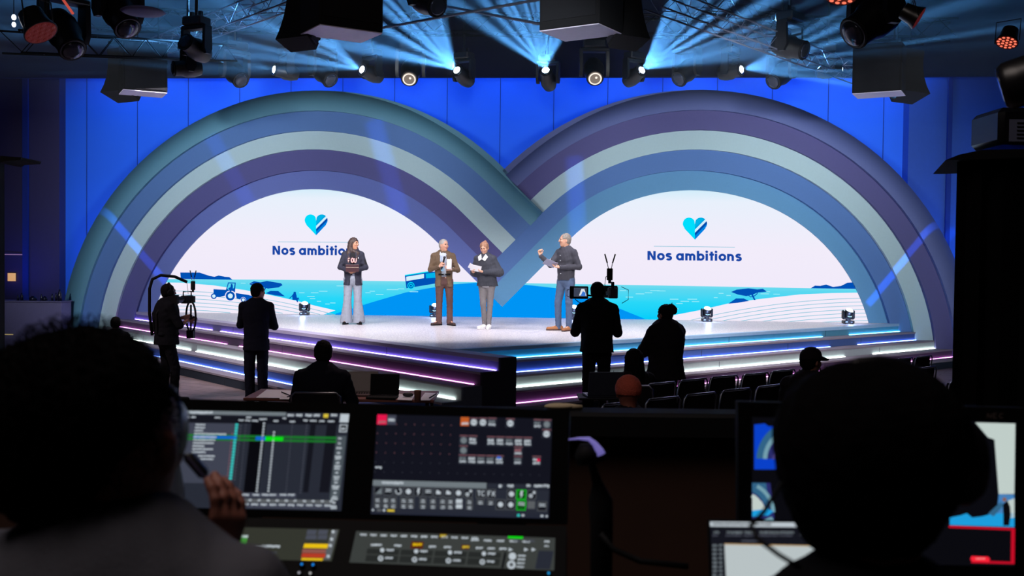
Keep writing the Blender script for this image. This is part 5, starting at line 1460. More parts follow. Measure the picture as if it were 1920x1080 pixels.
# seated man at the crew table
body, J = seated('seated man in dark navy at the crew table, seen from behind', 603, 642, 9.55, 1.76, crew2, hair_k, PI, PI+.1, -.15, w=1.14, lean=(0, .06),
    arms=dict(elbA=(.27, .14, .74), elbB=(-.27, .14, .74), wriA=(.15, .40, .79), wriB=(-.15, .40, .79)))
# long-haired woman between the cameraman and the coat
def lh2(F, c, hf, u, r, k):
    F.cone(c-hf*.05*k, c-u*.30*k-hf*.10*k, .09*k, .10*k, .03, 0)
    for q in (-1, 1): F.cone(c+r*q*.05*k, c-u*.26*k+r*q*.08*k-hf*.03*k, .05*k, .05*k, .03, 0)
body, J = seated('seated woman with long dark hair, below the woman with the bun', 1192, 652, 10.4, 1.62, crew3, hair_k, PI+.35, PI+.5, 0, w=1.0, extra=lh2)
# man in knitted cap, warm light on his head
knit = mat('knit_cap_rust', (168, 74, 58), .95, var=.35, scale=120, bump=1.)
body, J = seated('seated person in a rust knitted cap, nearest in the chair rows', 1180, 711, 7.05, 1.74, crew, None, PI, PI, 0, w=1.05, skinm=mat('skin_dark_warm', (110, 60, 48), .7))
F = Field(.005); c = J['head']; k = J['k']; F.ell(c+V(0, 0, .028)*k+J['fw']*-.01*k, (.094*k, .104*k, .100*k), None, .02, 0); F.plane(c-V(0, 0, .012)*k, (0, .0, -1)); F.build('knit_cap', [knit], body, noise=.0015, nscale=200)
F = Field(.005); 
# man with peaked cap
body, J = seated('seated person in a peaked cap at right, in front of the step lights', 1516, 671, 9.4, 1.76, crew3, hair_k, PI-.5, PI-1.1, -.1, w=1.1)
cap_(body, J, crew3, 1)
# small dark head far left by the steps
body, J = seated('dark seated figure beside the left end of the steps', 216, 606, 15.8, 1.55, crew, hair_k, PI+.2, PI+.2, 0, w=1.0, zoff=-.0)
spot_light('cap_warm_spot', (2.6, 5.2, 3.6), tuple(PY(1180, 740, 7.0)), 5.5, (1.0, .42, .25), 14, .6, .1)  # unseen warm spot aimed at the knitted cap

# ================================================================== FURNITURE ON THE FLOOR
m_seat = mat('chair_black_fabric', (20, 19, 24), .9, var=.15, scale=60, spec=.2); chr_d = mat('chair_chrome', (150, 150, 158), .3, 1.)
def chair(label, p, yaw, group=None):
    """yaw: direction the seat faces, 0 = +y"""
    t = thing('conference_chair', label, 'chair', p, yaw, group)
    B = MB(); B.box((0, 0, .445), (.46, .46, .06), m_seat, bev=.02); B.build('seat', t, 'angle')
    B = MB(); n = 7; R_ = []
    for i in range(n):
        a = i/(n-1); z = .50+.36*a; y = -.22-.05*a; w = .225-.02*a if i < n-1 else .19
        R_.append([Vector((x*w, y+th_+.02*x*x, z)) for x, th_ in [(-1, -.012), (-.6, -.014), (0, -.014), (.6, -.014), (1, -.012), (1, .014), (.6, .018), (0, .018), (-.6, .018), (-1, .014)]])
    B.loft(R_, m_seat); B.build('backrest', t, 'angle')
    B = MB(); B.tube([(-.235, -.22, .45), (-.235, -.25, .66), (-.225, -.275, .84), (-.19, -.28, .873), (.19, -.28, .873), (.225, -.275, .84), (.235, -.25, .66), (.235, -.22, .45)], .009, chr_d, 8); B.build('back_frame', t, True)
    for q in (-1, 1):
        B = MB(); B.tube([(q*.235, -.22, .45), (q*.235, -.26, .02), (q*.235, -.26, .0)], .010, chr_d, 8); B.build('leg', t, True)
        B = MB(); B.tube([(q*.235, .21, .43), (q*.235, .22, .02), (q*.235, .22, .0)], .010, chr_d, 8); B.build('leg', t, True)
    return t
ORD = ['first', 'second', 'third', 'fourth', 'fifth', 'sixth', 'seventh', 'eighth', 'ninth', 'tenth', 'eleventh', 'twelfth']
cy = math.atan2(-(-nR.x), -nR.y)   # facing the stage
proto = None
rows = [(Vector((1.95, 10.70, 0)), -1, 9, 'front'), (Vector((1.79, 9.54, 0)), -2, 8, 'middle'), (Vector((1.95, 8.45, 0)), -1, 7, 'back')]
skip = {('front', 5), }
for (o_, k0, k1, rn) in rows:
    i = 0
    for k in range(k0, k1+1):
        p = o_ + Rd*(.53*k) + Vector((random.uniform(-.02, .02), random.uniform(-.02, .02), 0)) + nR*(-.27)
        if rn == 'middle' and k == 5: continue   # the capped person's own chair stands here
        lab = 'black chair with a chrome-rimmed back, %s from the left in the %s row' % (ORD[i], rn); i += 1
        yw = cy+random.uniform(-.05, .05)
        if proto is None: proto = chair(lab, p, yw, 'conference chairs facing the stage')
        else: clone(proto, p, yw, lab, 'conference chairs facing the stage')
# seats of the people sitting alone
for px, ytop, d, lab, yw in ((603, 642, 9.55, 'chair under the seated man at the crew table', 0), (1192, 652, 10.4, 'chair under the long-haired woman', -.3), (1180, 711, 7.05, 'chair under the person in the rust knitted cap', 0),
                             (1516, 671, 9.4, 'chair under the person in the peaked cap', .45), (216, 606, 15.8, 'chair under the dark figure at the far left', -.2)):
    hd = PY(px, ytop, d); clone(proto, Vector((hd.x, d, 0)), yw, lab, None)
for o in list(COL.objects):
    if o.name.startswith('conference_chair') and o.get('label', '').startswith('chair under') and 'group' in o: del o['group']

# crew table with its things
m_tab = mat('table_redwood', (128, 76, 66), .5, var=.15, scale=8)
t = thing('crew_table', 'reddish brown crew table left of the stage corner', 'table', (-1.68, 10.2, 0))
B = MB(); B.box((-1.68, 10.2, .725), (1.86, .70, .03), m_tab, bev=.006); B.build('tabletop', t, 'angle', local=False)
for i in (-1, 1):
    for j in (-1, 1):
        B = MB(); B.cyl((-1.68+i*.86, 10.2+j*.28, 0), (-1.68+i*.86, 10.2+j*.28, .71), .02, dgrey, 10); B.build('leg', t, True, local=False)
def laptop(label, p, yaw, w, d, tilt, mb, ms, s=1., extra=None):
    t = thing('laptop', label, 'laptop', p, yaw)
    B = MB(); B.box((0, 0, .009), (w, d, .018), mb, bev=.004)
    for r in range(5):
        for c in range(12): B.box((-w*.42+c*w*.076, -d*.05+r*d*.09, .0185), (w*.06, d*.065, .003), black)
    B.build('base', t, 'angle')
    ca, sa = math.cos(math.radians(tilt)), math.sin(math.radians(tilt)); M = Matrix(((1, 0, 0, 0), (0, ca, sa, d/2), (0, -sa, ca, .015), (0, 0, 0, 1)))
    # local: panel rises along z' from hinge; faces -y
    M = Matrix(((1, 0, 0, 0), (0, ca, sa, d/2), (0, -sa, ca, .018), (0, 0, 0, 1)))
    h = d*.98
    B = MB(); B.box((0, .004, h/2), (w, .008, h), mb, M, bev=.003); B.build('lid', t, 'angle')
    B = MB(); B.poly([M @ Vector(v) for v in ((-w*.47, -.0015, h*.05), (w*.47, -.0015, h*.05), (w*.47, -.0015, h*.95), (-w*.47, -.0015, h*.95))], ms)
    if extra: extra(B, M, w, h)
    B.build('screen', t)
    return t
lb = mat('laptop_brown_grey', (92, 74, 76), .5); 
laptop('open laptop with a dim brownish screen on the crew table, left of the black one', PZ(676, 741, .742), .1, .34, .22, 20, lb, mat('laptop_dim_screen', (92, 66, 66), .4), 1)
laptop('black laptop with a dark screen on the crew table, beside the brown one', PZ(717, 746, .742), -.06, .29, .21, 8, black, mat('laptop_dark_screen', (10, 10, 14), .25), 1)
o = tag(MB().lathe([(.030, 0), (.036, .10), (.038, .102), (.034, .104), (.028, .01)], mat('paper_cup_brown', (150, 100, 84), .7), 20).build('paper_cup', None, True), 'brown paper cup at the front edge of the crew table', 'cup'); o.location = PZ(783, 752, .742)
B = MB(); B.ball((0, 0, .02), (.055, .035, .022), dgrey, 14, 8); o = tag(B.build('pouch', None, True), 'small dark rounded pouch on the papers left of the paper cup', 'pouch'); o.location = PZ(765, 744, .746)
for pts, lab in ((((745, 750), (772, 751), (778, 740), (748, 739)), 'white paper under the dark pouch on the crew table'), (((786, 751), (806, 751), (823, 738), (797, 737)), 'white papers at the right end of the crew table'),
                 (((480, 746), (540, 747), (556, 733), (500, 731)), 'loose crumpled papers at the left end of the crew table'), (((524, 749), (560, 749), (562, 743), (526, 743)), 'white sheet at the left front edge of the crew table')):
    q = [PZ(x, y, .741) for x, y in pts]; B = MB(); B.prism(q, (0, 0, .004), paper); tag(B.build('paper_sheet', None), lab, 'paper')
for a, b2, lab in (((528, 735), (545, 742), 'dark pen on the crumpled papers'), ((805, 746), (818, 738), 'dark pen on the papers right of the cup'), ((560, 742), (538, 744), 'pen lying near the seated man at left')):
    o = tag(MB().cyl(PZ(*a, .752), PZ(*b2, .752), .005, black, 8).build('pen', None, True), lab, 'pen')
laptop('grey-blue laptop lid standing open at the feet of the central cameraman', PY(1128, 742, 9.6), PI+.15, .33, .24, 14, mat('laptop_slate', (44, 48, 62), .5), blackg, 1)
tb = PY(1128, 742, 9.6).z
t = thing('side_table', 'small dark stand under the slate laptop by the cameraman', 'table', (PY(1128, 742, 9.6).x, 9.6, 0))
B = MB(); B.box((0, 0, tb-.012), (.45, .36, .02), black); B.build('tabletop', t); B = MB(); B.cyl((0, 0, 0), (0, 0, tb-.02), .025, black, 10); B.cyl((0, 0, 0), (0, 0, .02), .16, black, 16); B.build('pedestal', t)

# ================================================================== LEFT SIDE OF THE HALL
m_cnt = mat('counter_grey', (98, 92, 128), .8)
t = thing('service_counter', 'low grey counter against the far left wing wall', 'counter', (-10.9, 22.2, 0))
p0 = PY(-10, 566, 22.2); p1 = PY(117, 567, 22.2)
B = MB(); B.box(((p0.x+p1.x)/2-.6, 22.4, p1.z/2), (p1.x-p0.x+1.2, .5, p1.z), m_cnt, bev=.01); B.build('body', t, local=False)
B = MB(); B.box(((p0.x+p1.x)/2-.6, 22.38, p1.z+.015), (p1.x-p0.x+1.24, .58, .03), mat('counter_top', (84, 78, 112), .6)); B.build('worktop', t, local=False)
rs = random.Random(4)
for i, (px, h, w) in enumerate(((34, .13, .05), (41, .16, .06), (62, .10, .16), (78, .14, .05), (84, .10, .10), (98, .15, .05), (105, .17, .05), (112, .25, .09))):
    x = PY(px, 560, 22.3).x; z = p1.z+.031
    B = MB(); B.lathe([(w*.5, 0), (w*.5, h*.6), (w*.25, h*.8), (w*.22, h)], mat('bottle_dark', (18, 20, 40), .3), 12)
    o = B.build('bottle', None, True); o.location = (x, 22.3, z); tag(o, ['short', 'slim', 'squat wide', 'narrow', 'low', 'slender', 'taller slender', 'tallest'][i]+' dark vessel on the grey counter at far left', 'bottle')
o = tag(MB().box((0, 0, .1), (.20, .012, .20), mat('sign_ochre', (240, 190, 100), .6, emit=(225, 165, 80), strength=.7)).build('wall_sign', None), 'small square ochre sign on the far left wall', 'sign'); o.location = PS(22, 527, .42, 24.9)
o = tag(MB().box((0, 0, 0), (.56, .012, .02), mat('lit_edge', (220, 170, 160), .6, emit=(150, 110, 110), strength=.5)).build('wall_ledge', None), 'thin ledge line with a painted glow on the far left wall above the ochre sign', 'ledge'); o.location = PS(28, 478, .42, 24.9)  # light along the ledge put in as emission, no lamp there
o = tag(MB().box((0, 0, 0), (.22, .02, .02), mat('lit_edge_y', (220, 190, 120), .6, emit=(150, 130, 80), strength=.5)).build('edge_light', None), 'short yellowish light line low at the far left', 'light'); o.location = PY(14, 628, 20)
# black screen edge at far left with a bracket on top
t = thing('speaker_tower', 'tall black tower cut by the left edge with a flat bracket on top', 'tower', (-3.72, 7.3, 0))
B = MB(); xr = PY(10, 500, 7.55).x; zt_ = PY(10, 298, 7.3).z
B.box((xr-.35, 7.3, zt_/2), (.70, .5, zt_), black, bev=.01); B.build('tower', t, local=False)
B = MB(); B.prism([PY(0, 292, 7.1), PY(40, 295, 7.1), PY(38, 300, 7.1), PY(8, 302, 7.1), PY(0, 306, 7.1)], (0, .3, 0), black); B.build('bracket', t, local=False)

# ================================================================== RIGHT EDGE TOWER with projector
t = thing('draped_tower', 'tall black draped tower filling the right edge', 'tower', (3.6, 6.0, 0))
xl_ = PY(1790, 500, 6.0).x; xb_ = PY(1790, 500, 6.9).x+.02; zt_ = PY(1840, 286, 6.0).z
B = MB(); pr_ = []
for i in range(25):
    a = i/24; pr_.append(Vector((xl_+a*1.6, 6.0+.03*math.sin(a*60), 0)))
pts = pr_ + [Vector((xb_+1.3, 6.9, 0)), Vector((xb_, 6.9, 0))]
B.prism(pts, (0, 0, zt_-.05), mat('drape_black', (7, 7, 9), 1., var=.2, scale=8, spec=.05)); B.build('drape', t, local=False)
B = MB(); q = [PY(1773, 300, 5.9), PY(1798, 290, 5.9), PY(1840, 281, 5.9), PY(1990, 278, 5.9), PY(1990, 292, 5.9), PY(1800, 300, 5.9)]
B.prism(q, (.3, .9, 0), black); B.build('shelf_top', t, local=False)
t = thing('projector', 'dark boxy projector with a vent and an amber light on the draped tower', 'projector', PY(1912, 281, 6.2))
B = MB(); B.box((0, 0, .12), (.44, .40, .22), blackg, bev=.03); B.build('housing', t, 'angle')
B = MB(); B.box((-.10, -.205, .09), (.13, .012, .13), mat('vent_grey', (92, 96, 120), .5))
for i in range(5): B.box((-.10, -.213, .045+i*.022), (.05, .006, .008), black)
B.build('vent', t)
B = MB(); B.torus((.06, -.205, .06), (0, 1, 0), .03, .006, dgrey, 20, 6); B.build('port', t, True)
B = MB(); B.ball((.045, -.204, .135), .010, glow('amber_led', (255, 170, 30), 1.4), 10, 8); B.build('indicator', t, True)

# ================================================================== CONTROL POSITION (foreground)
PFZ = .40
struct(MB().box((0, 1.15, PFZ/2), (6.4, 5.1, PFZ), mat('platform_black', (18, 17, 18), .9)).build('floor_platform'))
# balustrade in front of the desk
t = thing('balustrade', 'dark brown balustrade panel with a black top rail beyond the desk', 'balustrade', (0, 3.45, PFZ))
m_bal = mat('balustrade_brown', (70, 44, 32), .8, var=.25, scale=4)
zt2 = PY(1200, 822, 3.4).z
B = MB(); B.box((0, 3.45, (zt2+PFZ)/2), (6.3, .06, zt2-PFZ), m_bal); B.build('panel', t, local=False)
B = MB(); B.box((0, 3.43, zt2+.045), (6.34, .14, .09), black, bev=.012); B.box((0, 3.37, zt2+.02), (6.34, .012, .012), dgrey); B.build('rail', t, 'angle', local=False)
B = MB(); B.ball((0, 0, .012), (.05, .022, .012), mat('cream_cloth', (188, 170, 140), .8), 12, 8); B.tube([(.02, 0, .012), (.08, .01, .008)], [.012, .008], mat('cream_cloth', (188, 170, 140), .8), 8)
o = tag(B.build('folded_cloth', None, True), 'small cream object lying on the black rail left of the knitted cap', 'cloth'); o.location = PY(1056, 779, 3.42); o.location.z = zt2+.09

def PPL(px, py, Y0, sx, tz, z0):
    d = ray(px, py); t = (Y0-tz*z0+tz*CAMH)/(d.y-sx*d.x-tz*d.z); return CAM + d*t
UP = (2.02, -.103, .20, 1.70)
zl_ = PPL(690, 976, *UP).z; yl_ = PPL(960, 976, *UP)
LP = (2.0, -.103, 1.05, 1.58)
b_ = PPL(960, 980, *UP); LP = (b_.y + .103*b_.x - .004, -.103, 1.05, b_.z)
con = thing('lighting_console', 'black lighting control console with two large lit displays and two small ones', 'control console', (-.35, 2.0, PFZ+.75))
def nplane(P_): return Vector((P_[1], -1, P_[2])).normalized()*1.0     # towards the viewer
def slab(name, pts, P_, th, m, parent, lift=0.):
    n = nplane(P_); q = [PPL(x, y, *P_) + n*lift for x, y in pts]; B = MB(); B.prism(q, -n*th, m); return B.build(name, parent, local=False)
m_hous = mat('console_housing', (7, 7, 9), .7, spec=.12)
slab('display_housing', [(322, 747), (700, 757), (1068, 770), (1062, 984), (292, 964)], UP, .05, m_hous, con)
slab('control_deck', [(291, 966), (1062, 986), (1058, 1330), (215, 1300)], LP, .05, m_hous, con)
class Scr:
    def __init__(s, P_, sh, sl): s.P = P_; s.sh = sh; s.sl = sl; s.B = MB(); s.n = nplane(P_)
    def q(s, x, y, w, h, m, lay=1):   # left, top, width, height in photo pixels, sheared with the display
        c = [(x, y), (x+w, y+w*s.sl), (x+w-h*s.sh, y+w*s.sl+h), (x-h*s.sh, y+h)]
        s.B.poly([PPL(a, b2, *s.P)+s.n*(.0006+.0005*lay) for a, b2 in c], m); return s
    def poly(s, pts, m, lay=0): s.B.poly([PPL(a, b2, *s.P)+s.n*(.0006+.0005*lay) for a, b2 in pts], m); return s
    def disc(s, x, y, r, m, lay=2, n=12): return s.poly([(x+r*math.cos(2*PI*i/n), y+r*math.sin(2*PI*i/n)) for i in range(n)], m, lay)
    def bar(s, x, y, w, h, m, lay=2, seed=0):   # a line of unreadable glyph blobs
        rr = random.Random(int(x*31+y*17)+seed); xx = x
        while xx < x+w:
            ww = rr.uniform(h*.35, h*.9); s.q(xx, y+(xx-x)*s.sl+rr.uniform(0, h*.15), min(ww, x+w-xx), h*rr.uniform(.75, 1), m, lay); xx += ww+h*.16
        return s
ui = lambda n, c, k=1.: glow('ui_'+n, c, k)
u_bg = ui('slate', (44, 48, 60), .8); u_lg = ui('list_grey', (70, 74, 90), .8); u_dk = ui('dark', (24, 25, 34), .8); u_bk = ui('black', (12, 12, 18), .8)
u_w = ui('white', (196, 206, 214), .9); u_g = ui('grey', (120, 130, 136), .85); u_dim = ui('dim', (86, 90, 104), .7); u_cy = ui('cyan', (52, 205, 200), .9); u_gr = ui('green', (28, 120, 44), .9); u_bg2 = ui('bright_green', (10, 225, 20), .95)
u_bl = ui('blue', (20, 96, 205), .95); u_y = ui('yellow', (225, 200, 60), .9); u_red = ui('red', (235, 24, 78), .95); u_or = ui('orange', (200, 96, 40), .9); u_tile = ui('tile', (96, 100, 104), .85); u_pk = ui('pink', (170, 110, 120), .8)
u_ol = ui('olive', (58, 60, 52), .8); u_ylw = ui('amber', (238, 196, 20), .95); u_rd2 = ui('brick', (190, 62, 40), .9); u_gn2 = ui('leaf', (70, 150, 60), .8)
K4 = lambda x, y: (320+x/4.909, 750+y/4.909)
# left upper display
s = Scr(UP, .115, .019)
s.poly([(337.3, 769.4), (655, 775.5), (640, 958), (316, 951)], u_bg, 0)
def r4(x0, y0, x1, y1, m, lay=1, bar=False):
    a = K4(x0, y0); f = s.bar if bar else s.q; f(a[0], a[1], (x1-x0)/4.909, (y1-y0)/4.909, m, lay)
r4(85, 95, 1065, 128, u_g, 1); r4(180, 100, 390, 125, u_w, 2, True)
for x in (1080, 1160, 1245, 1320, 1480): r4(x, 128, x+58, 152, u_w, 3, True)
r4(1412, 128, 1455, 162, u_y, 3)
r4(1565, 128, 1645, 205, u_w, 1); r4(1560, 225, 1630, 295, u_w, 2); r4(1568, 233, 1622, 287, u_dk, 3); r4(1575, 255, 1610, 275, u_w, 4, True)
r4(85, 140, 1550, 205, u_dk, 1)
for x, y, w in ((88, 148, 90), (195, 150, 40), (410, 155, 52), (700, 152, 45), (630, 178, 45), (692, 180, 45), (752, 182, 56), (820, 168, 68), (950, 185, 44), (1100, 190, 48), (1225, 180, 40), (1285, 183, 60), (1372, 186, 50), (1450, 188, 60), (1035, 160, 30)): r4(x, y, x+w, y+16, u_w, 3, True)
r4(85, 208, 628, 760, u_lg, 1)
for i, (x, w) in enumerate(((235, 90), (230, 92), (225, 80), (222, 296), (218, 208), (214, 200), (212, 190), (208, 108), (204, 192), (200, 128), (260, 150), (280, 118))): r4(x, 218+28*i+(0 if i < 10 else 8), x+w, 234+28*i+(0 if i < 10 else 8), u_w, 4, True)
for i in range(9): r4(150-3.5*i, 190+31*i, 166-3.5*i, 206+31*i, u_w, 3)
for i in range(19): r4(600-3.2*i, 218+27.4*i, 626-3.2*i, 238+27.4*i, u_cy, 3); r4(640-3.2*i, 232+27.4*i, 656-3.2*i, 244+27.4*i, u_dim, 3); r4(575-3*i, 222+27.4*i, 583-3*i, 234+27.4*i, u_pk, 2) if i > 2 else None
r4(745, 205, 885, 850, u_bk, 1); r4(1440, 225, 1530, 850, u_dk, 1); r4(1290, 215, 1340, 850, u_dk, 1)
for i in range(24):
    r4(855-2.9*i, 208+27*i, 872-2.9*i, 224+27*i, u_w, 3)
    if i > 2: r4(955-2.6*i, 208+27*i, 971-2.6*i, 224+27*i, u_w, 3)
    r4(1118-2.6*i, 222+27*i, 1128-2.6*i, 232+27*i, u_dim, 2); r4(1250-2.6*i, 226+27*i, 1262-2.6*i, 238+27*i, u_dim, 2); r4(690-2.6*i, 226+27*i, 700-2.6*i, 236+27*i, u_dim, 2)
r4(100, 312, 1530, 334, u_gr, 2); r4(100, 346, 1530, 366, u_gr, 2)
r4(215, 326, 612, 352, u_bl, 3); r4(788, 336, 876, 370, u_bl, 3); r4(876, 338, 1040, 374, u_bg2, 3)
s.q(*K4(1530, 330), 18, 120, ui('sidebar', (86, 96, 104), .7), 1)
for i, (y, w) in enumerate(((345, 28), (390, 24), (432, 48), (478, 30), (512, 60), (530, 50), (568, 30), (600, 55), (622, 50), (660, 28), (698, 52), (720, 40), (750, 30), (785, 66), (806, 50), (845, 26), (880, 40), (900, 60), (935, 24), (968, 50), (985, 55))): r4(1562-w/2-(y-345)*.09, y, 1562+w/2-(y-345)*.09, y+18, u_w, 4, True)
r4(560, 850, 1160, 892, u_lg, 2)
for x in (600, 665, 760, 845, 915, 1010, 1085): r4(x, 862, x+62, 880, u_w, 4, True)
r4(560, 905, 1520, 940, u_tile, 1); r4(545, 942, 1515, 990, u_lg, 1)
for i in range(11): r4(640+83*i, 910+i*1.2, 668+83*i, 928+i*1.2, u_w, 4, True); r4(580+84*i, 948+i*1.4, 640+84*i, 966+i*1.4, u_w, 4, True)
s.B.build('display', con, local=False)['label'] = 'left large display with a cue list and green bar'
# right upper display
K5 = lambda x, y: (690+x/4.908, 760+y/4.908)
s = Scr(UP, .06, .026)
s.poly([(707.3, 776.7), (1035.4, 785.5), (1029.9, 971.9), (695.7, 962.7)], ui('deep', (22, 23, 34), .8), 0)
def r5(x0, y0, x1, y1, m, lay=1, bar=False):
    a = K5(x0, y0); f = s.bar if bar else s.q; f(a[0], a[1], (x1-x0)/4.908, (y1-y0)/4.908, m, lay)
r5(88, 84, 176, 175, u_red, 1); r5(100, 140, 165, 165, u_pk, 2, True); r5(180, 88, 262, 178, u_lg, 1); r5(190, 120, 250, 150, u_w, 2, True)
for j in range(6):
    for i in range(19 if j > 4 else 9):
        x = 95+84*i-6*j; y = 170+88*j+1.8*i
        if j == 0: x += 84*0
        s.disc(*K5(x, y), .7, u_dim if j > 3 else u_pk, 2, 6)
def tile(x, y, w, h, base, dots=0):
    r5(x, y, x+w, y+h, u_bg, 2); r5(x+3, y+2, x+w-3, y+12, ui('tile_top', (130, 84, 92), .8), 3)
    if dots == 1: s.disc(*K5(x+w*.48, y+h*.55), 6.0, base, 4, 14); r5(x+w*.22, y+h*.46, x+w*.75, y+h*.6, u_g, 5, True)
    else:
        r5(x+w*.1, y+h*.28, x+w*.82, y+h*.55, base, 4, True); r5(x+w*.1, y+h*.62, x+w*.85, y+h*.84, u_w, 4, True)
r5(855, 108, 932, 188, u_or, 2); r5(865, 155, 925, 180, u_w, 3, True)
tile(938, 112, 78, 82, u_w, 1); tile(1022, 112, 78, 84, u_w, 1); tile(1104, 112, 82, 88, u_g); tile(1270, 118, 84, 88, u_w, 1)
tile(1524, 125, 78, 90, u_g); tile(1606, 128, 84, 88, u_g, 1); tile(1602, 218, 86, 84, u_w, 1)
tile(844, 272, 80, 92, u_g, 1); tile(928, 274, 82, 94, u_w); tile(842, 366, 80, 88, u_g, 1)
for i in range(5): tile(1096+84*i, 282+2*i, 80, 92, [u_w, u_w, u_g, u_w, u_w][i])
tile(1344, 376, 82, 88, u_pk); tile(1342, 462, 80, 88, u_g)
for i in range(5): tile(836+84*i, 450+2*i, 80, 90, [u_g, u_w, u_g, u_g, u_w][i])
r5(1190, 470, 1225, 492, u_bl, 6); tile(1512, 464, 84, 90, u_w); r5(1555, 492, 1585, 515, u_red, 6)
r5(70, 560, 130, 580, u_w, 2, True)
r5(48, 686, 1092, 738, u_g, 1); r5(130, 698, 330, 722, u_w, 2, True); r5(1100, 716, 1668, 762, u_bg, 1)
for x, w in ((1205, 30), (1285, 55), (1460, 36), (1530, 80), (1620, 48)): r5(x, 726, x+w, 752, u_w, 3, True)
r5(40, 740, 1668, 985, u_bg, 1)
def key(x, y, w, h, m=None, ic=0):
    m = m or u_tile
    r5(x, y, x+w, y+h, m, 3); r5(x+5, y+5, x+w-5, y+h-5, u_dk if m is u_tile else ui('key_green', (14, 84, 22), .9), 4)
    cx, cy_ = K5(x+w/2, y+h/2)
    if ic == 1: s.disc(cx, cy_, 5., u_w, 5, 12)
    elif ic == 2: r5(x+18, y+30, x+w-18, y+h-24, u_w, 5); r5(x+20, y+20, x+w*.55, y+32, u_w, 5)
    elif ic == 3: s.poly([(cx-6, cy_+6), (cx+6, cy_+6), (cx+6, cy_-6)], u_g, 5)
    elif ic == 4: s.poly([(cx-1, cy_-7), (cx+3, cy_-7), (cx+1, cy_), (cx+3, cy_), (cx-2, cy_+7), (cx-1, cy_+1), (cx-3, cy_+1)], u_w, 5)
    elif ic == 5:
        for a in range(10): s.disc(cx+5*math.cos(a*.5-1), cy_+5*math.sin(a*.5-1), 1.3, u_w, 5, 6)
    elif ic == 6: s.disc(cx-2, cy_+2, 3.6, u_w, 5); s.disc(cx+4, cy_-4, 2.6, u_w, 5); s.disc(cx-2, cy_+2, 1.4, u_dk, 6)
    elif ic == 7: r5(x+14, y+18, x+w-14, y+30, u_w, 5, True); r5(x+14, y+36, x+w-14, y+48, u_w, 5, True)
ics = [3, 7, 5, 1, 4, 7, 2, 2, 1, 6]
for i in range(10): key(60+92*i, 745+2.6*i, 78, 80, None, ics[i])
key(1000, 768, 84, 84); key(1094, 770, 84, 84)
# lettering TC / FX
def letters(word, x, y, h, w, m):
    St = {'T': [[(0, 1), (1, 1)], [(.5, 1), (.5, 0)]], 'C': [[(.95, .82), (.6, 1), (.2, .85), (.05, .5), (.2, .15), (.6, 0), (.95, .18)]], 'F': [[(.1, 0), (.1, 1), (.9, 1)], [(.1, .52), (.75, .52)]], 'X': [[(0, 0), (1, 1)], [(0, 1), (1, 0)]]}
    for i, ch in enumerate(word):
        for st in St[ch]:
            for (a0, b0_), (a1, b1) in zip(st[:-1], st[1:]):
                p = K5(x+(i*1.25+a0)*w, y+(1-b0_)*h); q = K5(x+(i*1.25+a1)*w, y+(1-b1)*h); l = math.hypot(q[0]-p[0], q[1]-p[1]); nx, ny = -(q[1]-p[1])/l*.8, (q[0]-p[0])/l*.8
                s.poly([(p[0]+nx, p[1]+ny), (q[0]+nx, q[1]+ny), (q[0]-nx, q[1]-ny), (p[0]-nx, p[1]-ny)], m, 6)
letters('TC', 1010, 788, 44, 28, u_w); letters('FX', 1106, 790, 44, 28, u_w)
key(1282, 774, 80, 84, None, 1); key(1370, 776, 88, 88, u_bg2, 4); key(1470, 780, 80, 84, None, 6)
for x in (60, 135, 205, 300, 366, 478, 570, 660, 730, 905):
    for j in (0, 1): key(x, 838+52*j+x*.02, 62, 46, None, 7)
for j in (0, 1): r5(812, 862+48*j, 870, 900+48*j, u_w, 4)
key(1005, 860, 66, 50, None, 7); key(1100, 864, 62, 50, None, 7)
key(1180, 866, 82, 92, None, 1); key(1274, 868, 82, 92, None, 1); key(1372, 872, 84, 92, u_bg2, 7); r5(1470, 880, 1540, 950, u_tile, 3); key(1562, 884, 86, 88, None, 7)
r5(30, 950, 1660, 1000, ui('footer', (40, 44, 60), .8), 1)
r5(180, 958, 245, 976, u_y, 3); r5(85, 952, 125, 975, u_tile, 3); s.disc(*K5(47, 962), 2, u_w, 3); s.disc(*K5(150, 965), 2.4, u_w, 3); r5(1374, 1000, 1398, 1022, u_cy, 3); r5(1415, 1003, 1440, 1020, u_w, 3); r5(1590, 1008, 1615, 1026, u_w, 3); s.disc(*K5(1645, 1020), 2, u_w, 3)
s.B.build('display', con, local=False)['label'] = 'right large display with grey tiles and icon keys'
# lower left touch panel
s = Scr(LP, .27, .02)
s.poly([(405, 988), (637, 993), (622, 1053), (382, 1046)], u_ol, 0)
for x, y, w, h, m in ((577, 994, 18, 9, u_dim), (598, 994, 18, 9, u_dim), (575, 1004, 20, 8, u_dim), (597, 1004, 18, 8, u_dim), (571, 1020, 45, 8, u_ylw), (568, 1030, 44, 7, ui('mauve', (150, 90, 80), .9)), (567, 1038, 44, 8, u_rd2), (566, 1047, 40, 4, u_ylw),
                  (446, 1004, 20, 22, u_gn2), (452, 1004, 14, 5, u_w), (412, 1008, 18, 18, ui('rust', (92, 52, 40), .8))): s.q(x, y, w, h, m, 2)
for x, y, w in ((408, 1003, 20), (466, 1022, 60), (386, 1032, 34), (384, 1040, 22)): s.bar(x, y, w, 5, u_w, 3)
s.q(622, 994, 12, 56, u_tile, 1)
for y in (998, 1012, 1024, 1044): s.disc(625-(y-998)*.2, y, 3, u_w, 3, 8)
s.bar(470, 1034, 50, 3, u_dim, 2)
s.B.build('touch_panel', con, local=False)['label'] = 'left touch panel with amber and red blocks'
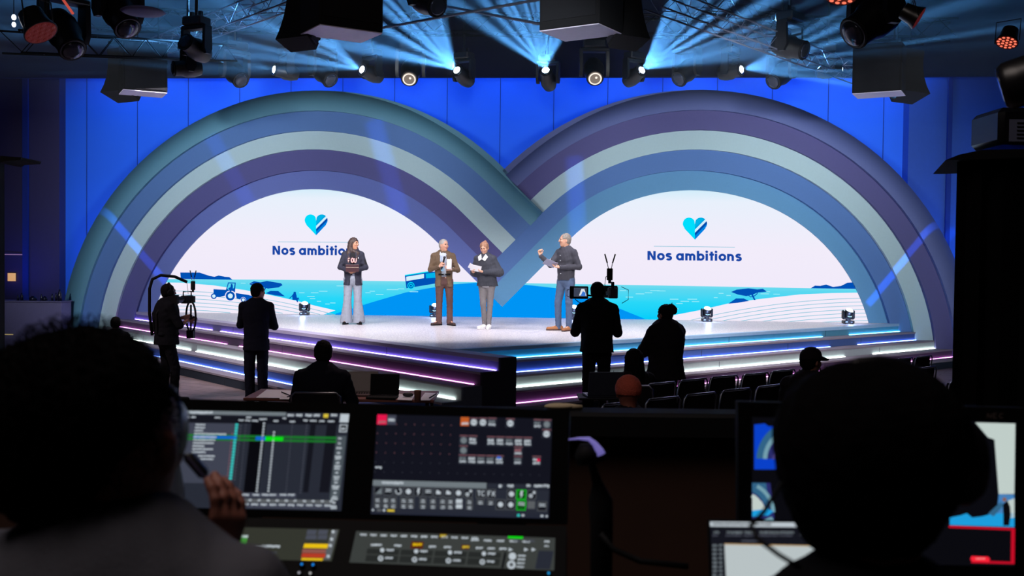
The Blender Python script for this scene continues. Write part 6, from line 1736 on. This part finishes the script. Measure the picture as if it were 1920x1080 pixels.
# lower right touch panel
s = Scr(LP, .20, .034)
s.poly([(668, 996), (1041, 1009), (1039, 1070), (655, 1055)], ui('panel_grey', (66, 70, 68), .8), 0)
for i in range(12): s.bar(676+19*i, 1001+.6*i, 12, 4, u_w, 2)
for i in range(5): s.bar(884+24*i, 1011+.8*i, 14, 4, u_w, 2)
s.q(824, 1001, 15, 9, ui('brown_key', (70, 48, 20), .9), 2); s.bar(826, 1003, 11, 4, u_y, 3); s.q(772, 1016, 23, 13, ui('maroon_key', (92, 40, 20), .9), 2); s.bar(775, 1019, 17, 5, u_ylw, 3); s.q(866, 1022, 15, 8, ui('maroon_key', (92, 40, 20), .9), 2); s.bar(868, 1024, 12, 4, u_y, 3)
s.q(953, 1006, 28, 4, u_bg2, 2)
for x in (696, 704, 740, 805, 833, 893, 915, 937): s.bar(x, 1020+(x-696)*.03, 13, 4, u_w, 2)
for i in range(4):
    x = 717+63.5*i; s.q(x-28, 1029+2*i, 60, 10, ui('fader_dark', (44, 47, 46), .8), 1); s.q(x-30, 1041+2*i, 60, 12, ui('fader_dark', (44, 47, 46), .8), 1)
    s.disc(x, 1032.5+2.2*i, 4, u_w, 3); s.bar(x+8, 1030+2.2*i, 14, 4, u_w, 3); s.disc(x-3, 1048+2.2*i, 5, u_w, 3); s.disc(x-3, 1048+2.2*i, 2.5, u_tile, 4); s.bar(x+6, 1045+2.2*i, 14, 4, u_w, 3)
s.q(946, 1036, 4, 30, u_bk, 2); s.disc(961, 1044, 7, u_w, 3); s.disc(959, 1060, 8, u_w, 3); s.disc(959, 1060, 4, u_tile, 4)
for j in range(4): s.bar(972-j, 1041+7*j, 14, 3.5, u_w, 3)
for x in (958, 987, 1001): s.poly([(x-4, 1028), (x+4, 1031.5), (x-4, 1035)], u_w, 3)
s.bar(962, 1012, 14, 5, u_dim, 2); s.bar(985, 1013, 18, 4, u_dim, 2); s.bar(1021, 1014, 10, 4, u_w, 2); s.bar(1021, 1023, 8, 3, u_w, 2); s.q(1010, 1033, 28, 34, u_bg, 1)
s.B.build('touch_panel', con, local=False)['label'] = 'right touch panel with rotary control symbols'
# rows of small backlit keys under the touch panels
n_ = nplane(LP)
for i, (px, py, c) in enumerate(((377, 1071, (150, 160, 170)), (398, 1070, (200, 200, 205)), (410, 1076, (40, 200, 150)), (420, 1070, (190, 190, 190)), (450, 1072, (200, 190, 70)), (470, 1074, (190, 190, 190)), (490, 1074, (230, 110, 100)), (509, 1075, (200, 190, 190)), (528, 1076, (200, 160, 60)),
                              (567, 1061, (30, 140, 240)), (588, 1062, (30, 140, 240)), (562, 1077, (160, 160, 170)), (583, 1078, (180, 180, 180)), (372, 1078, (220, 60, 60)), (1029, 1078, (30, 150, 220)))):
    p = PPL(px, py, *LP); B = MB(); B.cyl(p+n_*.0, p+n_*.006, .005, m_hous, 10); B.cyl(p+n_*.006, p+n_*.0075, .0026, glow('key_%d_%d_%d' % c, c, .9), 8); B.build('backlit_key', con, local=False)
# carcass and desk under the console
B = MB(); q = [PPL(291, 966, *UP), PPL(1062, 986, *UP)]; q2 = [Vector((q[0].x-.05, q[0].y-.55, PFZ+.86)), Vector((q[1].x+.02, q[1].y-.5, PFZ+.86))]
B.loft([[q2[0], q2[1], Vector((q2[1].x, q2[1].y, PFZ+.78)), Vector((q2[0].x, q2[0].y, PFZ+.78))], [q[0]+Vector((0, .05, -.07)), q[1]+Vector((0, .05, -.07)), Vector((q[1].x, q[1].y+.10, PFZ+.78)), Vector((q[0].x, q[0].y+.10, PFZ+.78))]], m_hous); B.build('carcass', con, local=False)
B = MB()
for px in (420, 940): p = PPL(px, 965, *UP); B.box((p.x, p.y+.09, (p.z+PFZ+.78)/2), (.10, .05, p.z-PFZ-.78+.1), m_hous)
B.build('stand', con, local=False)
dk_ = thing('control_desk', 'black control desk carrying the console, monitor and laptop', 'desk', (0, 2.0, PFZ))
B = MB(); B.box((0.15, 2.05, PFZ+.76), (3.4, 1.35, .035), black); B.build('desktop', dk_, local=False)
for i in (-1.45, 1.75):
    for j in (1.45, 2.65): B = MB(); B.box((i, j, PFZ+.37), (.06, .06, .74), black); B.build('leg', dk_, local=False)

# clear bottle with bright highlights beside the console
p = PY(316, 812, 1.9); t = thing('glass_bottle', 'clear glass bottle with bright highlights left of the console display', 'bottle', (p.x, 1.9, PFZ+.78))
hh = PY(316, 735, 1.9).z-(PFZ+.78)
gl = mat('bottle_clear', (190, 200, 225), .08, var=0, trans=.55)
B = MB(); B.lathe([(.028, 0), (.03, hh*.5), (.03, hh*.72), (.016, hh*.84), (.014, hh*.95)], gl, 20); B.build('glass', t, True)
B = MB(); B.lathe([(.016, hh*.95), (.016, hh), (.001, hh)], mat('cap_white', (225, 228, 240), .4), 16); B.build('cap', t, True)
# gooseneck desk lamp
p0 = PY(1130, 1010, 1.95); base_z = PFZ+.78
t = thing('gooseneck_lamp', 'black gooseneck desk lamp with a pale violet lit rim right of the console', 'desk lamp', (p0.x, 1.95, base_z))
B = MB(); B.lathe([(.055, 0), (.055, .012), (.02, .02)], black, 20, Matrix.Translation((p0.x, 1.95, base_z))); B.build('base', t, True, local=False)
B = MB(); B.tube([Vector((p0.x, 1.95, base_z)), PY(1128, 985, 1.95), PY(1126, 940, 1.95), PY(1120, 905, 1.95), PY(1110, 872, 1.95), PY(1100, 850, 1.95)], [.02, .022, .024, .010, .007, .007], black, 12); B.build('neck', t, True, local=False)
B = MB(); B.tube([PY(1103, 868, 1.94), PY(1100, 850, 1.94), PY(1098, 832, 1.94)], [.022, .024, .012], black, 14); B.tube([PY(1125, 852, 1.94), PY(1128, 862, 1.94)], [.012, .010], black, 10); B.build('shade', t, True, local=False)
B = MB(); B.tube([PY(1066, 824, 1.93), PY(1085, 822, 1.93), PY(1104, 823, 1.93), PY(1115, 832, 1.93), PY(1124, 845, 1.93), PY(1127, 852, 1.93)], [.001, .0022, .004, .0055, .008, .009], mat('lamp_violet_rim', (150, 140, 210), .35, emit=(112, 104, 180), strength=.75), 10); B.build('light_bar', t, True, local=False)
B = MB(); B.tube([PY(1126, 1000, 1.93), PY(1150, 1030, 1.92), PY(1200, 1052, 1.9), PY(1290, 1062, 1.9)], .006, black, 8); tag(B.build('cable', None, True), 'black cable running from the desk lamp across the desk', 'cable')

# multiview monitor
MN = (1.95, -.06, .06, 1.7)
mon = thing('multiview_monitor', 'large desk monitor at right showing several camera pictures, behind the right operator', 'monitor', PPL(1650, 1080, *MN))
slab('bezel', [(1383, 753), (1925, 765), (1921, 1090), (1385, 1075)], MN, .03, m_hous, mon)
B = MB(); q = PPL(1650, 1080, *MN); B.box((q.x, q.y+.05, (q.z+PFZ+.78)/2), (.06, .03, max(.04, q.z-PFZ-.78)), m_hous); B.box((q.x, q.y+.04, PFZ+.785), (.25, .2, .012), m_hous); B.build('stand', mon, local=False)
s = Scr(MN, .0, .012)
s.poly([(1410, 782), (1905, 791), (1902, 1062), (1410, 1052)], u_bk, 0)
f_bl = ui('feed_blue', (10, 66, 205), .95); f_pale = ui('feed_pale', (120, 165, 180), .9); f_teal = ui('feed_teal', (52, 104, 140), .9); f_in = ui('feed_indigo', (44, 46, 110), .9); f_wh = ui('feed_white', (196, 210, 205), .95); f_cy = ui('feed_cyan', (30, 160, 225), .95)
s.poly([(1414, 792), (1560, 796), (1560, 880), (1414, 880)], f_bl, 1)
s.poly([(1414, 783), (1560, 786), (1560, 797), (1480, 795), (1474, 799), (1440, 799), (1434, 794), (1414, 796)], u_bk, 2)
def arcband(cx, cy_, r0, r1, a0, a1, m, lay, clipx=None):
    P1 = []; P2 = []
    for i in range(17):
        a = math.radians(a0+(a1-a0)*i/16); P1.append((cx+r1*math.cos(a), cy_-r1*math.sin(a))); P2.append((cx+r0*math.cos(a), cy_-r0*math.sin(a)))
    for i in range(16): s.poly([P1[i], P1[i+1], P2[i+1], P2[i]], m, lay)
for r0, r1, m in ((62, 74, f_teal), (54, 62, f_pale), (44, 54, f_in), (34, 44, ui('feed_violet', (96, 84, 160), .9)), (0, 34, ui('feed_dusk', (60, 56, 110), .9))): arcband(1492, 862, r0, r1, 85, 178, m, 3)
s.poly([(1410, 905), (1444, 905.5), (1452, 972), (1410, 972)], f_in, 1)
s.poly([(1410, 905), (1436, 905.5), (1440, 940), (1410, 922)], f_teal, 2); 
for i in range(3): arcband(1392, 962, 34+10*i, 41+10*i, 2, 62, (f_wh, f_teal, f_pale)[i], 3)
s.poly([(1410, 928), (1428, 940), (1436, 956), (1410, 958)], f_wh, 4); s.poly([(1410, 957), (1438, 953), (1450, 958), (1440, 966), (1410, 968)], f_cy, 5); s.poly([(1430, 975), (1446, 968), (1452, 977), (1432, 978)], f_pale, 5)
s.poly([(1828, 792), (1903, 794), (1901, 926), (1872, 926), (1864, 824), (1852, 820)], f_wh, 2)
s.poly([(1872, 926), (1901, 927), (1901, 985), (1852, 985), (1852, 966), (1870, 948)], ui('feed_skyblue', (70, 130, 190), .95), 2)
s.poly([(1885, 940), (1901, 934), (1901, 970), (1888, 972)], f_wh, 3)
s.poly([(1780, 970), (1800, 966), (1812, 962), (1822, 970), (1840, 968), (1862, 962), (1901, 962), (1901, 988), (1780, 984)], f_cy, 3)
s.poly([(1879, 945), (1888, 938), (1893, 950), (1894, 965), (1891, 985), (1880, 985), (1880, 965)], u_bk, 4); s.disc(1882, 936, 4, ui('feed_skin', (150, 104, 84), .8), 5)
s.poly([(1852, 962), (1876, 940), (1880, 948), (1862, 968)], f_teal, 4)
rb = ui('frame_red', (200, 14, 40), .95)
s.poly([(1778, 985), (1902, 990), (1902, 994), (1778, 989)], rb, 4); s.poly([(1895, 990), (1902, 990), (1901, 1056), (1894, 1056)], rb, 4); s.poly([(1820, 1050), (1901, 1053), (1901, 1057), (1820, 1055)], rb, 4)
s.poly([(1820, 1042), (1851, 1043), (1855, 1047), (1853, 1053), (1823, 1052), (1818, 1048)], ui('pill_red', (250, 36, 56), 1.), 5); s.bar(1828, 1045, 18, 3, ui('pill_text', (255, 150, 150), .9), 6)
for i, sts in enumerate(([[(0, 0), (0, 1), (1, 0), (1, 1)]], [[(1, 1), (0, 1), (0, 0), (1, 0)], [(0, .5), (.8, .5)]], [[(1, .85), (.6, 1), (.2, .85), (0, .5), (.2, .15), (.6, 0), (1, .15)]])):
    for st in sts:
        for (a0, c0), (a1, c1) in zip(st[:-1], st[1:]):
            p = (1851+i*11+a0*7, 784-c0*9); q = (1851+i*11+a1*7, 784-c1*9); l_ = math.hypot(q[0]-p[0], q[1]-p[1]); nx, ny = -(q[1]-p[1])/l_*.7, (q[0]-p[0])/l_*.7
            s.poly([(p[0]+nx, p[1]+ny), (q[0]+nx, q[1]+ny), (q[0]-nx, q[1]-ny), (p[0]-nx, p[1]-ny)], mat('bezel_mark', (120, 104, 100), .5), 1)
s.B.build('screen', mon, local=False)
# laptop in front of the monitor
LT = (1.62, -.02, .22, 1.55)
t = thing('laptop', 'laptop with a white document window in front of the monitor at bottom right', 'laptop', PPL(1440, 1130, *LT))
slab('lid', [(1328, 974), (1700, 979), (1700, 1150), (1334, 1150)], LT, .01, m_hous, t)
s = Scr(LT, -.03, .01)
s.poly([(1331, 977), (1660, 982), (1664, 1140), (1338, 1140)], u_dk, 0); s.q(1331, 978, 230, 9, u_w, 1); s.bar(1336, 980, 110, 4, u_tile, 2)
for x, w in ((1338, 10), (1362, 22), (1380, 12), (1396, 22), (1424, 14), (1436, 24), (1462, 26), (1500, 12)): s.bar(x, 996, w, 4, u_g, 2); s.bar(x-2, 1002, w, 3.5, u_dim, 2)
s.bar(1390, 1012, 38, 4, u_dim, 2)
for j in range(11): s.bar(1336, 1020+8*j, 8, 5, u_g, 2); s.bar(1348, 1020+8*j, 6, 5, u_g, 2)
s.poly([(1358, 1019), (1540, 1023), (1540, 1140), (1364, 1140)], ui('doc_white', (188, 198, 200), .95), 1); s.poly([(1358, 1019), (1540, 1023), (1540, 1025), (1358, 1021)], ui('doc_edge', (196, 160, 110), .9), 2); s.disc(1460, 1080, 8, ui('doc_blob', (150, 158, 165), .9), 2)
s.B.build('screen', t, local=False)
B = MB(); q = PPL(1440, 1150, *LT); B.box((q.x+.05, q.y-.12, PFZ+.785), (.34, .24, .018), m_hous, bev=.004); B.box((q.x+.05, q.y+.02, (q.z+PFZ+.78)/2), (.30, .03, q.z-PFZ-.78), m_hous); B.build('base', t, local=False)

# ---- operators
gshirt = mat('shirt_grey_marl', (84, 84, 94), .95, var=.12, scale=200, bump=.2); skin_r = mat('skin_lamp_lit', (150, 92, 76), .6); curl_m = mat('hair_curly_black', (6, 5, 6), .95, var=.3, scale=90, spec=.04)  # operator's skin has warm lamplight put into its colour
def curls(name, parent, c, r, n, m, seed=1, L=.02, th=.0006):
    rs = random.Random(seed); B = MB(); c = Vector(c)
    for i in range(n):
        z = rs.uniform(-.8, 1); a = rs.uniform(0, 2*PI); q = math.sqrt(max(0, 1-z*z)); d = Vector((q*math.cos(a), q*math.sin(a), z))
        p = c + Vector((d.x*r[0], d.y*r[1], d.z*r[2])); t1 = d.cross(Vector((rs.uniform(-1, 1), rs.uniform(-1, 1), rs.uniform(-1, 1)))).normalized(); l = L*rs.uniform(.4, 1.3)
        pts = [p-d*.006]; 
        for k in range(1, 5): pts.append(p + d*(l*math.sin(k*.6)) + t1*(l*.45*(1-math.cos(k*1.0))))
        B.tube(pts, [th, th, th, th*.8, th*.4], m, 3, cap=False)
    return B.build(name, parent, local=False)
hc = PY(212, 800, 1.33)
body, J = figure('operator with big dark curly hair in a grey shirt, hand raised, in the left foreground', Vector((hc.x, 1.33, PFZ)), 1.575, PI-.12, PI-.22, -.12,
    arms=dict(elbA=(.27, .06, 1.16), elbB=(-.18, .16, 1.20), wriA=(.20, .35, 1.05), wriB=(-.082, .18, 1.375), hdB=(-.16, .20, 1), paB=(.75, .35, 0), hdA=(-.2, 1, 0), paA=(0, 0, -1)),
    skin_mat=skin_r, spec=dict(neck=.06, curl=dict(A=.3, B=.42), thumb=dict(A=1, B=1)), vox=.0042, body_w=1.12)
trousers(body, J, crew, 1.1, 1., .05, 1.0, noise=.003, vox=.011); shoes(body, J, black, black)
top_garment(body, J, gshirt, 'shirt', 1.16, .86, 1.2, .60, noise=.003, vox=.007, sl_r=1.2, neckr=.095)
F = Field(.005); c = V(*PY(148, 782, 1.34))
F.ell(c, (.103, .108, .118), None, .02, 0); F.ell(c+V(-.03, 0, -.06), (.09, .10, .085), None, .03, 0); F.ell(c+V(.035, .0, .02), (.078, .095, .085), None, .03, 0); F.ell(c+V(-.06, .0, .0), (.07, .09, .10), None, .03, 0)
hb_ = F.build('hair', [curl_m], body, noise=.0045, nscale=120, seed=3)
curls('hair_curl', body, c, (.112, .112, .120), 2600, curl_m, 2, .016)
# headphones on him: cup at the right ear
t = thing('headphones', 'dark headphones with a painted violet glint on the curly-haired operator', 'headphones', Vector(c))
ec = PY(326, 806, 1.40)
B = MB(); B.loft([ring(ec+Vector((x, 0, 0)), (1, 0, 0), r, 22, sy=1.2) for x, r in ((-.02, .03), (-.008, .036), (.004, .036), (.012, .028), (.014, .01))], m_par); B.build('ear_cup', t, 'angle', local=False)
B = MB(); B.tube([ec+Vector((.006, 0, .0)), ec+Vector((-.0, 0, .05)), Vector(c)+Vector((.085, .01, .07)), Vector(c)+Vector((.05, .01, .09)), Vector(c)+Vector((0, .01, .10))], .007, m_par, 8); B.build('headband', t, True, local=False)
B = MB(); B.tube([PY(318, 792, 1.37), PY(326, 800, 1.37), PY(331, 812, 1.37), PY(333, 822, 1.37)], [.002, .0035, .004, .002], mat('painted_glint', (128, 120, 160), .25), 8); B.build('trim', t, True, local=False)  # violet highlight on the headphones, painted as a thin strip
B = MB(); B.box((0, 0, 0), (.045, .020, .016), m_par, Matrix.Translation(PY(368, 872, 1.46)) @ Matrix.Rotation(.85, 4, 'Y'), bev=.006); B.box((0, -.011, 0), (.040, .002, .004), mat('painted_glint', (128, 120, 160), .25), Matrix.Translation(PY(371, 874, 1.46)) @ Matrix.Rotation(.85, 4, 'Y'))  # second box is a painted violet highlight on the handset
tag(B.build('handset', None, 'angle'), 'black intercom handset with a painted violet highlight held in the raised hand', 'handset')

hc = PY(1628, 850, 1.30)
body, J = figure('operator in black with a headset seen from behind in the right foreground', Vector((hc.x, 1.27, PFZ)), 1.52, PI+.05, PI+.12, -.12,
    arms=dict(elbA=(.28, .10, 1.12), elbB=(-.28, .10, 1.12), wriA=(.16, .34, 1.10), wriB=(-.16, .34, 1.10), hdA=(-.2, 1, 0), hdB=(.2, 1, 0), paA=(0, 0, -1), paB=(0, 0, -1)),
    skin_mat=skin_d, spec=dict(neck=.062), vox=.006, body_w=1.08)
trousers(body, J, crew, 1.1, 1., .05, 1.0, noise=.003, vox=.011); shoes(body, J, black, black)
def hood(F): F.cone(J['neck']-J['up']*.02-J['fw']*.05-J['lat']*.05, J['neck']-J['up']*.02-J['fw']*.05+J['lat']*.05, .062, .062, .03, 0)
top_garment(body, J, mat('hoodie_black', (10, 10, 14), .95, spec=.1), 'hooded_top', 1.12, .84, 1.2, .95, noise=.004, vox=.008, sl_r=1.3, extra=hood)
F = Field(.005); c = V(*PY(1628, 842, 1.28))
F.ell(c, (.100, .108, .103), None, .02, 0); F.ell(c+V(.035, 0, .012), (.088, .10, .092), None, .03, 0); F.ell(c+V(-.03, 0, .01), (.086, .10, .094), None, .03, 0); F.ell(c+V(0, -.0, -.055), (.098, .095, .085), None, .03, 0); F.ell(c+V(0, .02, -.10), (.075, .07, .05), None, .03, 0)
F.build('hair', [curl_m], body, noise=.002, nscale=90, seed=8)
curls('hair_curl', body, c, (.100, .108, .106), 900, curl_m, 5, .008, .0005)
t = thing('headphones', 'large black headset on the operator in the right foreground', 'headphones', Vector(c))
for q in (-1, 1):
    B = MB(); e = Vector(c)+Vector((.112 if q > 0 else -.076, .0, -.015)); B.loft([ring(e+Vector((q*x, 0, 0)), (q, 0, 0), r, 22, sy=1.25) for x, r in ((-.025, .036), (-.01, .044), (.012, .044), (.026, .036), (.030, .012))], m_par); B.build('ear_cup', t, 'angle', local=False)
B = MB(); B.tube([Vector(c)+Vector((math.cos(a)*.106+.012, .005, math.sin(a)*.110)) for a in [i*PI/14 for i in range(15)]], .009, m_par, 8); B.build('headband', t, True, local=False)
B = MB(); B.tube([PY(1466, 905, 1.27), PY(1432, 960, 1.2), PY(1408, 985, 1.15), PY(1420, 1010, 1.12), PY(1460, 1040, 1.1), PY(1500, 1064, 1.1)], .0028, black, 8); B.build('cable', t, True, local=False)
spot_light('operator_fill_spot', (-.2, 2.6, 3.6), (-.55, 1.35, 1.8), 1.2, (1., .62, .42), 40, .8, .3)  # added spot high above the desk that brightens the left operator
